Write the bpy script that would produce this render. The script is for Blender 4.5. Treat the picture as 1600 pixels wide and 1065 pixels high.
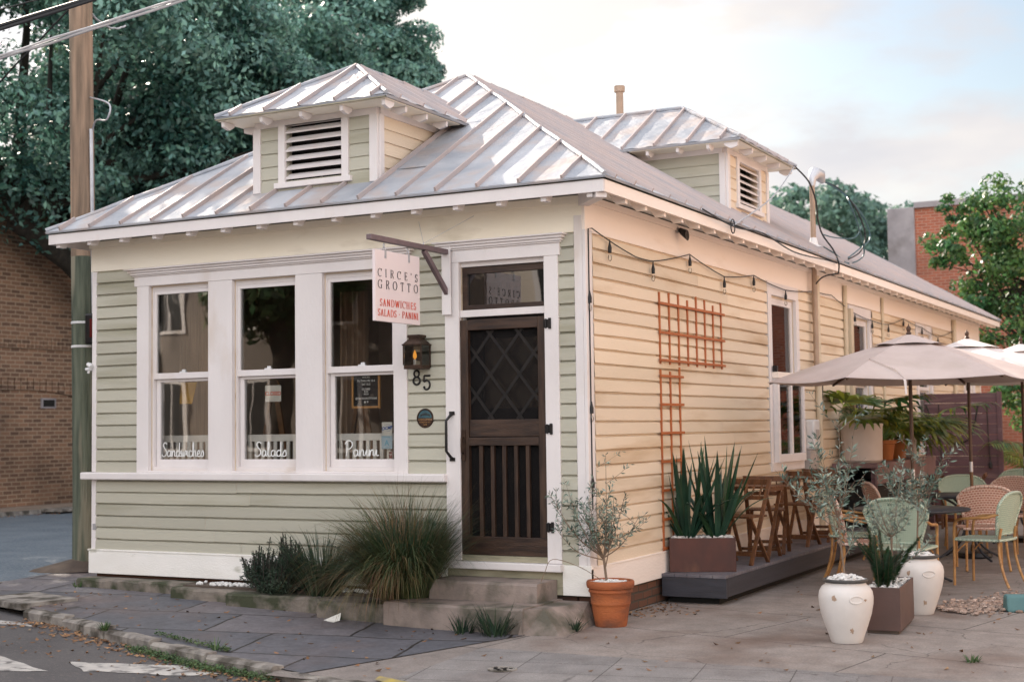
import bpy, math, random
import numpy as np
from mathutils import Vector, Matrix
R = math.radians
for o in list(bpy.data.objects): bpy.data.objects.remove(o)
scn = bpy.context.scene
col = scn.collection

# ------------------------------------------------------------------ camera
cam_d = bpy.data.cameras.new('camera'); cam = bpy.data.objects.new('camera', cam_d); col.objects.link(cam)
YAW, PIT, ROL = 0.4847, 0.0603, -0.0132
fw = Vector((-math.sin(YAW)*math.cos(PIT), math.cos(YAW)*math.cos(PIT), math.sin(PIT)))
rt = Vector((math.cos(YAW), math.sin(YAW), 0)); up = rt.cross(fw)
r2 = rt*math.cos(ROL)+up*math.sin(ROL); u2 = -rt*math.sin(ROL)+up*math.cos(ROL)
CAM = Vector((4.8822, -10.561, 1.6846))
m = Matrix((r2, u2, -fw)).transposed().to_4x4(); m.translation = CAM
cam.matrix_world = m
cam_d.sensor_width = 36; cam_d.lens = 2209/1600*36
cam_d.clip_start = .1; cam_d.clip_end = 3000
cam_d.dof.use_dof = True; cam_d.dof.focus_distance = 11.9; cam_d.dof.aperture_fstop = 2.2
scn.camera = cam

# ------------------------------------------------------------------ sky, sun, exposure
SUN = Vector((-1.316, 0.98, 1.0)).normalized()          # direction towards the sun
elev = math.asin(SUN.z)
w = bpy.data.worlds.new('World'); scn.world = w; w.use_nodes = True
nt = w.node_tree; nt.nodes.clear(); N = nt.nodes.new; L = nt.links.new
sky = N('ShaderNodeTexSky'); sky.sky_type = 'NISHITA'; sky.sun_disc = False
sky.sun_elevation = elev; sky.sun_rotation = math.atan2(SUN.x, SUN.y)
sky.air_density = 1.2; sky.dust_density = 2.0
tc = N('ShaderNodeTexCoord'); mp = N('ShaderNodeMapping'); mp.inputs['Scale'].default_value = (1, 1, 2.6); mp.inputs['Location'].default_value = (.35, .1, .2)
nz = N('ShaderNodeTexNoise'); nz.inputs['Scale'].default_value = 3.1; nz.inputs['Detail'].default_value = 8; nz.inputs['Roughness'].default_value = .55
cr = N('ShaderNodeValToRGB'); cr.color_ramp.elements[0].position = .425; cr.color_ramp.elements[1].position = .53
cr.color_ramp.elements[0].color = (.10, .10, .10, 1)
nz2 = N('ShaderNodeTexNoise'); nz2.inputs['Scale'].default_value = 3.3; nz2.inputs['Detail'].default_value = 5
cc = N('ShaderNodeValToRGB'); cc.color_ramp.elements[0].position = .42; cc.color_ramp.elements[1].position = .56
cc.color_ramp.elements[0].color = (.80, .775, .77, 1); cc.color_ramp.elements[1].color = (1.0, .93, .85, 1)
mul = N('ShaderNodeMixRGB'); mul.blend_type = 'MULTIPLY'; mul.inputs[0].default_value = 1; mul.inputs[2].default_value = (5.6, 5.7, 5.95, 1)
mix = N('ShaderNodeMixRGB'); bg = N('ShaderNodeBackground'); bg.inputs[1].default_value = .11
out = N('ShaderNodeOutputWorld')
# sky gain raised behind the camera, added to light the shaded front
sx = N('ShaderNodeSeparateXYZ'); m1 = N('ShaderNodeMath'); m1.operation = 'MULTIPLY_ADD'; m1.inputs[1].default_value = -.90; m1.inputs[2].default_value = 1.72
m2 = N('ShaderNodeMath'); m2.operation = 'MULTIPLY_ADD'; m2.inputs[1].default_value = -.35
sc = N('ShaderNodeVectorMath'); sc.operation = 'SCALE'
L(tc.outputs['Generated'], mp.inputs[0]); L(mp.outputs[0], nz.inputs[0]); L(mp.outputs[0], nz2.inputs[0])
L(nz.outputs[0], cr.inputs[0]); L(nz2.outputs[0], cc.inputs[0]); L(cc.outputs[0], mul.inputs[1])
tn = N('ShaderNodeMixRGB'); tn.blend_type = 'MULTIPLY'; tn.inputs[0].default_value = 1; tn.inputs[2].default_value = (.80, .82, .82, 1); L(sky.outputs[0], tn.inputs[1])
L(cr.outputs[0], mix.inputs[0]); L(tn.outputs[0], mix.inputs[1]); L(mul.outputs[0], mix.inputs[2])
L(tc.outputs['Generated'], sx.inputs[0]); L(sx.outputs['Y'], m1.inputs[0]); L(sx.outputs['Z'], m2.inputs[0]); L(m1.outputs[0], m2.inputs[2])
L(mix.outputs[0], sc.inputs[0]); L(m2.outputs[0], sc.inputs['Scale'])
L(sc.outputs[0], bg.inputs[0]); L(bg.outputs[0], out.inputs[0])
sd = bpy.data.lights.new('sun', 'SUN'); sd.energy = 4.0; sd.angle = R(.6); sd.color = (1, .88, .74)
so = bpy.data.objects.new('sun', sd); col.objects.link(so); so.rotation_euler = (-SUN).to_track_quat('-Z', 'Y').to_euler()
scn.view_settings.view_transform = 'Standard'; scn.view_settings.look = 'None'
scn.view_settings.exposure = 1.06; scn.view_settings.gamma = 1
scn.render.engine = 'CYCLES'
scn.cycles.max_bounces = 7; scn.cycles.transparent_max_bounces = 16; scn.cycles.sample_clamp_indirect = 4

# ------------------------------------------------------------------ materials
MATS = {}
def newmat(name):
    m = bpy.data.materials.new(name); m.use_nodes = True; m.node_tree.nodes.clear(); MATS[name] = m
    return m, m.node_tree.nodes.new, m.node_tree.links.new
def rgb(c): return (c[0], c[1], c[2], 1)
def pm(name, c1, c2=None, scale=4, rough=.7, bump=0, bscale=None, metallic=0, stretch=(1, 1, 1), lo=.35, hi=.65,
       island=0, c3=None, s3=1.3, lo3=.55, hi3=.7, spec=.4, detail=6, bdist=.01, coat=0):
    """noise-mixed paint: c1..c2 by one noise, spots of c3 by a second, bump by a third"""
    m, N, L = newmat(name)
    out = N('ShaderNodeOutputMaterial'); b = N('ShaderNodeBsdfPrincipled'); L(b.outputs[0], out.inputs[0])
    b.inputs['Roughness'].default_value = rough; b.inputs['Metallic'].default_value = metallic
    b.inputs['Specular IOR Level'].default_value = spec
    if coat: b.inputs['Coat Weight'].default_value = coat
    tc = N('ShaderNodeTexCoord'); mp = N('ShaderNodeMapping'); mp.inputs['Scale'].default_value = stretch; L(tc.outputs['Object'], mp.inputs[0])
    c2 = c2 or tuple(x*.82 for x in c1)
    nz = N('ShaderNodeTexNoise'); nz.inputs['Scale'].default_value = scale; nz.inputs['Detail'].default_value = detail; L(mp.outputs[0], nz.inputs[0])
    rp = N('ShaderNodeMapRange'); rp.inputs[1].default_value = lo; rp.inputs[2].default_value = hi; L(nz.outputs[0], rp.inputs[0])
    mx = N('ShaderNodeMixRGB'); mx.inputs[1].default_value = rgb(c1); mx.inputs[2].default_value = rgb(c2); L(rp.outputs[0], mx.inputs[0])
    last = mx
    if c3:
        n3 = N('ShaderNodeTexNoise'); n3.inputs['Scale'].default_value = s3; n3.inputs['Detail'].default_value = 8; L(mp.outputs[0], n3.inputs[0])
        r3 = N('ShaderNodeMapRange'); r3.inputs[1].default_value = lo3; r3.inputs[2].default_value = hi3; L(n3.outputs[0], r3.inputs[0])
        x3 = N('ShaderNodeMixRGB'); x3.inputs[2].default_value = rgb(c3); L(r3.outputs[0], x3.inputs[0]); L(last.outputs[0], x3.inputs[1]); last = x3
    if island:
        g = N('ShaderNodeNewGeometry'); hs = N('ShaderNodeHueSaturation'); mr = N('ShaderNodeMapRange')
        mr.inputs[3].default_value = 1-island; mr.inputs[4].default_value = 1+island
        L(g.outputs['Random Per Island'], mr.inputs[0]); L(mr.outputs[0], hs.inputs['Value']); L(last.outputs[0], hs.inputs['Color']); last = hs
    L(last.outputs[0], b.inputs['Base Color'])
    if bump:
        nb = N('ShaderNodeTexNoise'); nb.inputs['Scale'].default_value = bscale or scale*6; nb.inputs['Detail'].default_value = 6; L(mp.outputs[0], nb.inputs[0])
        bp = N('ShaderNodeBump'); bp.inputs['Strength'].default_value = bump; bp.inputs['Distance'].default_value = bdist; L(nb.outputs[0], bp.inputs['Height']); L(bp.outputs[0], b.inputs['Normal'])
    return m
def leafmat(name, c1, c2, trans=.35, rough=.45, isl=.35, scale=.8, spec=.4):
    m, N, L = newmat(name)
    out = N('ShaderNodeOutputMaterial'); b = N('ShaderNodeBsdfPrincipled'); b.inputs['Roughness'].default_value = rough; b.inputs['Specular IOR Level'].default_value = spec
    t = N('ShaderNodeBsdfTranslucent'); ms = N('ShaderNodeMixShader'); ms.inputs[0].default_value = trans
    tc = N('ShaderNodeTexCoord'); nz = N('ShaderNodeTexNoise'); nz.inputs['Scale'].default_value = scale; L(tc.outputs['Object'], nz.inputs[0])
    rp = N('ShaderNodeMapRange'); rp.inputs[1].default_value = .35; rp.inputs[2].default_value = .65; L(nz.outputs[0], rp.inputs[0])
    g = N('ShaderNodeNewGeometry'); ad = N('ShaderNodeMath'); ad.operation = 'MULTIPLY_ADD'; ad.inputs[1].default_value = .6; ad.inputs[2].default_value = -.3
    ad2 = N('ShaderNodeMath'); ad2.operation = 'ADD'; ad2.use_clamp = True
    L(g.outputs['Random Per Island'], ad.inputs[0]); L(ad.outputs[0], ad2.inputs[0]); L(rp.outputs[0], ad2.inputs[1])
    mx = N('ShaderNodeMixRGB'); mx.inputs[1].default_value = rgb(c1); mx.inputs[2].default_value = rgb(c2); L(ad2.outputs[0], mx.inputs[0])
    hs = N('ShaderNodeHueSaturation'); mr = N('ShaderNodeMapRange'); mr.inputs[3].default_value = 1-isl; mr.inputs[4].default_value = 1+isl
    ml = N('ShaderNodeMath'); ml.operation = 'MULTIPLY'; ml.inputs[1].default_value = 7.31; fr = N('ShaderNodeMath'); fr.operation = 'FRACT'
    L(g.outputs['Random Per Island'], ml.inputs[0]); L(ml.outputs[0], fr.inputs[0]); L(fr.outputs[0], mr.inputs[0])
    L(mr.outputs[0], hs.inputs['Value']); L(mx.outputs[0], hs.inputs['Color'])
    m9 = N('ShaderNodeMath'); m9.operation = 'MULTIPLY'; m9.inputs[1].default_value = 13.7; f9 = N('ShaderNodeMath'); f9.operation = 'FRACT'; r9 = N('ShaderNodeMapRange'); r9.inputs[3].default_value = .445; r9.inputs[4].default_value = .515; L(g.outputs['Random Per Island'], m9.inputs[0]); L(m9.outputs[0], f9.inputs[0]); L(f9.outputs[0], r9.inputs[0]); L(r9.outputs[0], hs.inputs['Hue'])
    L(hs.outputs[0], b.inputs['Base Color']); L(hs.outputs[0], t.inputs[0]); L(b.outputs[0], ms.inputs[1]); L(t.outputs[0], ms.inputs[2]); L(ms.outputs[0], out.inputs[0])
    return m
def brickmat(name, c1, c2, mortar, axis='x', bw=.22, rh=.075, ms=.012, dirt=(.05, .04, .035), dl=.5, dh=.75, rough=.85, bump=.5):
    m, N, L = newmat(name)
    out = N('ShaderNodeOutputMaterial'); b = N('ShaderNodeBsdfPrincipled'); b.inputs['Roughness'].default_value = rough; L(b.outputs[0], out.inputs[0])
    tc = N('ShaderNodeTexCoord'); s = N('ShaderNodeSeparateXYZ'); c = N('ShaderNodeCombineXYZ'); L(tc.outputs['Object'], s.inputs[0])
    L(s.outputs['X' if axis == 'x' else 'Y'], c.inputs[0]); L(s.outputs['Z'], c.inputs[1])
    br = N('ShaderNodeTexBrick'); br.inputs['Scale'].default_value = 1; br.inputs['Brick Width'].default_value = bw; br.inputs['Row Height'].default_value = rh
    br.inputs['Mortar Size'].default_value = ms; br.inputs['Mortar Smooth'].default_value = .3; br.inputs['Bias'].default_value = -.1
    br.inputs['Color1'].default_value = rgb(c1); br.inputs['Color2'].default_value = rgb(c2); br.inputs['Mortar'].default_value = rgb(mortar)
    nd = N('ShaderNodeTexNoise'); nd.inputs['Scale'].default_value = 3; va = N('ShaderNodeVectorMath'); va.operation = 'MULTIPLY_ADD'; va.inputs[1].default_value = (.02, .02, 0)
    L(tc.outputs['Object'], nd.inputs[0]); L(nd.outputs['Color'], va.inputs[0]); L(c.outputs[0], va.inputs[2]); L(va.outputs[0], br.inputs[0])
    nz = N('ShaderNodeTexNoise'); nz.inputs['Scale'].default_value = .55; nz.inputs['Detail'].default_value = 8; L(tc.outputs['Object'], nz.inputs[0])
    rp = N('ShaderNodeMapRange'); rp.inputs[1].default_value = dl; rp.inputs[2].default_value = dh; rp.inputs[4].default_value = .75; L(nz.outputs[0], rp.inputs[0])
    mx = N('ShaderNodeMixRGB'); mx.inputs[2].default_value = rgb(dirt); L(rp.outputs[0], mx.inputs[0]); L(br.outputs[0], mx.inputs[1])
    L(mx.outputs[0], b.inputs['Base Color'])
    bp = N('ShaderNodeBump'); bp.inputs['Strength'].default_value = bump; bp.inputs['Distance'].default_value = .01; bp.invert = True; L(br.outputs['Fac'], bp.inputs['Height']); L(bp.outputs[0], b.inputs['Normal'])
    return m
def pavemat(name, c1, c2, joint, bw, rh, ms, rot=0, distort=.06, noisec=(.3, .3, .3), rough=.75, nsc=40, bump=.35, squash=1, loc=(0, 0, 0), spot=None, spots=(1.2, .5, .72), offs=.5):
    """paving: big slabs with joints, grain and stains (object coordinates = metres)"""
    m, N, L = newmat(name)
    out = N('ShaderNodeOutputMaterial'); b = N('ShaderNodeBsdfPrincipled'); b.inputs['Roughness'].default_value = rough; L(b.outputs[0], out.inputs[0])
    tc = N('ShaderNodeTexCoord'); mp = N('ShaderNodeMapping'); mp.inputs['Rotation'].default_value = (0, 0, R(rot)); mp.inputs['Location'].default_value = loc
    L(tc.outputs['Object'], mp.inputs[0])
    nd = N('ShaderNodeTexNoise'); nd.inputs['Scale'].default_value = 1.1; nd.inputs['Detail'].default_value = 5; L(tc.outputs['Object'], nd.inputs[0])
    va = N('ShaderNodeVectorMath'); va.operation = 'MULTIPLY_ADD'; va.inputs[1].default_value = (distort, distort, 0); L(nd.outputs['Color'], va.inputs[0]); L(mp.outputs[0], va.inputs[2])
    br = N('ShaderNodeTexBrick'); br.inputs['Scale'].default_value = 1; br.inputs['Brick Width'].default_value = bw; br.inputs['Row Height'].default_value = rh
    br.inputs['Mortar Size'].default_value = ms; br.inputs['Mortar Smooth'].default_value = .2; br.offset = offs; br.squash = squash
    br.inputs['Color1'].default_value = rgb(c1); br.inputs['Color2'].default_value = rgb(c2); br.inputs['Mortar'].default_value = rgb(joint); L(va.outputs[0], br.inputs[0])
    n2 = N('ShaderNodeTexNoise'); n2.inputs['Scale'].default_value = nsc; n2.inputs['Detail'].default_value = 4; n2.inputs['Roughness'].default_value = .7; L(tc.outputs['Object'], n2.inputs[0])
    ov = N('ShaderNodeMixRGB'); ov.blend_type = 'OVERLAY'; ov.inputs[0].default_value = .55; L(br.outputs[0], ov.inputs[1]); L(n2.outputs[0], ov.inputs[2])
    n3 = N('ShaderNodeTexNoise'); n3.inputs['Scale'].default_value = spots[0]; n3.inputs['Detail'].default_value = 9; L(tc.outputs['Object'], n3.inputs[0])
    r3 = N('ShaderNodeMapRange'); r3.inputs[1].default_value = spots[1]; r3.inputs[2].default_value = spots[2]; r3.inputs[4].default_value = .7; L(n3.outputs[0], r3.inputs[0])
    x3 = N('ShaderNodeMixRGB'); x3.inputs[2].default_value = rgb(spot or joint); L(r3.outputs[0], x3.inputs[0]); L(ov.outputs[0], x3.inputs[1])
    vo = N('ShaderNodeTexVoronoi'); vo.feature = 'DISTANCE_TO_EDGE'; vo.inputs['Scale'].default_value = .55; va2 = N('ShaderNodeVectorMath'); va2.operation = 'MULTIPLY_ADD'; va2.inputs[1].default_value = (.5, .5, 0); n4 = N('ShaderNodeTexNoise'); n4.inputs['Scale'].default_value = 2.2; n4.inputs['Detail'].default_value = 9
    L(tc.outputs['Object'], n4.inputs[0]); L(n4.outputs['Color'], va2.inputs[0]); L(tc.outputs['Object'], va2.inputs[2]); L(va2.outputs[0], vo.inputs['Vector'])
    ck = N('ShaderNodeMapRange'); ck.inputs[1].default_value = .004; ck.inputs[2].default_value = .0; ck.inputs[3].default_value = 0; ck.inputs[4].default_value = .75; L(vo.outputs[0], ck.inputs[0])
    km = N('ShaderNodeMath'); km.operation = 'MULTIPLY'; kr = N('ShaderNodeMapRange'); kr.inputs[1].default_value = .47; kr.inputs[2].default_value = .53; L(nd.outputs[0], kr.inputs[0]); L(kr.outputs[0], km.inputs[0]); L(ck.outputs[0], km.inputs[1])
    n5 = N('ShaderNodeTexNoise'); n5.inputs['Scale'].default_value = 5; n5.inputs['Detail'].default_value = 8; n5.inputs['Roughness'].default_value = .65; L(tc.outputs['Object'], n5.inputs[0]); o5 = N('ShaderNodeMixRGB'); o5.blend_type = 'OVERLAY'; o5.inputs[0].default_value = .5; L(x3.outputs[0], o5.inputs[1]); L(n5.outputs[0], o5.inputs[2])
    x4 = N('ShaderNodeMixRGB'); x4.inputs[2].default_value = rgb(joint); L(km.outputs[0], x4.inputs[0]); L(o5.outputs[0], x4.inputs[1])
    L(x4.outputs[0], b.inputs['Base Color'])
    sb = N('ShaderNodeMath'); sb.operation = 'MULTIPLY_ADD'; sb.inputs[1].default_value = -1.5; L(br.outputs['Fac'], sb.inputs[0]); L(n2.outputs[0], sb.inputs[2])
    bp = N('ShaderNodeBump'); bp.inputs['Strength'].default_value = bump; bp.inputs['Distance'].default_value = .006; L(sb.outputs[0], bp.inputs['Height']); L(bp.outputs[0], b.inputs['Normal'])
    return m
def glassmat(name, tint=(.75, .8, .8), extra=.06, rough=.0):
    m, N, L = newmat(name)
    out = N('ShaderNodeOutputMaterial'); tr = N('ShaderNodeBsdfTransparent'); tr.inputs[0].default_value = rgb(tint)
    gl = N('ShaderNodeBsdfGlossy'); gl.inputs['Roughness'].default_value = rough; fr = N('ShaderNodeFresnel'); fr.inputs[0].default_value = 1.5
    ad = N('ShaderNodeMath'); ad.operation = 'ADD'; ad.inputs[1].default_value = extra; L(fr.outputs[0], ad.inputs[0])
    tc = N('ShaderNodeTexCoord'); nz = N('ShaderNodeTexNoise'); nz.inputs['Scale'].default_value = 2.2; nz.inputs['Detail'].default_value = 1; L(tc.outputs['Object'], nz.inputs[0])
    bp = N('ShaderNodeBump'); bp.inputs['Strength'].default_value = .05; bp.inputs['Distance'].default_value = .02; L(nz.outputs[0], bp.inputs['Height']); L(bp.outputs[0], gl.inputs['Normal'])
    ms = N('ShaderNodeMixShader'); L(ad.outputs[0], ms.inputs[0]); L(tr.outputs[0], ms.inputs[1]); L(gl.outputs[0], ms.inputs[2]); L(ms.outputs[0], out.inputs[0])
    return m
def weavemat(name, c1, c2, su=38, sv=60, mode='weave'):
    """woven cane: bands in local X and Z"""
    m, N, L = newmat(name)
    out = N('ShaderNodeOutputMaterial'); b = N('ShaderNodeBsdfPrincipled'); b.inputs['Roughness'].default_value = .5; L(b.outputs[0], out.inputs[0])
    tc = N('ShaderNodeTexCoord'); s = N('ShaderNodeSeparateXYZ'); L(tc.outputs['Object'], s.inputs[0])
    ax = N('ShaderNodeMath'); ax.operation = 'ABSOLUTE'; L(s.outputs['X'], ax.inputs[0])
    c = N('ShaderNodeCombineXYZ')
    if mode == 'chevron':
        a1 = N('ShaderNodeMath'); a1.operation = 'ADD'; L(ax.outputs[0], a1.inputs[0]); L(s.outputs['Z'], a1.inputs[1])
        a2 = N('ShaderNodeMath'); a2.operation = 'SUBTRACT'; L(ax.outputs[0], a2.inputs[0]); L(s.outputs['Z'], a2.inputs[1]); L(a1.outputs[0], c.inputs[1]); L(a2.outputs[0], c.inputs[0])
    else:
        yz = N('ShaderNodeMath'); yz.operation = 'ADD'; L(s.outputs['Z'], yz.inputs[0]); L(s.outputs['Y'], yz.inputs[1])
        L(s.outputs['X'], c.inputs[0]); L(yz.outputs[0], c.inputs[1])
    br = N('ShaderNodeTexBrick'); br.inputs['Scale'].default_value = 1; br.inputs['Brick Width'].default_value = 1/su; br.inputs['Row Height'].default_value = 1/sv
    br.inputs['Mortar Size'].default_value = .0034; br.inputs['Color1'].default_value = rgb(c1); br.inputs['Color2'].default_value = rgb(tuple(x*.8 for x in c1)); br.inputs['Mortar'].default_value = rgb(c2)
    L(c.outputs[0], br.inputs[0]); L(br.outputs[0], b.inputs['Base Color'])
    bp = N('ShaderNodeBump'); bp.inputs['Strength'].default_value = .6; bp.inputs['Distance'].default_value = .004; bp.invert = True; L(br.outputs['Fac'], bp.inputs['Height']); L(bp.outputs[0], b.inputs['Normal'])
    return m
def emit(name, c, s):
    m, N, L = newmat(name); out = N('ShaderNodeOutputMaterial'); e = N('ShaderNodeEmission'); e.inputs[0].default_value = rgb(c); e.inputs[1].default_value = s; L(e.outputs[0], out.inputs[0]); return m

pm('trim', (.76, .71, .70), (.71, .66, .65), 3, .5, .25, 40, c3=(.62, .53, .46), s3=2.2, lo3=.60, hi3=.78, stretch=(1, 1, .4))
pm('frieze', (.90, .82, .68), (.90, .84, .73), 1.2, .55, .3, 30, c3=(.58, .50, .38), s3=2.5, lo3=.6, hi3=.8, stretch=(.5, 1, 1.6))
pm('frieze_side', (.90, .80, .73), (.88, .77, .69), 1.2, .55, .3, 30, c3=(.76, .64, .54), s3=2.5, lo3=.62, hi3=.8, stretch=(1, .4, 1.6))
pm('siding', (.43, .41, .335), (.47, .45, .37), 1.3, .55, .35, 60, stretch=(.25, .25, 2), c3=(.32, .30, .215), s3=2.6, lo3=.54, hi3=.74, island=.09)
pm('siding_side', (.68, .56, .42), (.74, .61, .47), 1.3, .55, .35, 60, stretch=(.25, .25, 2), c3=(.52, .37, .23), s3=2.4, lo3=.54, hi3=.74, island=.09)  # warm bounce light on the side wall is partly put into this colour
pm('skirt', (.86, .83, .79), (.80, .77, .72), 2, .6, .3, 40, c3=(.34, .33, .24), s3=3, lo3=.62, hi3=.76, stretch=(1, 1, 2))
pm('roof_metal', (.46, .47, .50), (.33, .35, .39), 2.2, .60, .5, 4.5, metallic=.12, c3=(.44, .385, .37), s3=2.6, lo3=.49, hi3=.66, bdist=.05, island=.10, spec=.12)
pm('roof_seam', (.52, .42, .39), (.44, .39, .39), 3, .5, .3, 20, metallic=.2)
pm('dark_wood', (.050, .026, .016), (.022, .012, .009), 5, .45, .4, 30, stretch=(6, 6, .8), c3=(.09, .05, .032), s3=2.4, lo3=.5, hi3=.75)
pm('dark_wood_h', (.050, .026, .016), (.022, .012, .009), 5, .45, .4, 30, stretch=(.8, 6, 6), c3=(.08, .045, .03), s3=2.4, lo3=.5, hi3=.75)
pm('black_iron', (.012, .012, .014), (.02, .018, .018), 20, .35, .1, metallic=.3)
pm('bronze', (.040, .024, .018), (.075, .045, .032), 18, .4, .3, metallic=.6)
pm('mauve_metal', (.20, .14, .15), (.15, .11, .12), 8, .45, .1, metallic=.2)
pm('sign_white', (.80, .70, .70), (.77, .67, .68), 2, .4)
pm('letter_black', (.015, .015, .02), None, 5, .5); pm('letter_red', (.70, .085, .035), None, 5, .5)
pm('letter_white', (.80, .80, .78), None, 5, .5); pm('paper', (.78, .76, .70), None, 3, .7); pm('paper_blue', (.36, .50, .60), (.42, .55, .62), 3, .7)
pm('ink_blue', (.02, .10, .42), None, 5, .5); pm('ink_cyan', (.10, .42, .60), None, 5, .5); pm('maroon', (.20, .03, .035), None, 5, .6)
pm('yellow_paper', (.75, .42, .06), (.62, .32, .04), 8, .7)
pm('oak_frame', (.52, .27, .09), (.42, .20, .06), 12, .5, stretch=(1, 1, .3)); pm('felt', (.02, .02, .022), None, 30, .9)
pm('interior', (.50, .36, .27), (.38, .27, .20), 2, .8); pm('interior_floor', (.20, .12, .07), None, 3, .6)
pm('curtain', (.55, .38, .26), (.38, .25, .17), 6, .9, stretch=(8, 8, .3)); pm('easel', (.30, .15, .07), (.2, .1, .05), 9, .6)
pm('sheer', (.72, .66, .67), (.60, .55, .56), 4, .9, stretch=(1, 8, .3)); pm('bench_white', (.86, .84, .80), None, 5, .5)
pm('terracotta', (.40, .118, .038), (.30, .082, .030), 3, .75, .5, 40, c3=(.13, .055, .032), s3=4.0, lo3=.47, hi3=.70, stretch=(1, 1, 2.2))
pm('pebble', (.78, .76, .73), (.62, .60, .58), 8, .6, island=.14); pm('gravel', (.40, .28, .22), (.26, .2, .17), 14, .8, island=.4, c3=(.52, .42, .36), s3=9)
pm('ceramic', (.68, .64, .61), (.60, .56, .53), 3, .42, .2, 12, c3=(.64, .53, .43), s3=1.7, lo3=.62, hi3=.8); pm('ceramic_rim', (.045, .042, .042), (.07, .065, .06), 9, .5)
pm('chip', (.30, .20, .14), (.42, .3, .22), 30, .9); pm('corten', (.095, .030, .020), (.06, .022, .017), 5, .5, .15, 30, c3=(.18, .075, .04), s3=3, stretch=(1, 1, .5))
pm('brown_box', (.11, .062, .052), (.09, .052, .043), 4, .5, .1)
pm('deck_wood', (.17, .16, .18), (.115, .105, .12), 3, .6, .4, 30, stretch=(1, 6, 1), c3=(.24, .22, .23), s3=4, island=.12)
pm('deck_side', (.048, .048, .060), (.036, .036, .044), 4, .6, .3, stretch=(1, .2, 5))
pm('stool_wood', (.17, .068, .026), (.085, .034, .015), 10, .45, .1, island=.15, stretch=(3, 3, .6))
pm('trellis_wood', (.42, .125, .035), (.34, .09, .026), 8, .55, .2, stretch=(2, 2, .5))
pm('bamboo', (.50, .27, .10), (.36, .17, .06), 14, .38, c3=(.22, .1, .04), s3=20, lo3=.6, hi3=.7); pm('table_dark', (.026, .028, .034), (.04, .042, .05), 6, .4)
weavemat('weave_green', (.26, .38, .29), (.58, .62, .50), 34, 48, 'weave'); weavemat('weave_green_chevron', (.22, .36, .28), (.58, .62, .48), 30, 46, 'chevron')
weavemat('weave_pink', (.44, .20, .14), (.68, .50, .41), 30, 48); weavemat('weave_pink_check', (.70, .54, .45), (.38, .15, .10), 22, 22)
pm('canvas_shaded', (.56, .47, .44), (.50, .41, .385), 2.5, .8, .5, 7, bdist=.02, c3=(.46, .38, .34), s3=1.6); pm('canvas_light', (.72, .66, .63), (.66, .59, .58), 2.5, .8, .5, 7, bdist=.02)  # shade on the nearest parasol and sun on the others put into these colours
pm('umbrella_wood', (.055, .026, .016), (.09, .045, .025), 9, .45, stretch=(1, 1, .3)); pm('umbrella_pole', (.20, .10, .045), (.14, .07, .03), 9, .45, stretch=(1, 1, .3))
pm('concrete_step', (.30, .24, .21), (.19, .155, .135), 5, .8, .5, 60, c3=(.10, .09, .068), s3=3.5, lo3=.50, hi3=.64)
pm('moss_stone', (.25, .21, .175), (.15, .13, .11), 6, .85, .9, 35, c3=(.05, .055, .03), s3=4, lo3=.46, hi3=.60)
pm('kerb_stone', (.33, .30, .265), (.19, .17, .155), 9, .85, .9, 30, c3=(.075, .065, .052), s3=5, lo3=.47, hi3=.60)
pm('moss_wood', (.40, .36, .26), (.24, .22, .15), 6, .8, .4, stretch=(.5, 1, 3)); pm('yellow_paint', (.5, .38, .08), (.3, .25, .14), 9, .8)
pm('pole_wood', (.36, .245, .17), (.17, .12, .085), 5, .8, .9, 18, stretch=(3, 3, .22), c3=(.13, .11, .075), s3=1.6, lo3=.52, hi3=.66, bdist=.02)
pm('pole_green', (.15, .165, .12), (.055, .07, .05), 5, .8, .9, 18, stretch=(3, 3, .25), c3=(.24, .22, .16), s3=2.2, lo3=.52, hi3=.62, bdist=.02)
pm('galv', (.55, .55, .57), (.45, .45, .48), 5, .4, metallic=.6); pm('rubber', (.014, .014, .016), None, 5, .5); pm('white_plastic', (.75, .74, .74), None, 5, .4)
pm('cable_blue', (.03, .07, .09), (.05, .12, .14), 20, .4); pm('copper_pipe', (.42, .30, .22), None, 6, .5); pm('drain_paint', (.56, .46, .33), (.62, .52, .39), 4, .5)
pm('grey_box', (.42, .38, .36), None, 5, .5); pm('red_glass', (.10, .010, .010), None, 5, .2); pm('teal_paint', (.09, .19, .20), (.12, .24, .24), 4, .7, .3)
pm('purple_wood', (.125, .062, .070), (.09, .05, .058), 3, .6, .3, stretch=(.4, 1, 4), c3=(.17, .10, .10), s3=3); pm('counter_top', (.22, .13, .13), (.16, .10, .10), 3, .5)
pm('black_void', (.012, .011, .010), None, 3, .8); pm('barrel_white', (.66, .58, .53), (.60, .51, .46), 3, .6); pm('orange_pot', (.42, .13, .03), None, 4, .6)
pm('stucco_grey', (.36, .33, .34), (.24, .22, .23), 1.8, .85, .6, c3=(.2, .18, .18), s3=1); pm('stucco_pale', (.84, .62, .47), (.80, .57, .43), .6, .9, .3, 30); pm('pale_wall', (.70, .62, .54), (.64, .56, .48), .6, .9)
pm('grey_wall', (.30, .25, .22), (.22, .19, .17), .5, .9); pm('dirt', (.12, .09, .07), (.08, .06, .05), 5, .95, .5); pm('bark', (.045, .038, .03), (.025, .022, .018), 6, .9, .8, 20, stretch=(2, 2, .5), bdist=.03)
pm('bark_light', (.24, .17, .12), (.17, .12, .085), 8, .8, .3, 30); pm('dry_leaf', (.26, .13, .06), (.16, .09, .05), 6, .8, island=.5, c3=(.45, .28, .14), s3=10)
pm('road_paint', (.55, .52, .48), (.40, .38, .36), 7, .8, .4, 60, c3=(.16, .15, .145), s3=9, lo3=.52, hi3=.64)
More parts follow.
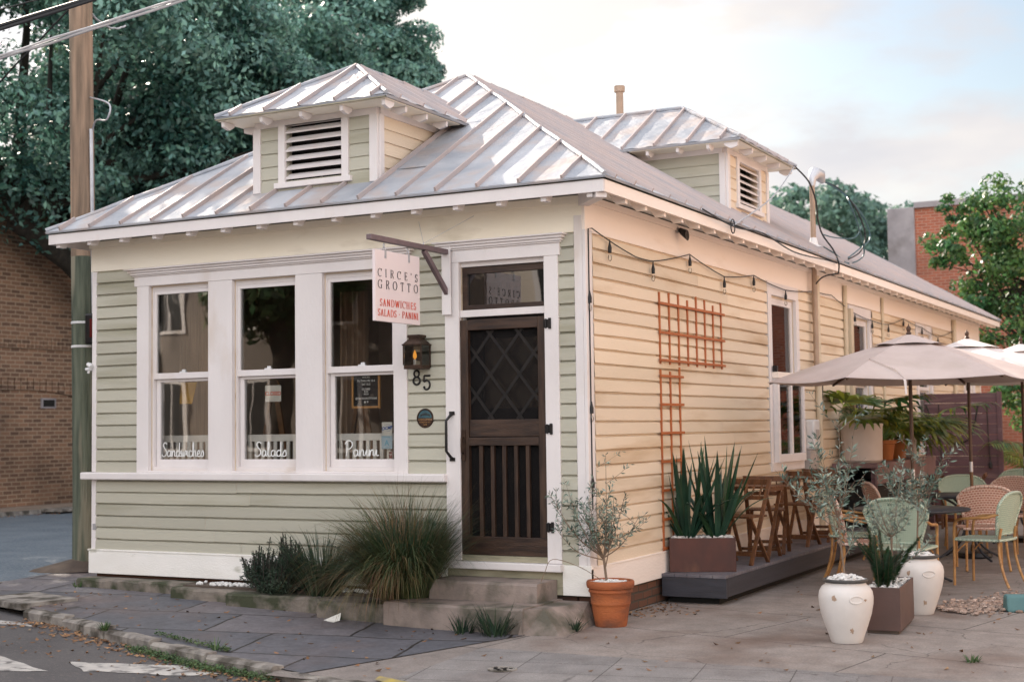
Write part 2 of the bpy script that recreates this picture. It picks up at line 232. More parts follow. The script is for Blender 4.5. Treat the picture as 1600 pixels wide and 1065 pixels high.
pm('asphalt', (.115, .108, .108), (.085, .08, .082), 1.4, .85, .9, 160, c3=(.16, .14, .13), s3=45, lo3=.55, hi3=.7, bdist=.006)
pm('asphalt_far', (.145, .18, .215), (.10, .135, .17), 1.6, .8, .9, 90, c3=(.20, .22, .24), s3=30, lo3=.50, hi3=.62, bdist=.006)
pavemat('slate', (.155, .142, .152), (.088, .092, .108), (.022, .018, .016), 1.25, .78, .013, rot=-13, distort=.16, rough=.62, nsc=22, spot=(.17, .115, .10), spots=(1.0, .5, .74), loc=(.4, .1, 0))
pavemat('concrete', (.27, .232, .21), (.225, .195, .178), (.05, .042, .036), 2.6, 1.35, .006, rot=12, distort=.03, rough=.8, nsc=60, spot=(.13, .078, .055), spots=(.9, .50, .70))
pavemat('apron', (.25, .23, .22), (.215, .20, .195), (.075, .065, .06), .62, .34, .004, rot=-10, distort=.02, rough=.8, nsc=80, spot=(.15, .12, .11), spots=(.9, .5, .7), offs=0)
pavemat('back_walk', (.30, .24, .19), (.27, .21, .17), (.12, .09, .07), 1.5, 1.5, .01, distort=.05, rough=.85, nsc=30)
brickmat('brick_brown', (.28, .155, .095), (.11, .062, .042), (.36, .26, .18), 'y', .24, .085, .013, dirt=(.035, .022, .015), dl=.5, dh=.8)
brickmat('brick_red', (.42, .12, .065), (.30, .085, .05), (.42, .25, .18), 'x', .22, .075, .012, dirt=(.2, .09, .06), dl=.5, dh=.8)
brickmat('brick_base', (.16, .07, .04), (.10, .045, .03), (.07, .055, .04), 'y', .21, .07, .01)
glassmat('glass', (.98, .98, .97), .02); glassmat('glass_clear', (.9, .9, .88), .03); glassmat('glass_dark', (.35, .38, .40), .12)
leafmat('oak_leaf', (.025, .085, .075), (.23, .42, .37), .34, .35, .5, .5); leafmat('oak_leaf_warm', (.05, .11, .05), (.10, .19, .08), .35, .4, .5, .5)
leafmat('crape_leaf', (.035, .12, .055), (.10, .22, .06), .45, .4, .5, 1.2); leafmat('far_leaf', (.09, .17, .15), (.14, .24, .19), .35, .5, .4, .3)  # distance haze put into the far leaf colours
leafmat('olive_leaf', (.05, .095, .075), (.26, .33, .29), .15, .4, .6, 4); leafmat('flax_leaf', (.014, .045, .026), (.032, .085, .048), .12, .35, .25, 3)
leafmat('grass_green', (.026, .062, .034), (.080, .115, .048), .25, .5, .4, 2.5); leafmat('grass_dark', (.02, .045, .028), (.04, .075, .04), .2, .5, .35, 3)
leafmat('grass_dry', (.22, .15, .065), (.12, .11, .05), .25, .6, .35, 4); leafmat('rosemary', (.022, .045, .03), (.05, .08, .05), .1, .6, .4, 4)
leafmat('fern_leaf', (.02, .075, .035), (.05, .13, .06), .2, .5, .3, 5); leafmat('palm_leaf', (.03, .12, .045), (.26, .30, .04), .35, .35, .35, 2)
leafmat('weed_leaf', (.05, .11, .04), (.09, .16, .06), .25, .5, .4, 5)
# wire screen of the door: dark, half see-through
_m, _N, _L = newmat('screen_mesh'); _o = _N('ShaderNodeOutputMaterial'); _t = _N('ShaderNodeBsdfTransparent'); _d = _N('ShaderNodeBsdfDiffuse'); _d.inputs[0].default_value = (.02, .018, .018, 1)
_x = _N('ShaderNodeMixShader'); _x.inputs[0].default_value = .5; _L(_t.outputs[0], _x.inputs[1]); _L(_d.outputs[0], _x.inputs[2]); _L(_x.outputs[0], _o.inputs[0])
emit('bulb_glow', (1, .40, .06), .5)

# ------------------------------------------------------------------ mesh helpers
def origin_of(o):
    p = Vector((0, 0, 0))
    while o: p += o.location; o = o.parent
    return p
class MB:
    def __init__(s): s.v = []; s.f = []; s.st = []
    def add(s, vs, fs):
        n = len(s.v); s.st.append((n, len(s.f))); s.v += [tuple(x) for x in vs]; s.f += [tuple(i+n for i in f) for f in fs]; return s
    def box(s, a, b, M=None):
        x0, x1 = sorted((a[0], b[0])); y0, y1 = sorted((a[1], b[1])); z0, z1 = sorted((a[2], b[2]))
        vs = [Vector(p) for p in ((x0, y0, z0), (x1, y0, z0), (x1, y1, z0), (x0, y1, z0), (x0, y0, z1), (x1, y0, z1), (x1, y1, z1), (x0, y1, z1))]
        if M: vs = [M @ v for v in vs]
        return s.add(vs, [(0, 3, 2, 1), (4, 5, 6, 7), (0, 1, 5, 4), (1, 2, 6, 5), (2, 3, 7, 6), (3, 0, 4, 7)])
    def beam(s, a, b, w, h, upv=(0, 0, 1)):
        a = Vector(a); b = Vector(b); d = (b-a); l = d.length; d.normalize(); x = d.cross(Vector(upv))
        if x.length < 1e-4: x = d.cross(Vector((1, 0, 0)))
        x.normalize(); z = x.cross(d); M = Matrix((x, d, z)).transposed().to_4x4(); M.translation = a
        return s.box((-w/2, 0, -h/2), (w/2, l, h/2), M)
    def prism(s, poly, d):     # poly: list of 3D points, extruded by vector d
        n = len(poly); d = Vector(d); vs = [Vector(p) for p in poly]; vs += [p+d for p in vs]
        return s.add(vs, [tuple(range(n))[::-1], tuple(range(n, 2*n))]+[(i, (i+1) % n, n+(i+1) % n, n+i) for i in range(n)])
    def tube(s, pts, r, n=8, cap=True):
        pts = [Vector(p) for p in pts]; rr = r if isinstance(r, (list, tuple)) else [r]*len(pts)
        vs = []; prev = None
        for i, p in enumerate(pts):
            d = (pts[min(i+1, len(pts)-1)]-pts[max(i-1, 0)]).normalized()
            if prev is None:
                a = d.orthogonal().normalized()
            else:
                a = prev-d*prev.dot(d)
                a = a.normalized() if a.length > 1e-5 else d.orthogonal().normalized()
            prev = a; b = d.cross(a)
            for k in range(n):
                t = 2*math.pi*k/n; vs.append(p+(a*math.cos(t)+b*math.sin(t))*rr[i])
        fs = [(i*n+k, i*n+(k+1) % n, (i+1)*n+(k+1) % n, (i+1)*n+k) for i in range(len(pts)-1) for k in range(n)]
        if cap: fs += [tuple(range(n))[::-1], tuple((len(pts)-1)*n+k for k in range(n))]
        return s.add(vs, fs)
    def lathe(s, prof, c=(0, 0, 0), n=32, closed=False):
        vs = []
        for r_, z in prof:
            for k in range(n): t = 2*math.pi*k/n; vs.append((c[0]+r_*math.cos(t), c[1]+r_*math.sin(t), c[2]+z))
        fs = [(i*n+k, i*n+(k+1) % n, (i+1)*n+(k+1) % n, (i+1)*n+k) for i in range(len(prof)-1) for k in range(n)]
        if not closed: fs += [tuple(range(n))[::-1], tuple((len(prof)-1)*n+k for k in range(n))]
        return s.add(vs, fs)
    def strip(s, pts, widths, side, fold=0):   # leaf blade: polyline with widths, side vector(s)
        vs = []
        for i, (p, w_) in enumerate(zip(pts, widths)):
            sd_ = side[i] if isinstance(side, list) else side
            vs += [Vector(p)-sd_*w_/2, Vector(p)+sd_*w_/2]
        return s.add(vs, [(2*i, 2*i+1, 2*i+3, 2*i+2) for i in range(len(pts)-1)])
    def build_each(s, name, mat, parent, bevel=0, world=True):
        st = s.st+[(len(s.v), len(s.f))]
        for (v0, f0), (v1, f1) in zip(st, st[1:]):
            m_ = MB(); m_.v = s.v[v0:v1]; m_.f = [tuple(i-v0 for i in f) for f in s.f[f0:f1]]; m_.build(name, mat, parent, world=world, bevel=bevel)
    def build(s, name, mat, parent=None, world=True, smooth=False, origin=None, bevel=0):
        off = Vector((0, 0, 0))
        if parent is not None and world: off = origin_of(parent)
        if parent is None and origin is not None: off = Vector(origin)
        me = bpy.data.meshes.new(name)
        me.from_pydata([(v[0]-off.x, v[1]-off.y, v[2]-off.z) for v in s.v], [], s.f)
        me.materials.append(MATS[mat] if isinstance(mat, str) else mat)
        if smooth:
            me.polygons.foreach_set('use_smooth', [True]*len(me.polygons))
            try: me.set_sharp_from_angle(angle=R(40))
            except Exception: pass
        me.update()
        o = bpy.data.objects.new(name, me); col.objects.link(o)
        if parent is not None: o.parent = parent
        elif origin is not None: o.location = off
        if bevel:
            md = o.modifiers.new('bevel', 'BEVEL'); md.width = bevel; md.segments = 2; md.limit_method = 'ANGLE'
        return o
def tag(o, label=None, cat=None, group=None, kind=None):
    if label: o['label'] = label
    if cat: o['category'] = cat
    if group: o['group'] = group
    if kind: o['kind'] = kind
    return o
def thing(name, label, cat, loc=(0, 0, 0), rz=0, group=None):
    o = bpy.data.objects.new(name, None); col.objects.link(o); o.location = loc; o.rotation_euler.z = rz; o.empty_display_size = .2
    return tag(o, label, cat, group)
def dup(root, loc, rz, label):
    r = root.copy(); col.objects.link(r); r.location = loc; r.rotation_euler = (0, 0, rz); r['label'] = label
    for ch in list(root.children):
        c = ch.copy(); col.objects.link(c); c.parent = r
        for g in ch.children:
            d = g.copy(); col.objects.link(d); d.parent = c
    return r
def rotM(v, rz): c, s_ = math.cos(rz), math.sin(rz); return Vector((v[0]*c-v[1]*s_, v[0]*s_+v[1]*c, v[2]))
# wall frames: u along the wall, v up, o outwards
FR = lambda u, v, o: (u, -o, v)
SD = lambda u, v, o: (o, u, v)
def wb(mb, S, u0, u1, v0, v1, o0, o1): return mb.box(S(u0, v0, o0), S(u1, v1, o1))
def minus(u0, u1, v0, v1, holes):
    """rectangles that tile [u0,u1]x[v0,v1] less the holes"""
    us = sorted({u0, u1}|{min(max(x, u0), u1) for h in holes for x in h[:2]})
    res = []
    for a, b in zip(us, us[1:]):
        if b-a < 1e-4: continue
        m_ = (a+b)/2; cuts = sorted([(max(h[2], v0), min(h[3], v1)) for h in holes if h[0] < m_ < h[1]]); z = v0
        for c0, c1 in cuts:
            if c0 > z+1e-4: res.append((a, b, z, c0))
            z = max(z, c1)
        if z < v1-1e-4: res.append((a, b, z, v1))
    return res
rnd = random.Random(7)
def siding(S, u0, u1, v0, v1, holes, h, base=.004, lip=.030, wob=.0022, rise=None):
    mb = MB(); n = max(1, round((v1-v0)/h)); h = (v1-v0)/n
    for k in range(n):
        z0 = v0+k*h; z1 = z0+h; zm = (z0+z1)/2
        ivs = [(u0, u1)]
        for (a, b, c, d) in holes:
            if c < zm < d:
                nv = []
                for (p, q) in ivs:
                    if b <= p or a >= q: nv.append((p, q)); continue
                    if a > p: nv.append((p, a))
                    if b < q: nv.append((b, q))
                ivs = nv
        for (p, q) in ivs:
            if rise: q = min(q, rise(z1)) if rise(z1) < 9e8 else q
            if q-p < .01: continue
            # boards are butted every few metres
            cuts = [p]; x = p+rnd.uniform(1.2, 4)
            while x < q-.5: cuts.append(x); x += rnd.uniform(2.4, 4.2)
            cuts.append(q)
            for a, b in zip(cuts, cuts[1:]):
                b -= .003; m_ = max(1, int((b-a)/.45)); vs = []; tilt = rnd.uniform(-.0015, .0015)
                for i in range(m_+1):
                    u = a+(b-a)*i/m_; j = rnd.uniform(-wob, wob)+tilt
                    o2 = rnd.uniform(-.0012, .0012)
                    for (zz, oo) in ((z0+j, base-.004), (z0+j, base+lip+o2), (z0+h*.80, base+lip*.88+o2), (z0+h*.91, base+.003), (z1+.004, base+.0005)): vs.append(S(u, zz, oo))
                fs = [(i*5+k_, (i+1)*5+k_, (i+1)*5+k_+1, i*5+k_+1) for i in range(m_) for k_ in range(4)]
                mb.add(vs, fs)
    return mb
def crown_profile(mb, S, u0, u1, v0, steps):   # stepped cornice moulding, steps = [(height, out, side_out)]
    z = v0
    for h, o, e in steps: wb(mb, S, u0-e, u1+e, z, z+h, 0, o); z += h+.0005

# text -------------------------------------------------------------
def text_mb(txt, size, P, U, V, off=.002, align='LEFT', shear=0, bold=0):
    cu = bpy.data.curves.new('t', 'FONT'); cu.body = txt; cu.size = size; cu.align_x = align; cu.shear = shear; cu.offset = bold
    ob = bpy.data.objects.new('t', cu); me = bpy.data.meshes.new_from_object(ob)
    P = Vector(P); U = Vector(U).normalized(); V = Vector(V).normalized(); W = U.cross(V)
    mb = MB(); mb.add([P+U*v.co.x+V*v.co.y+W*off for v in me.vertices], [tuple(p.vertices) for p in me.polygons])
    bpy.data.objects.remove(ob); bpy.data.curves.remove(cu); bpy.data.meshes.remove(me)
    return mb
def arc(cx, cy, rx, ry, a0, a1, n=14): return [(cx+rx*math.cos(R(a0+(a1-a0)*i/n)), cy+ry*math.sin(R(a0+(a1-a0)*i/n))) for i in range(n+1)]
def sf(x, y, w_=.2): return [(x-w_/2, y), (x+w_/2, y)]
SER = {
 'C': (.86, [arc(.48, .5, .42, .48, 48, 312), [(.80, .98), (.79, .72)]]), 'I': (.34, [[(.17, 0), (.17, 1)], sf(.17, .02, .28), sf(.17, .98, .28)]),
 'R': (.80, [[(.2, 0), (.2, 1)], [(.2, .97)]+arc(.42, .74, .24, .23, 90, -90)+[(.2, .51)], [(.42, .5), (.74, .02), (.82, .02)], sf(.2, .02, .26), sf(.16, .98, .2)]),
 'E': (.70, [[(.2, 0), (.2, 1)], [(.1, .98), (.62, .98), (.63, .84)], [(.2, .52), (.5, .52)], [(.1, .02), (.64, .02), (.66, .18)], [(.5, .44), (.5, .6)]]),
 "'": (.26, [[(.13, 1), (.13, .98), (.11, .76)]]), 'S': (.62, [arc(.31, .74, .2, .23, 35, 250, 12)+arc(.31, .26, .22, .24, 90, -150, 12), [(.49, .97), (.49, .78)], [(.1, .03), (.1, .22)]]),
 'G': (.90, [arc(.48, .5, .42, .48, 48, 300), [(.80, .98), (.79, .74)], [(.76, .02), (.76, .42)], sf(.76, .43, .24)]), 'O': (.96, [arc(.48, .5, .40, .48, 90, 450, 26)]),
 'T': (.74, [[(.37, 0), (.37, 1)], [(.06, .82), (.05, .98), (.69, .98), (.68, .82)], sf(.37, .02, .26)]), 'A': (.78, [[(.1, 0), (.38, .98)], [(.38, 1), (.66, 0)], [(.2, .36), (.56, .36)], sf(.1, .02, .2), sf(.67, .02, .24)]),
 'N': (.86, [[(.16, 0), (.16, .98)], [(.16, .98), (.68, .04)], [(.68, .02), (.68, .98)], sf(.16, .02, .22), sf(.12, .98, .18), sf(.68, .98, .22)]),
 'D': (.88, [[(.18, 0), (.18, 1)], [(.1, .98), (.34, .98)]+arc(.36, .5, .42, .48, 90, -90)+[(.1, .02)]]), 'W': (1.12, [[(.1, .98), (.33, .02)], [(.33, .02), (.54, .9)], [(.54, .9), (.78, .02)], [(.78, .02), (.99, .98)], sf(.1, .98, .22), sf(.99, .98, .2)]),
 'H': (.90, [[(.18, 0), (.18, 1)], [(.7, 0), (.7, 1)], [(.18, .52), (.7, .52)], sf(.18, .02, .24), sf(.18, .98, .24), sf(.7, .02, .24), sf(.7, .98, .24)]),
 'L': (.68, [[(.2, 0), (.2, 1)], [(.1, .02), (.62, .02), (.64, .2)], sf(.2, .98, .26)]), 'P': (.74, [[(.2, 0), (.2, 1)], [(.1, .98), (.36, .98)]+arc(.40, .73, .25, .25, 90, -90)+[(.2, .48)], sf(.2, .02, .26)]),
 ' ': (.36, []), '.': (.34, [[(.17, .40), (.17, .54)]])}
def ribbon(mb, pts, P, U, V, s, thick, thin, off):
    W = Vector(U).cross(Vector(V)); P = Vector(P); U = Vector(U); V = Vector(V)
    n = len(pts)
    vs = []
    for i, (x, y) in enumerate(pts):
        a = pts[max(i-1, 0)]; b = pts[min(i+1, n-1)]; dx, dy = b[0]-a[0], b[1]-a[1]; l = math.hypot(dx, dy) or 1; dx /= l; dy /= l
        hw = (thin+(thick-thin)*abs(dy)**1.5)/2
        for sg in (1, -1): vs.append(P+(U*(x-dy*hw*sg)+V*(y+dx*hw*sg))*s+W*(off+i*.00002))
    mb.add(vs, [(2*i, 2*i+1, 2*i+3, 2*i+2) for i in range(n-1)])
def serif_text(txt, P, U, V, height, width, thick=.15, thin=.06, off=.002):
    """serif capitals fitted to a width"""
    adv = sum(SER[c][0] for c in txt); gap = (width/height-adv)/max(1, len(txt)-1); mb = MB(); x = 0; k = 0
    for c in txt:
        wd, st = SER[c]
        for s_ in st:
            ribbon(mb, [(p[0]+x, p[1]) for p in s_], P, U, V, height, thick, thin, off+k*.00004); k += 1
        x += wd+gap
    return mb
def smooth_pts(p, k=6):
    res = []
    for i in range(len(p)-1):
        p0 = p[max(i-1, 0)]; p1 = p[i]; p2 = p[i+1]; p3 = p[min(i+2, len(p)-1)]
        for j in range(k):
            t = j/k
            res.append(tuple(.5*((2*b)+(-a+c)*t+(2*a-5*b+4*c-d)*t*t+(-a+3*b-3*c+d)*t**3) for a, b, c, d in zip(p0, p1, p2, p3)))
    res.append(p[-1]); return res
SCR = {
 'S': (.52, [[(.50, .88), (.34, 1.0), (.18, .86), (.26, .62), (.44, .42), (.42, .14), (.2, .0), (.03, .14)]]),
 'P': (.56, [[(.14, 1.0), (.13, .5), (.10, .0)], [(.0, .8), (.16, 1.02), (.42, .98), (.5, .74), (.36, .52), (.14, .46)]]),
 'a': (.40, [[(.30, .36), (.16, .42), (.04, .26), (.08, .04), (.2, .02), (.30, .2), (.31, .4), (.31, .08), (.42, .04)]]),
 'n': (.42, [[(.0, .1), (.05, .42), (.06, .0), (.12, .3), (.24, .42), (.3, .3), (.30, .06), (.44, .06)]]),
 'd': (.42, [[(.30, .36), (.16, .42), (.04, .26), (.08, .04), (.2, .02), (.30, .2), (.33, .98), (.32, .1), (.44, .04)]]),
 'w': (.50, [[(.0, .2), (.05, .42), (.08, .04), (.18, .04), (.24, .34), (.27, .06), (.38, .06), (.44, .4), (.52, .36)]]),
 'i': (.24, [[(.0, .1), (.10, .42), (.11, .06), (.26, .06)], [(.11, .58), (.12, .60)]]),
 'c': (.34, [[(.28, .34), (.16, .42), (.04, .26), (.08, .04), (.2, .0), (.36, .1)]]),
 'h': (.42, [[(.0, .1), (.12, .7), (.08, 1.0), (.05, .8), (.06, .0), (.12, .3), (.24, .42), (.3, .3), (.30, .06), (.44, .06)]]),
 'e': (.34, [[(.0, .14), (.16, .2), (.26, .34), (.16, .43), (.06, .28), (.08, .06), (.2, .0), (.36, .1)]]),
 's': (.32, [[(.0, .08), (.18, .42), (.26, .3), (.26, .08), (.12, .0), (.02, .06)]]),
 'l': (.26, [[(.0, .1), (.16, .7), (.12, 1.0), (.07, .8), (.08, .14), (.16, .0), (.28, .08)]])}
def script_text(txt, P, U, V, h, width, off=.002):
    adv = sum(SCR[c][0] for c in txt); sx_ = width/(adv*h); mb = MB(); x = 0; k = 0
    for c in txt:
        wd, st = SCR[c]
        for s_ in st:
            pts = smooth_pts([((p[0]+x)*sx_, p[1]) for p in s_]); ribbon(mb, pts, P, U, V, h, .085, .07, off+k*.00005); k += 1
        x += wd
    return mb

# foliage ------------------------------------------------------------
def leaf_mesh(name, mat, parent, C, Nrm, size, aspect=.5, seed=0, origin=None, curl=.25):
    """one leaf-shaped quad pair per centre; arrays"""
    g = np.random.default_rng(seed); n = len(C)
    a = g.normal(size=(n, 3)); a -= (a*Nrm).sum(1, keepdims=True)*Nrm; a /= np.linalg.norm(a, axis=1, keepdims=True)+1e-9
    b = np.cross(Nrm, a); s = size*g.uniform(.6, 1.35, (n, 1))
    p0 = C-a*s*.5; p2 = C+a*s*.5; mid = C-Nrm*s*curl*.3
    p1 = mid+b*s*aspect*.5; p3 = mid-b*s*aspect*.5
    V = np.stack([p0, p1, p2, p3], 1).reshape(-1, 3)
    off = np.array(origin_of(parent) if parent is not None else (origin or (0, 0, 0))); V = V-off
    me = bpy.data.meshes.new(name); me.vertices.add(4*n); me.vertices.foreach_set('co', V.astype(np.float32).ravel())
    me.loops.add(4*n); me.loops.foreach_set('vertex_index', np.arange(4*n, dtype=np.int32)); me.polygons.add(n)
    me.polygons.foreach_set('loop_start', np.arange(0, 4*n, 4, dtype=np.int32)); me.polygons.foreach_set('loop_total', np.full(n, 4, dtype=np.int32))
    me.materials.append(MATS[mat]); me.update(calc_edges=True); me.validate()
    o = bpy.data.objects.new(name, me); col.objects.link(o)
    if parent is not None: o.parent = parent
    elif origin: o.location = origin
    return o
def crown_points(center, rad, nclump, nleaf, seed, clump=.22, inner=.25, flat=1.0):
    g = np.random.default_rng(seed); c = np.array(center, float); rad = np.array(rad, float)
    d = g.normal(size=(nclump, 3)); d /= np.linalg.norm(d, axis=1, keepdims=True)
    rr = g.uniform(.45, 1.0, (nclump, 1))**.6
    cc = c+d*rr*rad*(1-clump*.6); cr_ = rad.mean()*clump*g.uniform(.6, 1.35, nclump)
    k = g.integers(0, nclump, nleaf); q = g.normal(size=(nleaf, 3)); q /= np.linalg.norm(q, axis=1, keepdims=True)
    q[:, 2] = np.abs(q[:, 2])*np.where(g.random(nleaf) < .75, 1, -1)
    r_ = np.where(g.random(nleaf) < inner, g.uniform(.3, .9, nleaf), g.uniform(.85, 1.15, nleaf))
    P = cc[k]+q*(cr_[k]*r_)[:, None]*np.array([1, 1, .75*flat]); Nn = q+g.normal(size=(nleaf, 3))*.45; Nn /= np.linalg.norm(Nn, axis=1, keepdims=True)
    return P, Nn, cc
def tree(name, label, cat, base, trunk_pts, trunk_r, crowns, leafm, size, seed, bark='bark', group=None, branch_n=9, clump=.22, aspect=.5, inner=.25, kind=None):
    t = thing(name, label, cat, base, 0, group)
    mb = MB(); mb.tube(trunk_pts, trunk_r, 10)
    g = random.Random(seed); Ps = []; Ns = []
    top = Vector(trunk_pts[-1])
    for i, (c, rad, nc, nl) in enumerate(crowns):
        P, Nn, cc = crown_points(c, rad, nc, nl, seed*31+i, clump, inner); Ps.append(P); Ns.append(Nn)
        for j in range(branch_n):
            e = Vector(cc[g.randrange(len(cc))]); s0 = Vector(trunk_pts[g.choice([-1, -2])]); m_ = s0.lerp(e, .5)+Vector((g.uniform(-.3, .3), g.uniform(-.3, .3), g.uniform(.1, .6)))*(rad[0]*.15)
            r0 = trunk_r[-1]*.7; mb.tube([s0, s0.lerp(m_, .5)+Vector((0, 0, rad[0]*.04)), m_, e], [r0, r0*.7, r0*.45, r0*.12], 6)
    mb.build('trunk', bark, t, smooth=True)
    o = leaf_mesh('crown', leafm, t, np.concatenate(Ps), np.concatenate(Ns), size, aspect, seed)
    return t

# ================================================================== GROUND
def cl(x, a, b): return max(a, min(b, x))
def az(x, y): return -.035+.034*cl(-x-2, 0, 5)
def gz(x, y): return .08+.022*cl(-x-1, 0, 6)-.03*cl(-y-.4, 0, 3.5)
def struct(o): o['kind'] = 'structure'; return o
def grid_sheet(name, mat, xs, yfun, zf, dz=0, edge=None, bump=0, n=26):
    """sheet over x samples, between yfun(x)=(y0,y1); edge = depth of the side skirt"""
    mb = MB(); vs = []; g = random.Random(3)
    for x in xs:
        y0, y1 = yfun(x)
        for j in range(n+1):
            y = y0+(y1-y0)*j/n; vs.append((x, y, zf(x, y)+dz+g.uniform(-bump, bump)))
    m_ = n+1; fs = [(i*m_+j, (i+1)*m_+j, (i+1)*m_+j+1, i*m_+j+1) for i in range(len(xs)-1) for j in range(n)]
    mb.add(vs, fs)
    if edge:
        for side in (0, n):
            q = [vs[i*m_+side] for i in range(len(xs))]; mb.add(q+[(a, b, c-edge) for a, b, c in q], [(i, i+1, len(q)+i+1, len(q)+i) for i in range(len(q)-1)])
        for i in (0, len(xs)-1):
            q = vs[i*m_:(i+1)*m_]; mb.add(q+[(a, b, c-edge) for a, b, c in q], [(k, k+1, len(q)+k+1, len(q)+k) for k in range(len(q)-1)])
    return struct(mb.build(name, mat, smooth=False))
def lin(a, b, n): return [a+(b-a)*i/n for i in range(n+1)]
# the street: one sheet out to the horizon
g1 = sorted(set([-900, -300, -100, -50, -30, -20, -16]+lin(-14, 4, 36)+[6, 10, 20, 50, 120, 400, 900]))
grid_sheet('street', 'asphalt', g1, lambda x: (-900, 900), az, 0, n=2)
# side street lane beyond the corner, smoother and bluer asphalt
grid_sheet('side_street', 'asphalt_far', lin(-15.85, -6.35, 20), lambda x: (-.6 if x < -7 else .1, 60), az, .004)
KERB = [(-6.5, 40), (-6.5, 12), (-6.5, 3), (-6.48, .6), (-6.35, -.35), (-5.95, -.95), (-5.4, -1.28), (-4.78, -1.42), (-4.1, -1.63), (-3.4, -1.88), (-2.7, -2.12), (-1.96, -2.36), (-1.2, -2.56), (-.75, -2.66), (-.3, -2.74)]
def ky(x):
    P_ = KERB[3:]
    for (a, b), (c, d) in zip(P_, P_[1:]):
        if a <= x <= c: return b+(d-b)*(x-a)/(c-a)
    return -2.74
grid_sheet('sidewalk', 'slate', lin(-6.46, -5.42, 6), lambda x: (ky(x)+.04, 40), gz, .006, n=60)
grid_sheet('sidewalk', 'slate', lin(-5.42, -1.0, 22), lambda x: (ky(x)+.04, .2), gz, .006)
def slate_y(x): return cl(-2.66+(x+1.0)*2.0, -2.7, -.3) if x > -1.0 else ky(x)
grid_sheet('sidewalk', 'slate', lin(-1.0, -.12, 10), lambda x: (cl(-2.62+(x+1.0)*2.35, -2.62, -.5), .2), gz, .006)
# driveway and patio: concrete, scored apron in front
grid_sheet('patio_ground', 'concrete', lin(-1.2, 14, 30), lambda x: (-1.3, 30), gz, 0, n=40)
grid_sheet('driveway_apron', 'apron', lin(-.28, 14, 24), lambda x: (-4.6, -1.3), gz, 0, edge=.2, n=10)
grid_sheet('driveway_apron', 'concrete', lin(-1.2, -.28, 4), lambda x: (-2.7, -1.3), gz, -.001, n=10)
grid_sheet('far_sidewalk', 'back_walk', lin(-17.6, -15.9, 4), lambda x: (-12, 60), lambda x, y: .20, 0, edge=.2, n=10)
# kerb: granite lengths laid end to end
mb = MB(); g = random.Random(11)
def walk(P_, step):
    res = []; 
    for (a, b) in zip(P_, P_[1:]):
        a = Vector((a[0], a[1], 0)); b = Vector((b[0], b[1], 0)); n = max(1, round((b-a).length/step))
        for i in range(n): res.append(a.lerp(b, i/n))
    res.append(Vector((P_[-1][0], P_[-1][1], 0))); return res
W_ = walk(KERB[2:], 1.1)
for a, b in zip(W_, W_[1:]):
    d = (b-a); l = d.length; d.normalize(); s_ = Vector((-d.y, d.x, 0)); top = gz(a.x, a.y)+.008+g.uniform(-.012, .004); q = []
    if -5.6 < a.x < -4.9 and a.y < -1: continue          # drain inlet
    n = 5
    for i in range(n+1):
        p = a+d*(l*i/n*(.985)); j1 = g.uniform(-.012, .012); j2 = g.uniform(-.008, .008)
        for (o_, z_) in ((-.05+j1, -.2), (-.05+j1, top-.022), (-.028+j2, top+g.uniform(-.006, .004)), (.062, top+g.uniform(-.006, .003)), (.065, -.2)):
            q.append(p+s_*o_+Vector((0, 0, z_)))
    q2 = [(i*5+k, i*5+k+1, (i+1)*5+k+1, (i+1)*5+k) for i in range(n) for k in range(4)]+[(0, 1, 2, 3, 4), tuple(n*5+k for k in (4, 3, 2, 1, 0))]
    mb.add(q, q2)
struct(mb.build('kerb', 'kerb_stone'))
mb = MB()
for a, b in zip(walk([(-15.85, -12), (-15.85, 9.3)], .9)[:-1], walk([(-15.85, -12), (-15.85, 9.3)], .9)[1:]): mb.box((a.x-.1, a.y, 0), (a.x+.05, b.y-.015, .215))
for a, b in zip(walk([(-15.85, 10.4), (-15.85, 40)], .9)[:-1], walk([(-15.85, 10.4), (-15.85, 40)], .9)[1:]): mb.box((a.x-.1, a.y, 0), (a.x+.05, b.y-.015, .215))
struct(mb.build('kerb', 'kerb_stone'))
# drain inlets: lintel over a dark mouth
def inlet(name, a, b, top, label, depth=.22):
    a = Vector(a); b = Vector(b); t = thing(name, label, 'drain', a)
    d = (b-a).normalized(); s_ = Vector((-d.y, d.x, 0)) if (b-a).x > 0 else Vector((d.y, -d.x, 0))
    MB().prism([a+s_*(-.05)+Vector((0, 0, top-.045)), b+s_*(-.05)+Vector((0, 0, top-.045)), b+s_*.5+Vector((0, 0, top-.045)), a+s_*.5+Vector((0, 0, top-.045))], (0, 0, .055)).build('lid', 'kerb_stone', t)
    MB().prism([a+s_*.10+Vector((0, 0, top-.30)), b+s_*.10+Vector((0, 0, top-.30)), b+s_*.12+Vector((0, 0, top-.30)), a+s_*.12+Vector((0, 0, top-.30))], (0, 0, .25)).build('mouth', 'black_void', t)
inlet('drain_inlet', (-5.62, -1.17, 0), (-4.84, -1.40, 0), gz(-5.2, -1.2)+.02, 'dark street drain inlet under a stone lid at the near kerb corner')
inlet('drain_inlet', (-15.82, 9.32, 0), (-15.82, 10.38, 0), .22, 'dark drain mouth in the far kerb across the side street by the brick wall')
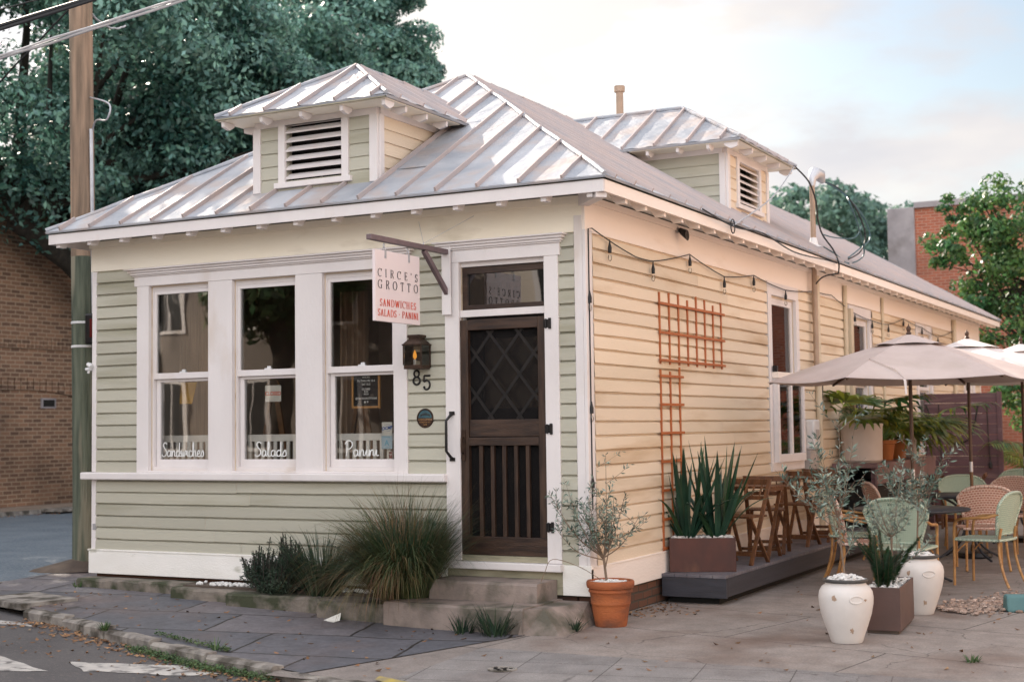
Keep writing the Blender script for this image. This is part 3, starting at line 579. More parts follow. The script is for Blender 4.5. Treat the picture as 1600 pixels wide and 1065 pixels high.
# worn crosswalk bars
def paint(pts, dz=.004, name='crosswalk_marking', f=az):
    mb = MB(); g = random.Random(len(pts)+int(pts[0][0]*10)); P_ = []
    for a, b in zip(pts, pts[1:]+pts[:1]):
        for i in range(7): t_ = i/7; P_.append((a[0]+(b[0]-a[0])*t_+g.uniform(-.018, .018), a[1]+(b[1]-a[1])*t_+g.uniform(-.018, .018)))
    mb.add([(x, y, f(x, y)+dz) for x, y in P_], [tuple(range(len(P_)))]); return struct(mb.build(name, 'road_paint'))
paint([(-2.95, -2.78), (-2.6, -2.98), (-1.78, -2.70), (-1.70, -2.58), (-2.15, -2.45)])
paint([(-4.4, -2.5), (-4.0, -2.72), (-2.8, -3.12), (-3.1, -3.3), (-4.8, -2.9)])
paint([(-5.9, -1.75), (-5.7, -1.95), (-4.35, -1.78), (-4.5, -1.66)]); paint([(-7.3, -.6), (-7.3, -.85), (-6.75, -.75), (-6.8, -.5)])

# ================================================================== HOUSE
house = thing('clapboard_house', 'pale green and cream clapboard cottage with a grey standing seam metal roof on the corner', 'house', (-2.7, 9, .3))
XL = -5.41; YB = 18.6
win_f = [(-4.66, -3.92), (-3.633, -2.90), (-2.60, -1.84)]; WZ0, WZ1 = 1.305, 3.09
holes_f = [(a, b, WZ0, WZ1) for a, b in win_f]+[(-1.17, -.35, .55, 3.08)]
win_s = [(4.97, 5.93, 1.27, 3.12), (8.55, 9.55, 1.27, 3.10), (12.8, 13.8, 1.27, 3.10), (16.9, 17.8, 1.3, 3.05)]
mb = MB()
for a, b, c, d in minus(XL+.002, -.12, .3, 3.58, holes_f): wb(mb, FR, a, b, c, d, -.12, -.002)
for a, b, c, d in minus(.0, YB, .3, 3.58, win_s): wb(mb, SD, a, b, c, d, -.12, -.002)
mb.box((XL, .12, .3), (XL+.1, YB, 3.58)); mb.box((XL+.1, YB-.1, .3), (-.12, YB, 3.58))
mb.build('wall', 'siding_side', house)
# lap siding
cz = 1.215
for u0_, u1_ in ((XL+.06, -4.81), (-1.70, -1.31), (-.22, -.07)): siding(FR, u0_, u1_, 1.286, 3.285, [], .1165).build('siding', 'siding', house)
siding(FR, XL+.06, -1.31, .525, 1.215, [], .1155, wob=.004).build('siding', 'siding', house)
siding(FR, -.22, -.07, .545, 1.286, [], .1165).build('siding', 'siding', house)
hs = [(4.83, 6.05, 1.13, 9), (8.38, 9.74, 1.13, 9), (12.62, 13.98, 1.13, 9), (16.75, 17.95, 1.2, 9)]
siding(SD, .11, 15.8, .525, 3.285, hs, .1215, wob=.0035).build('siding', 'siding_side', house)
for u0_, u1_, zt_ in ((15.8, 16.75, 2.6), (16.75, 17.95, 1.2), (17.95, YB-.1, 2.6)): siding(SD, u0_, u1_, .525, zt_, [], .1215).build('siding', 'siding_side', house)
# corner boards, skirting, friezes
mb = MB()
wb(mb, FR, XL, XL+.06, .525, 1.213, 0, .03); wb(mb, FR, XL, XL+.06, 1.288, 3.28, 0, .03)
wb(mb, FR, -.075, .0, .525, 3.42, 0, .03); wb(mb, SD, -.03, .108, .525, 3.30, 0.001, .03)
wb(mb, SD, YB-.1, YB, .525, 3.3, 0, .03)
mb.build_each('corner_board', 'trim', house, bevel=.004)
mb = MB(); wb(mb, FR, XL-.02, -1.315, .295, .515, 0, .045); wb(mb, FR, -.215, .045, .30, .545, 0, .045); wb(mb, FR, XL-.03, -1.315, .515, .532, 0, .05)
mb.build_each('skirting', 'skirt', house, bevel=.004)
mb = MB(); wb(mb, SD, -.044, 18.6, .30, .518, .001, .045); wb(mb, SD, -.04, 18.6, .518, .535, .001, .05); mb.build('skirting', 'frieze_side', house, bevel=.004)
mb = MB(); wb(mb, FR, XL-.02, -.0, 3.285, 3.585, 0, .026); wb(mb, FR, XL-.035, .0, 3.52, 3.585, .026, .042)
mb.build('frieze', 'frieze', house)
mb = MB(); wb(mb, SD, -.026, 15.8, 3.285, 3.585, .0005, .026); wb(mb, SD, 15.8, YB, 2.6, 3.585, .0005, .026); wb(mb, SD, -.03, YB, 3.53, 3.585, .026, .045)
mb.build('frieze', 'frieze_side', house)
# window group: casings, head, sill band
mb = MB()
for a, b in ((-4.81, -4.66), (-3.92, -3.633), (-2.90, -2.60), (-1.84, -1.70)): wb(mb, FR, a, b, 1.286, 3.10, 0, .045)
wb(mb, FR, -4.66, -1.84, 1.286, 1.305, 0, .04)
wb(mb, FR, -4.84, -1.67, 3.10, 3.195, 0, .05)
mb.build_each('window_casing', 'trim', house, bevel=.003)
mb = MB(); crown_profile(mb, FR, -4.84, -1.67, 3.195, [(.014, .065, .015), (.022, .082, .03), (.022, .10, .05), (.014, .125, .075)]); mb.build('cornice', 'trim', house, bevel=.003)
mb = MB(); wb(mb, FR, -5.50, -1.30, 1.215, 1.286, 0, .10); mb.build('sill', 'trim', house, bevel=.012)
# front sash windows
def sash_window(S, u0, u1, v0, v1, zm, lower_in, depth=.055, frame='trim', rail=.055, o=0, lock=True, glass='glass'):
    f = MB(); d0, d1 = -.115, -.012
    wb(f, S, u0, u0+.018, v0, v1, d0, d1); wb(f, S, u1-.018, u1, v0, v1, d0, d1); wb(f, S, u0+.018, u1-.018, v1-.04, v1, d0, d1); wb(f, S, u0+.018, u1-.018, v0, v0+.035, d0, d1)
    wo = f.build('window', frame, house, bevel=.002)
    s = MB(); a, b = u0+.018, u1-.018
    wb(s, S, a, a+.03, zm, v1-.04, -.055, -.016); wb(s, S, b-.03, b, zm, v1-.04, -.055, -.016); wb(s, S, a+.03, b-.03, v1-.075, v1-.04, -.055, -.016); wb(s, S, a, b, zm-.002, zm+rail, -.058, -.013)
    s.build('upper_sash', frame, wo, bevel=.002)
    s = MB(); c, e = a+.005, b-.005
    wb(s, S, c, c+.045, v0+.035, zm-.004, -.088, -.048); wb(s, S, e-.03, e, v0+.035, zm-.004, -.088, -.048); wb(s, S, c+.045, e-.03, v0+.035, v0+.105, -.088, -.048); wb(s, S, c+.045, e-.03, zm-.03, zm-.004, -.088, -.048)
    s.build('lower_sash', frame, wo, bevel=.002)
    g_ = MB(); wb(g_, S, a+.028, b-.028, zm+rail-.003, v1-.073, -.037, -.033); wb(g_, S, c+.043, e-.028, v0+.103, zm-.028, -.070, -.066); g_.build('pane', glass, wo)
    if lock:
        l = MB(); um = (u0+u1)/2; wb(l, S, um-.035, um+.035, zm+rail, zm+rail+.012, -.05, -.018); wb(l, S, um-.01, um+.03, zm+rail+.012, zm+rail+.03, -.042, -.024); l.build('latch', 'white_plastic', wo, bevel=.002)
    return wo
fw_ = [sash_window(FR, a, b, WZ0, WZ1, 2.19, 0) for a, b in win_f]
# lettering on the lower panes (applied to the glass)
for k, (t_, u, wdt) in enumerate((('Sandwiches', -4.585, .53), ('Salads', -3.455, .375), ('Panini', -2.43, .36))):
    script_text(t_, (u, .0635, 1.437), (1, 0, 0), (0, 0, 1), .135, wdt).build('pane_lettering', 'letter_white', fw_[k])
# side windows
for k, (a, b, c, d) in enumerate(win_s):
    mb = MB(); wb(mb, SD, a-.13, a, c-.03, d+.02, 0, .04); wb(mb, SD, b, b+.12, c-.03, d+.02, 0, .04); wb(mb, SD, a-.13, b+.12, d+.02, d+.17, 0, .035)
    wb(mb, SD, a-.15, b+.14, c-.13, c-.03, 0, .06); mb.build_each('window_casing', 'trim', house, bevel=.003)
    if k == 0:
        wo = sash_window(SD, a, b, c, d, 2.19, 0, rail=.06, lock=False)
        s = MB(); A, B, Z0, Z1 = a-.03, b+.08, c-.03, 2.19
        for u0, u1, v0, v1 in ((A, A+.07, Z0, Z1), (B-.07, B, Z0, Z1), (A+.07, B-.07, Z0, Z0+.09), (A+.07, B-.07, Z1-.06, Z1), ((A+B)/2-.03, (A+B)/2+.03, Z0+.09, Z1-.06)): wb(s, SD, u0, u1, v0, v1, .042, .10)
        s.build('serving_hatch', 'trim', wo, bevel=.003)
        s = MB(); wb(s, SD, A+.07, B-.07, Z0+.09, Z1-.06, .068, .072); s.build('hatch_pane', 'glass', wo)
        s = MB(); wb(s, SD, A-.02, B+.02, Z1, Z1+.07, .0405, .115); s.build('hatch_hood', 'frieze_side', wo, bevel=.004)
        s = MB(); wb(s, SD, A-.02, A+.02, Z1+.07, Z1+.14, .05, .10); s.build('hatch_bracket', 'black_iron', wo)
    else: sash_window(SD, a, b, c, d, 2.19, 0, lock=False)
# curtains / blinds behind the side windows
for a, b, c, d in win_s:
    mb = MB(); n = 30
    vs = []
    for i in range(n+1):
        u = a+.04+(b-a-.08)*i/n
        for z in (c+.05, d-.05): vs.append((-.125+.005*math.sin(i*1.9), u, z))
    mb.add(vs, [(2*i, 2*i+1, 2*i+3, 2*i+2) for i in range(n)]); mb.build('curtain', 'sheer', house)
# door surround
mb = MB(); wb(mb, FR, -1.31, -1.17, .555, 3.10, 0, .045); wb(mb, FR, -.35, -.22, .555, 3.10, 0, .045); wb(mb, FR, -1.33, -.20, 3.10, 3.205, 0, .05)
wb(mb, FR, -1.17, -.35, 2.625, 2.685, -.10, .02); wb(mb, FR, -1.17, -.35, 3.06, 3.10, -.10, -.0)
wb(mb, FR, -1.17, -1.155, .58, 2.625, -.11, -.03); wb(mb, FR, -.365, -.35, .58, 2.625, -.11, -.03)
mb.build_each('door_casing', 'trim', house, bevel=.003)
mb = MB(); crown_profile(mb, FR, -1.33, -.20, 3.205, [(.014, .065, .015), (.022, .08, .028), (.022, .098, .045), (.014, .118, .065)]); mb.build('cornice', 'trim', house, bevel=.003)
tr = MB(); a, b = -1.168, -.352
for u0, u1, v0, v1 in ((a, a+.05, 2.69, 3.055), (b-.02, b, 2.69, 3.055), (a+.05, b-.02, 2.69, 2.73), (a+.05, b-.02, 3.0, 3.055)): wb(tr, FR, u0, u1, v0, v1, -.07, -.02)
tr = tr.build('transom', 'dark_wood_h', house, bevel=.002)
g_ = MB(); wb(g_, FR, a+.05, b-.02, 2.73, 3.0, -.046, -.042); g_.build('pane', 'glass_dark', tr)
mb = MB(); wb(mb, FR, -1.335, -.205, .49, .552, 0, .10); mb.build('threshold', 'trim', house, bevel=.008)
mb = MB(); wb(mb, FR, -1.19, -.33, .553, .602, -.10, .03); mb.build('door_sill', 'moss_wood', house, bevel=.003)
mb = MB(); wb(mb, FR, -1.31, -.215, .30, .49, 0, .035); mb.build('riser_board', 'moss_wood', house)
# inner door (dark, glazed) and screen door in front
idr = MB(); a, b = -1.155, -.365
for u0, u1, v0, v1 in ((a, a+.16, .60, 2.62), (b-.09, b, .60, 2.62), (a+.16, b-.09, 2.44, 2.62), (a+.16, b-.09, .60, 1.84)): wb(idr, FR, u0, u1, v0, v1, -.10, -.062)
idr = idr.build('door', 'black_iron', house, bevel=.003)
g_ = MB(); wb(g_, FR, a+.16, b-.09, 1.84, 2.44, -.083, -.079); g_.build('pane', 'glass', idr)
sdo = MB(); a, b = -1.19, -.33; o0, o1 = -.022, .028
for u0, u1, v0, v1 in ((a, a+.095, .76, 2.60), (b-.095, b, .76, 2.60)): wb(sdo, FR, u0, u1, v0, v1, o0, o1)
sd_ = sdo.build('screen_door', 'dark_wood', house, bevel=.004)
mb = MB()
for u0, u1, v0, v1 in ((a+.095, b-.095, 2.51, 2.60), (a+.095, b-.095, 1.525, 1.595), (a-.005, b+.005, .605, .76)): wb(mb, FR, u0, u1, v0, v1, o0-.001, o1+.002)
mb.build_each('rail', 'dark_wood_h', sd_, bevel=.004)
mb = MB(); wb(mb, FR, a+.095, b-.095, 1.60, 1.745, -.02, .012); mb.build('lock_rail', 'dark_wood_h', sd_, bevel=.003)
for k in range(5):
    u = a+.095+(b-a-.19)*(k+1)/6; mb = MB(); wb(mb, FR, u-.017, u+.017, .76, 1.525, -.012, .020); mb.build('baluster', 'dark_wood', sd_, bevel=.003)
mb = MB(); wb(mb, FR, a+.095, b-.095, .76, 1.60, -.020, -.018); wb(mb, FR, a+.095, b-.095, 1.745, 2.51, -.020, -.018); mb.build('screen', 'screen_mesh', sd_)
# diamond lattice behind the screen
mb = MB(); u0, u1, v0, v1 = a+.095, b-.095, 1.745, 2.51; H_ = v1-v0; W2 = u1-u0
def clipseg(p, q):
    (x0, y0), (x1, y1) = p, q; t0, t1 = 0, 1
    for p_, q_ in ((-(x1-x0), x0-u0), (x1-x0, u1-x0), (-(y1-y0), y0-v0), (y1-y0, v1-y0)):
        if abs(p_) < 1e-9:
            if q_ < 0: return None
        else:
            r_ = q_/p_
            if p_ < 0: t0 = max(t0, r_)
            else: t1 = min(t1, r_)
    return None if t0 >= t1 else ((x0+(x1-x0)*t0, y0+(y1-y0)*t0), (x0+(x1-x0)*t1, y0+(y1-y0)*t1))
for k in range(-3, 4):
    for sg in (1, -1):
        um = (u0+u1)/2+(k*.5+.25)*W2*.83; s_ = clipseg((um-sg*H_*.40, v0-.0), (um+sg*H_*.40, v1)) if k in (-1, 0) else clipseg((um-sg*H_*.40, v0), (um+sg*H_*.40, v1))
        if s_ and math.dist(*s_) > .12: mb.beam((s_[0][0], .0175+(.006 if sg > 0 else 0), s_[0][1]), (s_[1][0], .0175+(.006 if sg > 0 else 0), s_[1][1]), .006, .026, (0, 1, 0)) if False else mb.beam((s_[0][0], .012+(.0065 if sg > 0 else 0), s_[0][1]), (s_[1][0], .012+(.0065 if sg > 0 else 0), s_[1][1]), .026, .006, (0, 1, 0))
mb.build('lattice', 'black_iron', sd_)
for z in (2.535, 1.66, .85):
    mb = MB(); wb(mb, FR, -.36, -.30, z-.035, z+.035, .029, .047); mb.tube([FR(-.335, z-.04, .05), FR(-.335, z+.04, .05)], .009, 8); wb(mb, FR, -.31, -.285, z-.045, z+.045, .046, .056)
    mb.build('hinge', 'black_iron', sd_, bevel=.002)
mb = MB(); wb(mb, FR, -1.165, -1.125, 1.40, 1.66, .029, .035); mb.lathe([(.0, 0), (.02, .0), (.02, .006), (0, .006)], (0, 0, 0), 12)
mb.v = mb.v[:8]+[(x-1.145, -.035-z, 1.42+y) for x, y, z in mb.v[8:]]
mb.tube([FR(-1.145, 1.60, .035), FR(-1.145, 1.59, .065), FR(-1.145, 1.53, .07), FR(-1.145, 1.47, .065), FR(-1.145, 1.46, .035)], .007, 8); mb.build('lock_plate', 'bronze', sd_)
mb = MB(); mb.tube([FR(-1.245, 1.80, .046), FR(-1.25, 1.785, .07), FR(-1.275, 1.74, .10), FR(-1.275, 1.48, .10), FR(-1.25, 1.43, .07), FR(-1.245, 1.415, .046)], [.014, .013, .0125, .0125, .013, .014], 10)
wb(mb, FR, -1.27, -1.22, 1.79, 1.82, .0455, .056); wb(mb, FR, -1.27, -1.22, 1.395, 1.425, .0455, .056); mb.build('grab_handle', 'black_iron', house, smooth=True)
# small fittings of the front
mb = MB(); wb(mb, FR, -5.385, -5.345, .72, .78, .03, .036); mb.build('tag_plate', 'galv', house)
mb = MB(); mb.tube([(-5.46, -.03, 2.36), (-5.41, -.05, 2.34), (-5.39, -.06, 2.33)], .022, 8); mb.tube([(-5.47, -.05, 2.31), (-5.40, -.05, 2.31)], .016, 8); mb.tube([(-5.41, -.04, 2.37), (-5.44, -.05, 2.27)], .012, 8); mb.build('flag_holder', 'white_plastic', house, smooth=True)
# brick foundation along the side
mb = MB(); mb.box((-.1, .02, -.05), (.008, YB-.02, .3)); mb.build('foundation', 'brick_base', house)
mb = MB(); mb.box((XL+.02, .03, .0), (-.12, .10, .3)); mb.build('foundation', 'brick_base', house)

# ---- main roof
EL, ER, EF, EB, EZ = -5.66, .385, -.41, 19.0, 3.665
PF = Vector((-2.66, 2.79, 5.53)); PB = Vector((-2.66, 15.9, 5.53))
c_ = [Vector((EL, EF, EZ)), Vector((ER, EF, EZ)), Vector((ER, EB, EZ)), Vector((EL, EB, EZ))]
def hip_roof(parent, ridge0, ridge1, corners, seam, th=.018, extra=None, mat='roof_metal', planes='flrb', wob=.004, cap=.022, sh=.036, seed=5, start={}):
    """corners: front-left, front-right, back-right, back-left"""
    g = random.Random(seed)
    fl, fr, br, bl = corners
    P_ = {'f': (fl, fr, ridge0, ridge0), 'r': (fr, br, ridge1, ridge0), 'b': (br, bl, ridge1, ridge1), 'l': (bl, fl, ridge0, ridge1)}
    pan = MB(); sm = MB(); smx = MB(); rf = None
    for k in planes:
        A, B, C_, D = P_[k]; e = (B-A); Ln = e.length; e.normalize(); nrm = (B-A).cross(C_-A).normalized()
        updir = nrm.cross(e).normalized()
        run = (C_-A).dot(updir); dx0 = (D-A).dot(e); dx1 = (C_-A).dot(e)
        def top(s):   # run length up the slope at distance s along the eave
            if s < dx0: return run*s/dx0
            if s > dx1: return run*(Ln-s)/(Ln-dx1)
            return run
        st = start.get(k, seam*.5); ss = [0]; s = st
        while s < Ln-.08: ss.append(s); s += seam
        ss.append(Ln)
        for s in ss[1:-1]:
            t_ = top(s)
            if t_ < .12: continue
            n = max(2, int(t_/.5)); pts = []
            for i in range(n+1): pts.append(A+e*(s+g.uniform(-wob, wob))+updir*(t_*i/n-.004*(i == 0)))
            hh = sh*g.uniform(.85, 1.15)
            vs_ = [c_q for p in pts for c_q in (p-e*.011, p+e*.011, p+e*.0088+nrm*hh, p-e*.0088+nrm*hh)]
            (sm if k in 'fr' else smx).add(vs_, [(i*4+a_, i*4+(a_+1) % 4, (i+1)*4+(a_+1) % 4, (i+1)*4+a_) for i in range(len(pts)-1) for a_ in range(4)]+[(3, 2, 1, 0), tuple(len(vs_)-4+a_ for a_ in range(4))])
        # pans between seams, slightly dished and split across
        for a, b in zip(ss, ss[1:]):
            brk = sorted([0.]+[x for x in (dx0, dx1) if a < x < b]+[1e9])
            xs = [a]+[x for x in (dx0, dx1) if a+1e-4 < x < b-1e-4]+[b]; xs = [x for i, x in enumerate(xs) if i == 0 or x > xs[i-1]+1e-5]
            fine = []
            for p, q in zip(xs, xs[1:]):
                m_ = max(1, round((q-p)/.10)); fine += [p+(q-p)*i/m_ for i in range(m_)]
            fine.append(xs[-1]); rows = 10; vs = []
            ph = g.uniform(0, 9); am = g.uniform(.004, .010)
            for x in fine:
                t_ = max(top(x), 0)
                for j in range(rows+1):
                    y = t_*j/rows; w_ = am*math.sin(ph+y*2.3+x*1.7)*math.sin(math.pi*min(1, max(0, (x-a)/(b-a))))*math.sin(math.pi*j/rows)
                    vs.append(A+e*x+updir*y+nrm*w_)
            m_ = rows+1; pan.add(vs, [(i*m_+j, (i+1)*m_+j, (i+1)*m_+j+1, i*m_+j+1) for i in range(len(fine)-1) for j in range(rows)])
            if k in 'fr':      # folded cross joints in the pans
                for _ in range(1 if g.random() < .6 else 2):
                    tj = run*g.uniform(.12, .9)
                    if tj < min(top(a+.02), top(b-.02))-.1: pan.prism([A+e*(a+.013)+updir*tj+nrm*.001, A+e*(b-.013)+updir*(tj+g.uniform(-.01, .01))+nrm*.001, A+e*(b-.013)+updir*(tj+.028)+nrm*.001, A+e*(a+.013)+updir*(tj+.028)+nrm*.001], nrm*.006)
        # dripping edge of the sheet
        pan.prism([A-updir*.012-nrm*.002, B-updir*.012-nrm*.002, B-updir*.012-nrm*.02, A-updir*.012-nrm*.02], updir*.012)
    rf = pan.build('roof', mat, parent); sm.build_each('seam', 'roof_seam', rf); tag(smx.build('seams', 'roof_seam', rf), kind='stuff')
    cp = MB()
    segs = [(fl, ridge0), (fr, ridge0)]+([(br, ridge1), (bl, ridge1)] if 'b' in planes else [])+([(ridge0, ridge1)] if (ridge1-ridge0).length > .1 else [])
    for a, b in segs:
        n = max(2, int((b-a).length/.28)); pts = [a.lerp(b, i/n)+Vector((g.uniform(-.006, .006), g.uniform(-.006, .006), .012+g.uniform(-.006, .006))) for i in range(n+1)]
        cp.tube(pts, [cap*g.uniform(.8, 1.2) for _ in pts], 6)
    cp.build('hip_cap', mat, rf)
    return rf
roof = hip_roof(house, PF, PB, c_, .391, start={'f': .192, 'r': .2, 'l': .2, 'b': .2})
# underside, fascia and rafter tails
mb = MB(); mb.box((EL+.03, EF+.03, 3.60), (ER-.03, .0-.03, 3.615)); mb.box((.03, -.03, 3.60), (ER-.03, EB-.03, 3.615)); mb.box((EL+.03, -.03, 3.60), (XL-.03, EB-.03, 3.615)); mb.box((XL-.03, YB, 3.60), (.03, EB-.03, 3.615)); mb.build('soffit', 'skirt', house)
mb = MB(); mb.box((EL+.02, EF+.018, 3.535), (ER-.02, EF+.043, 3.632)); mb.box((EL+.02, EF+.043, 3.535), (EL+.045, EB-.02, 3.632)); fo = mb.build('fascia', 'trim', house)
mb = MB(); mb.box((ER-.043, EF+.0435, 3.535), (ER-.018, EB-.02, 3.632)); mb.build('fascia', 'frieze_side', house)
mb = MB()
x = EL+.12
while x < ER: mb.prism([(x-.024, EF+.046, 3.503), (x-.024, EF+.13, 3.503), (x-.024, EF+.20, 3.60), (x-.024, EF+.046, 3.60)], (.048, 0, 0)); x += .412
mb.build_each('rafter_tail', 'trim', house)
mb = MB(); y = .12
while y < EB-.1: mb.prism([(ER-.046, y-.024, 3.503), (ER-.13, y-.024, 3.503), (ER-.20, y-.024, 3.60), (ER-.046, y-.024, 3.60)], (0, .048, 0)); y += .43
mb.build_each('rafter_tail', 'frieze_side', house)
mb = MB(); mb.beam((.01, -.01, 3.545), (ER-.06, EF+.06, 3.545), .09, .10); mb.build('hip_bracket', 'trim', house)
# roof deck slab underneath (solid so no light leaks)
mb = MB(); q = [c-Vector((0, 0, .03))+Vector((sx_, sy_, 0)) for c, (sx_, sy_) in zip(c_, ((.03, .03), (-.03, .03), (-.03, -.03), (.03, -.03)))]; p0 = PF-Vector((0, 0, .05)); p1 = PB-Vector((0, 0, .05))
mb.add(q+[p0, p1], [(0, 1, 4), (1, 2, 5, 4), (2, 3, 5), (3, 0, 4, 5), (3, 2, 1, 0)]); mb.build('roof_deck', 'moss_wood', house)

# ---- dormers
def rz_front(y): return 3.665+(y-EF)*(5.53-3.665)/(2.79-EF)
def rz_side(x): return 3.665+(ER-x)*(5.53-3.665)/(ER+2.66)
def dormer(S, roofz, o_wall, u0, u1, zb, zt, over, slope, louver, backo, flip, sid1, sid2, tailm, eu0=None, eu1=None, dv=0):
    """S frame of the face; o_wall = outward position of the face; roof runs back (towards -o)"""
    d = thing  # alias
    um = (u0+u1)/2; vu0, vu1, vz0, vz1 = louver
    body = MB()
    def zr(o): return roofz(o)
    # face backing with vent opening
    for a, b, c, e_ in minus(u0, u1, zb-.15, zt, [(vu0, vu1, vz0, vz1)]): wb(body, S, a, b, c, e_, o_wall-.08, o_wall-.002)
    # cheek walls as prisms
    ob = o_wall-.082; 
    def back_o(z):  # where the roof surface reaches z
        lo_, hi_ = o_wall-4, o_wall
        for _ in range(40):
            m_ = (lo_+hi_)/2
            if zr(m_) > z: lo_ = m_
            else: hi_ = m_
        return lo_
    bo = back_o(zt)
    for ua, ub in ((u0, u0+.06), (u1-.06, u1)):
        body.prism([S(ua, zb-.2, ob), S(ua, zt, ob), S(ua, zt, bo-.1), S(ua, zr(bo-.1)-.2, bo-.1)], Vector(S(ub, 0, 0))-Vector(S(ua, 0, 0)))
    bd = body.build('dormer', sid1, house)
    siding(S, u0+.075, u1-.075, zb-.02, zt, [(vu0-.07, vu1+.07, vz0-.06, vz1+.2)], .115) if False else None
    s = MB(); 
    for ua_, ub_ in ((u0+.07, vu0-.06), (vu1+.06, u1-.07)): siding(lambda u, v, o: S(u, v, o+o_wall), ua_, ub_, zb-.01, zt, [], .118, lip=.014).build('siding', sid1, bd)
    s2 = siding(lambda u, v, o: S(u, v, o+o_wall), vu0-.06, vu1+.06, zb-.01, vz0-.07, [], .118, lip=.014); s2.build('siding', sid1, bd)
    # cheek siding (boards trimmed to the roof slope)
    for ue, sg, mt in ((u1, 1, sid2), (u0, -1, sid2)):
        n = int((zt-zb)/.118)+1; mbb = MB()
        for k in range(n):
            z0 = zt-(n-k)*.118+.0; z1 = z0+.118
            if z1 > zt+.001: z1 = zt
            oA = o_wall-.06; oB0 = back_o(z0)-.02; oB1 = back_o(z1)-.02
            if oB1 > oA: continue
            oB0 = min(oB0, oA)
            mbb.add([S(ue+sg*.02, z0, oA), S(ue+sg*.02, z0, oB0), S(ue+sg*.006, z1, oB1), S(ue+sg*.006, z1, oA), S(ue, z0, oA), S(ue, z0, oB0)], [(0, 1, 2, 3), (0, 4, 5, 1)])
        mbb.build('cheek_siding', mt, bd)
    cb = MB()
    wb(cb, S, u0-.015, u0+.07, zb-.01, zt, o_wall, o_wall+.03); wb(cb, S, u1-.07, u1+.015, zb-.01, zt, o_wall, o_wall+.03)
    wb(cb, S, u1+.0005, u1+.03, zb-.01, zt, o_wall-.07, o_wall-.0005); wb(cb, S, u0-.03, u0-.0005, zb-.01, zt, o_wall-.07, o_wall-.0005)
    cb.build_each('corner_board', 'trim', bd, bevel=.003)
    fz = MB(); wb(fz, S, u0, u1, zt, zt+.085, o_wall-.03, o_wall+.02)
    for ua in (u0-.02, u1-.04): fz.box(S(ua, zt, o_wall-.0305), S(ua+.06, zt+.085, bo-.05))
    fz.build('frieze', 'trim', bd)
    # louvred vent
    v_ = MB()
    wb(v_, S, vu0-.075, vu0, vz0-.02, zt, o_wall, o_wall+.035); wb(v_, S, vu1, vu1+.075, vz0-.02, zt, o_wall, o_wall+.035); wb(v_, S, vu0, vu1, vz1, zt, o_wall, o_wall+.033)
    wb(v_, S, vu0-.11, vu1+.11, vz0-.07, vz0-.02, o_wall, o_wall+.055)
    vo = v_.build('vent', 'trim', bd, bevel=.003)
    sl = MB(); n = 6; hh = (vz1-vz0)
    for k in range(n):
        z = vz0+hh*(k+.12)/n; sl.prism([S(vu0, z, o_wall+.016), S(vu0, z+.014, o_wall+.020), S(vu0, z+.062, o_wall-.045), S(vu0, z+.050, o_wall-.050)], Vector(S(vu1, 0, 0))-Vector(S(vu0, 0, 0)))
    sl.build('louvers', 'trim', vo)
    bk = MB(); wb(bk, S, vu0-.05, vu1+.05, vz0-.05, vz1+.05, o_wall-.16, o_wall-.15); bk.build('vent_void', 'black_void', vo)
    # roof
    ze = zt+.055; e0 = (eu0 if eu0 is not None else u0-over); e1 = (eu1 if eu1 is not None else u1+over); hw = (e1-e0)/2; uc = (e0+e1)/2; of = o_wall+over; zrg = ze+.04+hw*slope
    A = Vector(S(e0, ze+.04, of)); B = Vector(S(e1, ze+.04, of))
    oback_e = back_o(ze+.04)-.12; oback_r = back_o(zrg)-.2
    ap = Vector(S(uc, zrg, of-hw)); rb = Vector(S(uc, zrg, oback_r)); Cb = Vector(S(e1, ze+.04, oback_e)); Db = Vector(S(e0, ze+.04, oback_e))
    # planes: front triangle, two side quads ending in the main roof
    pan = MB(); sm = MB(); g = random.Random(int(abs(um)*10)+3)
    def plane(A_, B_, C__, D_, st):   # A->B eave, D above A, C above B
        n_ = (B_-A_).cross(C__-A_)
        if n_.z < 0: n_ = -n_
        n_.normalize(); e = (B_-A_); Ln = e.length; e.normalize(); upd = n_.cross(e)
        if upd.z < 0: upd = -upd
        run = max((C__-A_).dot(upd), .01); dx0 = (D_-A_).dot(e); dx1 = (C__-A_).dot(e)
        def top(s):
            if dx0 > 0 and s < dx0: return run*s/dx0
            if s > dx1: return run*(Ln-s)/max(Ln-dx1, 1e-3)
            return run
        nn = 24; vs = []
        for i in range(nn+1):
            for j in range(9): vs.append(A_.lerp(D_, j/8).lerp(B_.lerp(C__, j/8), i/nn)+n_*(.004*math.sin(i*1.7+j*1.3)*(0 < i < nn)))
        pan.add(vs, [(i*9+j, (i+1)*9+j, (i+1)*9+j+1, i*9+j+1) for i in range(nn) for j in range(8)])
        s = st
        while s < max(Ln, dx1)-.06:
            t0_ = 0 if s <= Ln else run*(s-Ln)/(dx1-Ln)
            t_ = run*s/dx0 if dx0 > 0 and s < dx0 else (run if s <= dx1 else run*(Ln-s)/max(Ln-dx1, 1e-3))
            if t_-t0_ > .1:
                p = A_+e*s+upd*t0_; q_ = A_+e*s+upd*t_; sm.prism([p-e*.011, p+e*.011, p+e*.009+n_*.036, p-e*.009+n_*.036], q_-p)
            s += .391
        pan.prism([A_-n_*.004-upd*.01, B_-n_*.004-upd*.01, B_-n_*.028-upd*.01, A_-n_*.028-upd*.01], upd*.01)
    plane(A, B, ap, ap, .18); plane(B, Cb, rb, ap, .22); plane(A, Db, rb, ap, .22)
    rf = pan.build('dormer_roof', 'roof_metal', bd); sm.build_each('seam', 'roof_seam', rf)
    cp = MB()
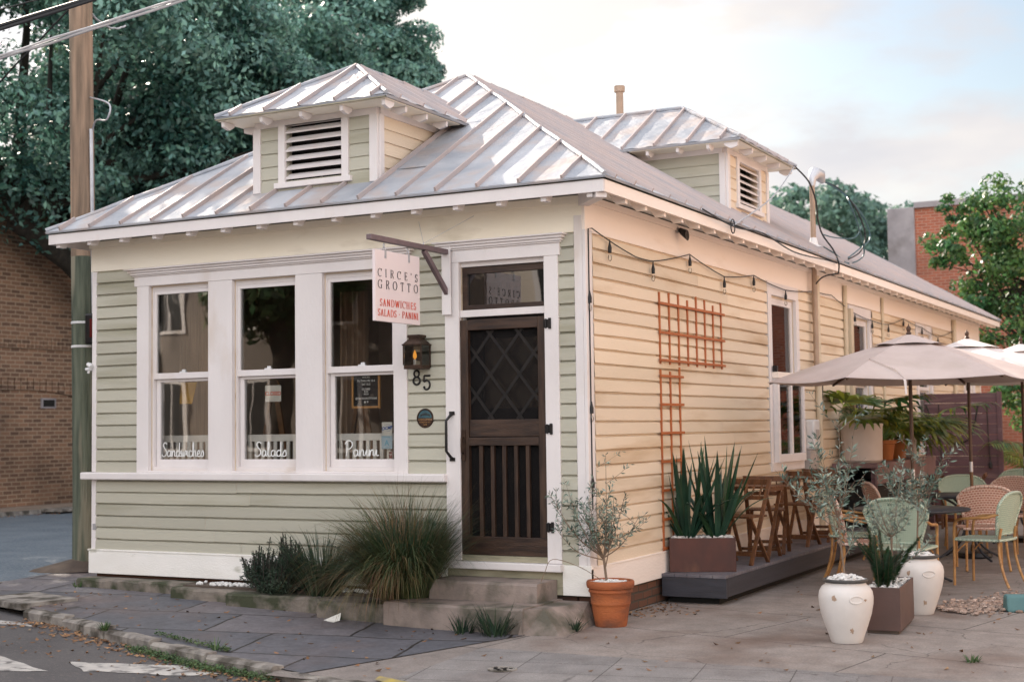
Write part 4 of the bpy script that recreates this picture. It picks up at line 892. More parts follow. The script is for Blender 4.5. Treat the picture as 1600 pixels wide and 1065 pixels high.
    for a_, b_ in ((A, ap), (B, ap), (ap, rb)):
        n = 6; cp.tube([a_.lerp(b_, i/n)+Vector((0, 0, .012+g.uniform(-.005, .005))) for i in range(n+1)], .02, 6)
    cp.build('hip_cap', 'roof_metal', rf)
    sf_ = MB()
    def zs(z): return z
    # soffit + tails
    sf_.box(S(e0+.02, ze+.004, of-.02), S(e1-.02, ze+.012, o_wall+.021)); sf_.box(S(e0+.02, ze+.004, o_wall+.02), S(u0-.02, ze+.012, bo)); sf_.box(S(u1+.02, ze+.004, o_wall+.02), S(e1-.02, ze+.012, bo))
    # inner fill below roof planes
    sf_.build('soffit', 'frieze', bd)
    fl_ = MB(); fl_.prism([A+Vector((0, 0, -.03)), B+Vector((0, 0, -.03)), ap+Vector((0, 0, -.05))], (0, 0, .02)); fl_.build('roof_lining', 'moss_wood', bd)
    tl = MB(); k = 0; n = 5
    def ogee(u, sgn, axis):
        pass
    for i in range(n):
        u = e0+.06+(e1-e0-.12)*i/(n-1)
        tl.prism([S(u-.017, ze-.045, of-.045), S(u-.017, ze+.002, of-.04), S(u-.017, ze+.002, of-.20), S(u-.017, ze-.03, of-.19), S(u-.017, ze-.065, of-.13), S(u-.017, ze-.06, of-.09)], Vector(S(.034, 0, 0)))
    for ue, sg in ((e1, 1), (e0, -1)):
        uw = u1 if sg > 0 else u0; o = o_wall-.12; 
        while o > bo+.1:
            tl.prism([S(ue-sg*.045, ze-.045, o), S(ue-sg*.04, ze+.002, o), S(ue-sg*.20, ze+.002, o), S(ue-sg*.19, ze-.03, o), S(ue-sg*.12, ze-.065, o)], Vector(S(0, 0, .034))-Vector(S(0, 0, 0))); o -= .36
    tl.build_each('rafter_tail', 'trim', bd)
    return bd
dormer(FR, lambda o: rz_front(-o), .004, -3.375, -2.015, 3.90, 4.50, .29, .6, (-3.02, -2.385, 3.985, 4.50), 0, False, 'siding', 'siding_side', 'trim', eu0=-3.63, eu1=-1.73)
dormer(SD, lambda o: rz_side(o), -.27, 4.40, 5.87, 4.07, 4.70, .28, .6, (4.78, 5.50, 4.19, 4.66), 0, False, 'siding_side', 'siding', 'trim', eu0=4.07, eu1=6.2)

# vent pipe, service mast, drain pipes
mb = MB(); mb.lathe([(.05, 0), (.05, .78), (.075, .79), (.075, .87), (.0, .885)], (-2.7, 7.1, 5.45), 14); mb.build('vent_pipe', 'copper_pipe', house, smooth=True)
ms = MB(); ms.tube([(.10, 6.55, 2.2), (.10, 6.55, 3.6), (.10, 6.55, 4.68)], .033, 10)
ms = ms.build('service_mast', 'copper_pipe', house, smooth=True)
mb = MB(); mb.tube([(.10, 6.55, 4.60), (.10, 6.56, 4.70), (.12, 6.62, 4.77), (.15, 6.72, 4.76), (.17, 6.80, 4.68)], [.036, .055, .085, .08, .03], 12); mb.build('weatherhead', 'galv', ms, smooth=True)
mb = MB(); mb.lathe([(.11, 0), (.06, .03), (.04, .12)], (.10, 6.55, 3.84), 12); mb.build('flashing', 'white_plastic', ms)
for u, r_, z0, z1 in ((6.72, .042, .35, 3.50), (8.15, .03, .35, 3.50), (10.3, .022, 1.2, 3.5), (15.73, .04, .5, 3.5), (4.1, .012, 3.2, 3.3)):
    if r_ < .02: continue
    mb = MB(); mb.tube([(.028+r_, u, z0), (.028+r_, u, z1)], r_, 10)
    for z in (z1-.6, (z0+z1)/2): mb.lathe([(r_+.006, 0), (r_+.006, .04)], (.028+r_, u, z), 12)
    mb.build('drain_pipe', 'drain_paint', house, smooth=True)
mb = MB(); wb(mb, SD, 8.22, 8.34, 1.0, 3.2, .02, .12); mb.build('cable_duct', 'drain_paint', house, bevel=.004)

# interior room, seen through the panes
mb = MB(); x0, x1, y0, y1, z0, z1 = XL+.12, -.14, .13, 5.0, .55, 3.5
mb.add([(x0, y0, z0), (x1, y0, z0), (x1, y1, z0), (x0, y1, z0), (x0, y0, z1), (x1, y0, z1), (x1, y1, z1), (x0, y1, z1)], [(2, 3, 7, 6), (3, 0, 4, 7), (1, 2, 6, 5), (4, 5, 6, 7)]); mb.build('interior_wall', 'interior', house)
mb = MB(); mb.add([(x0, y0, z0), (x1, y0, z0), (x1, y1, z0), (x0, y1, z0)], [(0, 1, 2, 3)]); mb.build('interior_floor', 'interior_floor', house)

# ================================================================== THINGS ON AND IN THE HOUSE FRONT
# projecting sign bracket and hanging sign
t = thing('sign_bracket', 'mauve grey triangular metal sign bracket projecting from the door casing', 'bracket', (-1.27, -.05, 3.2))
mb = MB(); mb.box((-1.295, -1.28, 3.172), (-1.245, -.046, 3.214)); mb.build('arm', 'mauve_metal', t, bevel=.003)
mb = MB(); mb.beam((-1.27, -.45, 3.172), (-1.27, -.06, 2.83), .045, .035, (1, 0, 0)); mb.build('brace', 'mauve_metal', t, bevel=.003)
mb = MB(); mb.box((-1.30, -.075, 2.80), (-1.24, -.0465, 3.1715)); mb.build('upright', 'mauve_metal', t, bevel=.002)
mb = MB(); mb.box((-1.315, -.085, 2.65), (-1.225, -.0755, 3.26)); mb.build('mounting_board', 'trim', t, bevel=.003)
mb = MB(); mb.tube([(-1.27, -.45, 3.214), (-1.27, -.45, 3.235)], .006, 6); mb.tube([(-1.27, -.45, 3.228), (-1.574, -.028, 3.487)], .0022, 5); mb.tube([(-1.27, -.45, 3.228), (-1.02, -.028, 3.493)], .0022, 5); mb.build('guy_wires', 'galv', t)
t = thing('hanging_sign', 'white hanging shop sign with black and red lettering on a projecting bracket', 'sign', (-1.27, -.875, 2.8))
mb = MB(); mb.box((-1.285, -1.21, 2.533), (-1.258, -.538, 3.103)); mb.build('board', 'sign_white', t, bevel=.002)
for sg, X in ((1, -1.2575), (-1, -1.2855)):
    P0 = lambda y0, y1, z: ((X, y0, z), (0, 1, 0)) if sg > 0 else ((X, y1, z), (0, -1, 0))
    for txt, y0, y1, z, h, mt, th in (("CIRCE'S", -1.175, -.575, 2.888, .066, 'letter_black', .14), ('GROTTO', -1.175, -.570, 2.795, .070, 'letter_black', .14), ('SANDWICHES', -1.148, -.605, 2.655, .058, 'letter_red', .17), ('SALADS . PANINI', -1.178, -.572, 2.575, .056, 'letter_red', .17)):
        p, u = P0(y0, y1, z); serif_text(txt, p, u, (0, 0, 1), h, y1-y0, th, .05).build('lettering', mt, t)
for y in (-1.06, -.705):
    mb = MB(); mb.box((-1.2575, y-.012, 3.04), (-1.254, y+.012, 3.11)); mb.tube([(-1.2535, y, 3.055), (-1.25, y, 3.055)], .006, 8)
    mb.tube([(-1.27+.011*math.cos(a), y, 3.117+.017*math.sin(a)) for a in [i*math.pi/5 for i in range(11)]], .0035, 6)
    mb.tube([(-1.27, y+.011*math.cos(a), 3.145+.018*math.sin(a)) for a in [i*math.pi/5 for i in range(11)]], .0035, 6); mb.build('hook', 'galv', t, smooth=True)
# wall lantern
t = thing('wall_lantern', 'bronze glass wall lantern with a glowing bulb above the house number', 'lantern', (-1.55, -.03, 2.2))
cx, cy = -1.553, -.115
def prism_ring(mb, x0, x1, y0, y1, z0, z1): mb.box((x0, y0, z0), (x1, y1, z1))
mb = MB(); hw, hd = .088, .075
mb.box((cx-hw, cy-hd, 2.19), (cx+hw, cy+hd, 2.225)); 
for sx_ in (-1, 1):
    for sy_ in (-1, 1): mb.box((cx+sx_*hw-.006, cy+sy_*hd-.006, 2.225), (cx+sx_*hw+.006, cy+sy_*hd+.006, 2.395))
mb.box((cx-hw-.012, cy-hd-.012, 2.395), (cx+hw+.012, cy+hd+.012, 2.408)); 
mb.build('frame', 'bronze', t, bevel=.002)
mb = MB(); vs = []
for (w_, d_, z) in ((hw+.004, hd+.004, 2.408), (hw*.86, hd*.86, 2.428), (hw*.62, hd*.62, 2.448), (hw*.62, hd*.62, 2.46), (hw*.72, hd*.72, 2.464), (hw*.72, hd*.72, 2.482), (hw*.66, hd*.66, 2.487)):
    vs += [(cx-w_, cy-d_, z), (cx+w_, cy-d_, z), (cx+w_, cy+d_, z), (cx-w_, cy+d_, z)]
mb.add(vs, [(i*4+k, i*4+(k+1) % 4, (i+1)*4+(k+1) % 4, (i+1)*4+k) for i in range(6) for k in range(4)]+[(24, 25, 26, 27), (3, 2, 1, 0)]); mb.build('cap', 'bronze', t)
mb = MB(); mb.box((cx-hw, cy+hd+.007, 2.20), (cx+hw, -.022, 2.41)); mb.build('back_plate', 'bronze', t)
mb = MB(); mb.box((cx-hw+.007, cy-hd-.001, 2.226), (cx+hw-.007, cy-hd+.001, 2.394)); mb.box((cx-hw-.001, cy-hd+.007, 2.226), (cx-hw+.001, cy+hd-.007, 2.394)); mb.box((cx+hw-.001, cy-hd+.007, 2.226), (cx+hw+.001, cy+hd-.007, 2.394)); mb.build('glass', 'glass_clear', t)
mb = MB(); mb.lathe([(.012, 0), (.012, .05)], (cx-.02, cy, 2.226), 10); mb.build('candle_sleeve', 'white_plastic', t)
mb = MB(); mb.lathe([(.006, 0), (.016, .018), (.017, .035), (.010, .06), (.001, .082)], (cx-.02, cy, 2.277), 12); mb.build('bulb', 'bulb_glow', t, smooth=True)
# house number 85
t = thing('house_number', 'black metal house number 85 under the wall lantern', 'house number', (-1.555, -.03, 2.1))
mb = MB(); c8 = (-1.606, 2.118)
mb.tube([(c8[0]+.026*math.cos(a), -.036, c8[1]+.036+.028*math.sin(a)) for a in [i*math.pi/8 for i in range(17)]], .0085, 8); mb.tube([(c8[0]+.034*math.cos(a), -.036, c8[1]-.026+.033*math.sin(a)) for a in [i*math.pi/8 for i in range(17)]], .009, 8); mb.build('digit', 'black_iron', t, smooth=True)
mb = MB(); c5 = (-1.502, 2.072); pts = [(.035, .062), (-.012, .062), (-.026, .060), (-.028, .01), (-.005, .022), (.018, .014), (.03, -.012), (.024, -.042), (.0, -.057), (-.02, -.052), (-.030, -.038)]
pts = smooth_pts(pts[:4], 2)+smooth_pts(pts[3:], 4); mb.tube([(c5[0]+x, -.036, c5[1]+z) for x, z in pts], .0085, 8); mb.lathe([(0, -.012), (.013, 0), (0, .012)], (c5[0]-.027, -.036, c5[1]-.036), 10); mb.build('digit', 'black_iron', t, smooth=True)
# round plaque
t = thing('round_plaque', 'small round bronze award plaque on the green siding between window and door', 'plaque', (-1.525, -.025, 1.765))
mb = MB(); mb.lathe([(0, 0), (.082, 0), (.086, .006), (.082, .014), (.074, .014), (.072, .009), (0, .009)], (0, 0, 0), 40); mb.v = [(-1.525+x, -.024-z, 1.765+y) for x, y, z in mb.v]; mb.build('disc', 'bronze', t, smooth=True)
mb = MB(); mb.v = []; n = 20
q = [(-1.525+.068*math.cos(a), -.0345, 1.768+.068*math.sin(a)) for a in [math.pi*i/n for i in range(n+1)]]; mb.add(q, [tuple(range(n+1))]); mb.build('relief', 'cable_blue', t)
for txt, z, s_ in (('CAROLOPOLIS', 1.748, .0215), ('CONDITA A.D.', 1.726, .017), ('1670', 1.704, .018)):
    text_mb(txt, s_, (-1.525, -.0340, z), (1, 0, 0), (0, 0, 1), .001, 'CENTER').build('lettering', 'bamboo', t)
mb = MB()
for i in range(7): x = -1.525+(i-3)*.014; mb.beam((x, -.036, 1.79), (x+.004, -.036, 1.81+.008*math.cos(i-3)), .002, .003)
mb.tube([(-1.57, -.036, 1.785), (-1.55, -.036, 1.797), (-1.52, -.036, 1.80), (-1.49, -.036, 1.795), (-1.475, -.036, 1.785)], .003, 6); mb.build('relief', 'bronze', t)
# things behind the panes
t = thing('closed_sign', 'small white closed sign hanging on a string behind the middle front window', 'sign', (-3.280, .15, 2.0))
mb = MB(); mb.box((-3.375, .122, 1.945), (-3.190, .126, 2.098)); mb.build('card', 'paper', t)
text_mb('CLOSED', .050, (-3.283, .121, 2.005), (1, 0, 0), (0, 0, 1), .0, 'CENTER', bold=.0014).build('lettering', 'letter_red', t)
mb = MB(); mb.tube([(-3.360, .124, 2.098), (-3.283, .124, 2.195), (-3.205, .124, 2.098)], .002, 4); mb.build('string', 'oak_frame', t)
t = thing('letter_board', 'black felt letter board in an oak frame with opening hours in the right window', 'notice board', (-2.237, .13, 2.0))
mb = MB()
for a, b, c, d in ((-2.387, -2.367, 1.865, 2.185), (-2.102, -2.082, 1.865, 2.185), (-2.367, -2.102, 1.865, 1.885), (-2.367, -2.102, 2.165, 2.185)): mb.box((a, .105, c), (b, .125, d))
mb.build('frame', 'oak_frame', t, bevel=.002); mb = MB(); mb.box((-2.367, .115, 1.885), (-2.102, .122, 2.165)); mb.build('felt', 'felt', t)
for txt, z, s_ in (('HOURS', 2.137, .024), ('TU THRU FRI 10-4', 2.105, .024), ('SAT 10-3', 2.073, .024), ('CLOSED', 2.030, .024), ('SUN', 2.008, .022), ('MON', 1.986, .022), ('@CIRCESGROTTOCHS', 1.947, .0225)):
    text_mb(txt, s_, (-2.234, .1135, z), (1, 0, 0), (0, 0, 1), .0, 'CENTER', bold=.0005).build('lettering', 'letter_white', t)
mb = MB(); mb.add([(-2.257, .1135, 1.92), (-2.247, .1135, 1.91), (-2.237, .1135, 1.92), (-2.247, .1135, 1.934)], [(0, 1, 2, 3)]); mb.add([(-2.229, .1135, 1.925), (-2.219, .1135, 1.912), (-2.209, .1135, 1.925), (-2.214, .1135, 1.932), (-2.219, .1135, 1.927), (-2.224, .1135, 1.932)], [(0, 1, 2, 3, 4, 5)]); mb.build('lettering', 'letter_white', t)
def sticker(name, label, x0, x1, z0, z1, mat, y=.083):
    t = thing(name, label, 'sticker', ((x0+x1)/2, y, (z0+z1)/2)); mb = MB(); mb.box((x0, y, z0), (x1, y+.001, z1)); mb.build('sheet', mat, t); return t
t = sticker('window_sticker', 'white and blue OCMP sticker low in the right front window', -2.047, -1.939, 1.618, 1.738, 'paper')
text_mb('OCMP', .040, (-1.993, .0815, 1.672), (1, 0, .12), (-.12, 0, 1), 0, 'CENTER', shear=.25, bold=.0012).build('lettering', 'ink_blue', t)
mb = MB(); mb.tube([(-2.020, .0815, 1.71), (-1.985, .0815, 1.718), (-1.955, .0815, 1.705)], .0012, 4); mb.tube([(-2.005, .0815, 1.655), (-1.965, .0815, 1.66), (-1.943, .0815, 1.68)], .0012, 4); mb.build('emblem', 'ink_blue', t)
t = sticker('window_sticker', 'pale blue letter A grade sticker under the OCMP sticker in the right window', -2.053, -1.939, 1.50, 1.616, 'paper_blue')
text_mb('A', .066, (-1.996, .0815, 1.532), (1, 0, 0), (0, 0, 1), 0, 'CENTER', bold=.001).build('lettering', 'ink_cyan', t)
mb = MB(); mb.box((-2.030, .081, 1.603), (-1.960, .082, 1.606)); mb.box((-2.015, .081, 1.510), (-1.975, .082, 1.513)); mb.build('rule', 'ink_cyan', t)
t = sticker('window_sticker', 'small maroon sticker with white edge at the bottom corner of the right window', -1.995, -1.939, 1.412, 1.478, 'paper')
mb = MB(); mb.box((-1.975, .0815, 1.417), (-1.941, .0825, 1.473)); mb.build('print', 'maroon', t); mb = MB(); mb.box((-1.971, .0805, 1.452), (-1.944, .081, 1.457)); mb.box((-1.967, .0805, 1.440), (-1.948, .081, 1.444)); mb.build('rule', 'paper', t)
t = thing('paper_bags', 'two bright yellow hanging paper sheets behind the left front window', 'papers', (-4.25, .3, 2.1))
for k, (x, a) in enumerate(((-4.55, .05), (-4.45, .22))):
    mb = MB(); mb.prism([(x, .30, 2.16), (x+.085, .30+.02, 2.16), (x+.085-a*.25, .31, 1.95), (x-a*.25, .29, 1.95)], (0, .004, 0)); mb.build('sheet', 'yellow_paper', t)
mb = MB(); mb.tube([(-4.66, .31, 2.175), (-4.30, .31, 2.17)], .004, 6); mb.build('rod', 'black_iron', t)
t = thing('slatted_bench', 'white slatted bench back running along inside the front windows', 'bench', (-3.2, .35, .55))
mb = MB(); mb.box((-4.95, .135, 1.575), (-1.82, .165, 1.64)); mb.build('top_rail', 'bench_white', t, bevel=.004)
x = -4.92; mb = MB()
while x < -1.85: mb.box((x, .14, 1.05), (x+.036, .155, 1.575)); x += .074
mb.build('slats', 'bench_white', t)
mb = MB(); mb.box((-4.95, .20, .98), (-1.82, .64, 1.02)); mb.build('seat', 'bench_white', t)
for x in (-4.7, -3.2, -1.8): mb = MB(); mb.box((x, .30, .552), (x+.05, .68, .98)); mb.build('leg', 'bench_white', t)
def a_frame(x, y, h, w_, label, mat='easel'):
    t = thing('display_easel', label, 'easel', (x, y, .55)); 
    for sx_ in (-1, 1): mb = MB(); mb.beam((x+sx_*w_/2, y, .552), (x+sx_*.03, y, .55+h), .04, .025, (0, 1, 0)); mb.build('leg', mat, t)
    mb = MB(); mb.beam((x, y+.35, .552), (x, y+.03, .55+h*.95), .035, .025, (1, 0, 0)); mb.build('leg', mat, t)
    mb = MB(); mb.box((x-w_*.35, y-.02, .55+h*.45), (x+w_*.35, y+.0, .55+h*.45+.05)); mb.build('ledge', mat, t)
a_frame(-3.9, .95, 1.55, .6, 'brown wooden easel behind the left front window', 'easel'); a_frame(-2.95, 1.1, 1.5, .55, 'brown wooden easel behind the middle front window'); a_frame(-2.1, .9, 1.6, .6, 'brown wooden easel behind the right front window')
for k, (x0, x1, y, lb) in enumerate(((-5.1, -4.6, .9, 'left'), (-3.55, -3.2, 1.6, 'middle'), (-1.85, -1.5, 1.0, 'right'))):
    mb = MB(); vs = []; n = 26
    for i in range(n+1): u = x0+(x1-x0)*i/n; vs += [(u, y+.03*math.sin(i*1.7), .56), (u, y+.03*math.sin(i*1.7+.4), 3.1)]
    mb.add(vs, [(2*i, 2*i+1, 2*i+3, 2*i+2) for i in range(n)]); tag(mb.build('curtain', 'curtain', origin=(x0, y, .56)), 'brown pleated curtain hanging behind the %s front window' % lb, 'curtain')
# flood lamp, string lights
t = thing('flood_lamp', 'small dark security lamp on the cream frieze of the side wall', 'lamp', (.03, 2.05, 3.54))
mb = MB(); mb.lathe([(.03, 0), (.03, .02)], (0, 0, 0), 12); mb.v = [(.03+z, 2.05+x, 3.535+y) for x, y, z in mb.v]; mb.build('base', 'grey_box', t)
mb = MB(); mb.lathe([(.02, 0), (.035, .02), (.05, .09), (.052, .10), (.0, .085)], (0, 0, 0), 14); mb.v = [(.06+.7*z+.2*x*0, 2.05+x*1.0+z*.3, 3.53+y-.5*z) for x, y, z in mb.v]; mb.build('head', 'black_iron', t, smooth=True)
t = thing('string_lights', 'black string of hanging bulbs strung along the side wall under the frieze', 'string lights', (.06, 0, 3.3))
anch = [(0.03, 3.31), (.95, 3.165), (1.36, 3.165), (2.30, 3.325), (3.30, 3.195), (4.27, 3.295), (5.44, 3.225), (6.66, 3.31), (7.45, 3.32), (8.63, 3.16), (9.6, 3.12), (10.6, 3.12), (11.62, 3.27), (12.98, 3.21), (14.27, 3.12), (15.7, 3.30)]
pts = []
for (a, za), (b, zb_) in zip(anch, anch[1:]):
    for i in range(6): t_ = i/6; pts.append((.065, a+(b-a)*t_, za+(zb_-za)*t_-.05*(b-a)*.6*4*t_*(1-t_)*.35))
pts.append((.065, anch[-1][0], anch[-1][1])); mb = MB(); mb.tube([(.035, .025, 1.0), (.036, .022, 1.8), (.036, .022, 3.31)]+pts, .0055, 6); mb.build('wire', 'rubber', t)
def bulb(y, z, x=.065, drop=.045):
    mb = MB(); mb.tube([(x, y, z), (x, y, z-drop)], .006, 6); mb.lathe([(.0, -.10), (.016, -.098), (.018, -.055), (.011, -.03), (.005, 0)], (x, y, z-drop+.03), 10); s_ = mb.build('socket', 'rubber', t, smooth=True)
    mb = MB(); mb.lathe([(.0, -.055), (.014, -.045), (.018, -.025), (.012, 0)], (x, y, z-drop-.085), 10); mb.build('bulb', 'glass_clear', s_, smooth=True)
for y, z in ((.39, 3.255), (1.36, 3.165), (2.31, 3.325), (3.30, 3.195), (4.27, 3.295), (5.44, 3.225), (6.66, 3.31), (8.63, 3.16), (9.6, 3.12), (10.6, 3.12), (11.62, 3.27), (12.98, 3.21), (14.27, 3.12)): bulb(y, z)
bulb(.022, 2.78, .04, .02); bulb(.022, 1.87, .04, .02); bulb(.022, 1.26, .04, .02)
t = thing('string_lights', 'sagging black cable with bulbs on the purple plank partition behind the patio', 'string lights', (.8, 12.9, 1.8))
mb = MB(); P_ = [(.10, 12.93, 1.95), (.22, 12.93, 1.62), (.42, 12.93, 1.38), (.62, 12.93, 1.33), (.80, 12.93, 1.45), (.92, 12.93, 1.95)]; mb.tube(smooth_pts(P_, 5), .011, 6); mb.tube([(.30, 12.93, 1.95), (.32, 12.93, 1.2), (.3, 12.93, .6)], .008, 6); mb.tube([(1.05, 12.93, 1.95), (1.06, 12.93, 1.4), (1.08, 12.93, 1.0)], .008, 6); mb.build('wire', 'rubber', t)
for y, z in ((.22, 1.60), (.06, 1.3), (1.08, 1.03)):
    mb = MB(); mb.lathe([(.0, -.11), (.03, -.10), (.03, -.04), (.01, 0)], (y, 12.92, z), 10); mb.build('bulb', 'rubber', t)
# service cables
t = thing('service_cable', 'black service cable sagging from the dormer eave to the mast and down the wall', 'cable', (.3, 5, 4.2))
def cab(pts, r_, k=6): m_ = MB(); m_.tube(smooth_pts(pts, k), r_, 6); return m_
cab([(.0, 6.16, 4.80), (.13, 6.3, 4.62), (.17, 6.45, 4.40), (.16, 6.55, 4.2), (.2, 6.6, 4.0), (.33, 6.6, 3.80), (.42, 6.5, 3.62), (.40, 6.55, 3.50)], .011).build('wire', 'rubber', t)
cab([(.40, 6.55, 3.50), (.2, 6.5, 3.45), (.06, 6.6, 3.25), (.06, 6.75, 2.7), (.07, 6.9, 2.2), (.05, 6.85, 1.7)], .009).build('wire', 'rubber', t)
cab([(.01, 6.1, 4.78), (.25, 4.4, 4.15), (.42, 2.55, 3.60)], .008).build('wire', 'galv', t)
cab([(.42, 1.72, 3.66), (.425, 2.6, 3.60), (.425, 3.5, 3.64), (.425, 4.6, 3.56), (.425, 5.9, 3.60), (.40, 6.5, 3.62)], .008).build('wire', 'rubber', t)
mb = MB(); mb.tube([(.425, 2.55+.06*math.cos(a), 3.60+.07*math.sin(a)) for a in [i*math.pi/6 for i in range(13)]], .006, 6); mb.build('loop', 'rubber', t)
t = thing('cable_coil', 'large loops of dark blue cable hanging from the weatherhead above the eave', 'cable', (.2, 7.3, 4.2))
for k, (dx, r_, dz) in enumerate(((0, 1, 0), (.04, .94, -.05), (-.03, 1.05, .02))):
    P_ = [(.17, 6.8, 4.70), (.30+dx, 7.15, 4.62*1+dz), (.40+dx, 7.5*r_, 4.42), (.45+dx, 7.75*r_, 4.12), (.42+dx, 7.6, 3.88+dz), (.36, 7.2, 3.74+dz)]
    if k == 1: P_ += [(.28, 6.9, 3.78), (.2, 6.65, 3.85)]
    cab(P_, .0095).build('loop', 'cable_blue' if k else 'rubber', t)
cab([(.2, 6.6, 4.0), (.3, 6.85, 3.98), (.42, 7.3, 4.02), (.46, 7.55, 4.2)], .008).build('loop', 'cable_blue', t)
# trellises
def trellis(name, label, y0, y1, z0, z1, ys, zs, base_x=.028):
    t = thing(name, label, 'trellis', (.03, y0, z0))
    for y in ys: mb = MB(); mb.box((base_x, y-.014, z0), (base_x+.016, y+.014, z1+rnd.uniform(-.03, .03))); mb.build('upright', 'trellis_wood', t, bevel=.002)
    for z in zs: mb = MB(); mb.box((base_x+.0165, y0-.045, z-.012), (base_x+.032, y1+.06, z+.012)); mb.build('crossbar', 'trellis_wood', t, bevel=.002)
    return t
trellis('garden_trellis', 'orange stained wooden trellis panel high on the side wall', 1.56, 3.25, 2.24, 2.90, [1.56+.241*i for i in range(8)], (2.80, 2.53, 2.275))
trellis('garden_trellis', 'narrow ladder shaped orange wooden trellis standing below the wide panel', 1.56, 2.04, .50, 2.195, (1.56, 1.80, 2.04), [2.13-.262*i for i in range(7)], base_x=.028)

# ================================================================== STEPS, PLANTER WALL, PLANTS AT THE FRONT
t = thing('entry_steps', 'worn concrete entry steps in front of the screen door', 'steps', (-.8, -.4, .07))
def rough_box(mb, x0, x1, y0, y1, z0, z1, j=.006, seed=0, nx=10):
    g = random.Random(seed); vs = []
    for i in range(nx+1):
        x = x0+(x1-x0)*i/nx; a = g.uniform(-j, j); b = g.uniform(-j, j); c = g.uniform(-j, j)
        vs += [(x, y1, z0), (x, y0+a, z0), (x, y0+b, z1-.018+c), (x, y0+.018+b, z1+c*.5), (x, y1, z1)]
    mb.add(vs, [(i*5+k, i*5+k+1, (i+1)*5+k+1, (i+1)*5+k) for i in range(nx) for k in range(4)]+[(4, 3, 2, 1, 0), tuple(nx*5+k for k in range(5))])
mb = MB(); rough_box(mb, -1.27, -.27, -.41, -.04, .20, .425, .0025, 1, 16); mb.build('step', 'concrete_step', t)
mb = MB(); rough_box(mb, -1.50, -.22, -.76, -.04, .0, .272, .003, 2, 18); mb.build('step', 'concrete_step', t)
mb = MB(); q = [(-.22, -.735, .262), (-.10, -.62, .262), (.02, -.05, .262), (-.22, -.05, .262), (-.26, -.80, .0), (.13, -.72, .0), (.10, -.05, .0), (-.26, -.05, .0)]
mb.add(q, [(0, 1, 2, 3), (4, 5, 1, 0), (5, 6, 2, 1), (6, 7, 3, 2), (7, 4, 0, 3)]); mb.build('cheek_wall', 'concrete_step', t)
t = thing('planter_wall', 'low mossy concrete edging under the front wall, left of the steps', 'garden wall', (-3.4, -.3, .1))
mb = MB(); rough_box(mb, -5.41, -4.05, -.22, .0, .05, .262, .012, 4, 16); mb.build('edging', 'moss_stone', t)
mb = MB(); rough_box(mb, -4.05, -3.30, -.42, -.05, .05, .245, .010, 5, 8); mb.build('edging', 'moss_stone', t)
mb = MB(); rough_box(mb, -3.30, -2.2, -.55, -.05, .0, .240, .010, 6, 10); mb.build('edging', 'moss_stone', t)
mb = MB(); rough_box(mb, -2.2, -1.52, -.70, -.05, .0, .240, .010, 7, 8); mb.build('edging', 'moss_stone', t)
mb = MB(); mb.box((-4.0, -.30, .2), (-1.55, -.06, .262)); tag(mb.build('planting_soil', 'dirt', origin=(-2.8, -.2, .2)), 'strip of dark soil between the low edging and the front wall', 'soil')
def pebbles(name, mat, pts, s0, s1, parent=None, seed=1, **kw):
    g = random.Random(seed); mb = MB()
    for p in pts:
        r_ = g.uniform(s0, s1); M_ = Matrix.Rotation(g.uniform(0, 6.28), 3, 'Z') @ Matrix.Rotation(g.uniform(-.5, .5), 3, 'X'); sc_ = (g.uniform(.8, 1.3), g.uniform(.7, 1), g.uniform(.5, .85))
        vs = []
        for a, b, z in ((0, 0, -1),)+tuple((math.cos(i*1.0472), math.sin(i*1.0472), -.45) for i in range(6))+tuple((math.cos(i*1.0472+.5), math.sin(i*1.0472+.5), .35) for i in range(6))+((0, 0, .95),):
            v = M_ @ Vector((a*sc_[0], b*sc_[1], z*sc_[2])); vs.append(Vector(p)+v*r_*g.uniform(.88, 1.1))
        fs = [(0, 1+(i+1) % 6, 1+i) for i in range(6)]+[(1+i, 1+(i+1) % 6, 7+i) for i in range(6)]+[(1+(i+1) % 6, 7+(i+1) % 6, 7+i) for i in range(6)]+[(7+i, 7+(i+1) % 6, 13) for i in range(6)]
        mb.add(vs, fs)
    return mb.build(name, mat, parent, smooth=True, **kw)
g = random.Random(8)
tag(pebbles('white_pebbles', 'pebble', [(g.uniform(-3.9, -1.7), g.uniform(-.28, -.1), .272) for _ in range(260)], .012, .028, origin=(-2.8, -.2, .26)), 'scatter of white pebbles behind the low mossy edging under the front wall', 'pebbles', kind='stuff')

def blades(base, n, L0, L1, wd, spread, droop, seed, up=1.0, segs=6, bias=(0, 0), ang=None, base_r=.06, taper=1.0):
    """arching grass blades; returns MB"""
    g = random.Random(seed); mb = MB()
    for i in range(n):
        a = g.uniform(0, 2*math.pi) if ang is None else g.uniform(*ang); l = g.uniform(L0, L1); sp = spread*g.uniform(.15, 1)**.7; dr = droop*g.uniform(.5, 1.4)
        d = Vector((math.cos(a)+bias[0], math.sin(a)+bias[1], 0)); p = Vector(base)+Vector((math.cos(a)*base_r*g.random(), math.sin(a)*base_r*g.random(), 0)); v = (d*sp+Vector((0, 0, up))).normalized()
        side = Vector((-math.sin(a), math.cos(a), 0)); side = (side+Vector((g.uniform(-.4, .4), g.uniform(-.4, .4), 0))).normalized()
        pts = []; ws = []
        for j in range(segs+1):
            t_ = j/segs; pts.append(p.copy()); ws.append(wd*(1-t_**1.6*taper)*(.65+.35*min(1, t_*4))+.0004); p += v*(l/segs); v = (v+Vector((0, 0, -dr*(.3+t_)))/segs*1.6+d*.02).normalized()
            if p.z < .06: p.z = .06+g.random()*.02; v.z = abs(v.z)*.05
        mb.strip(pts, ws, side)
    return mb
GX = .22
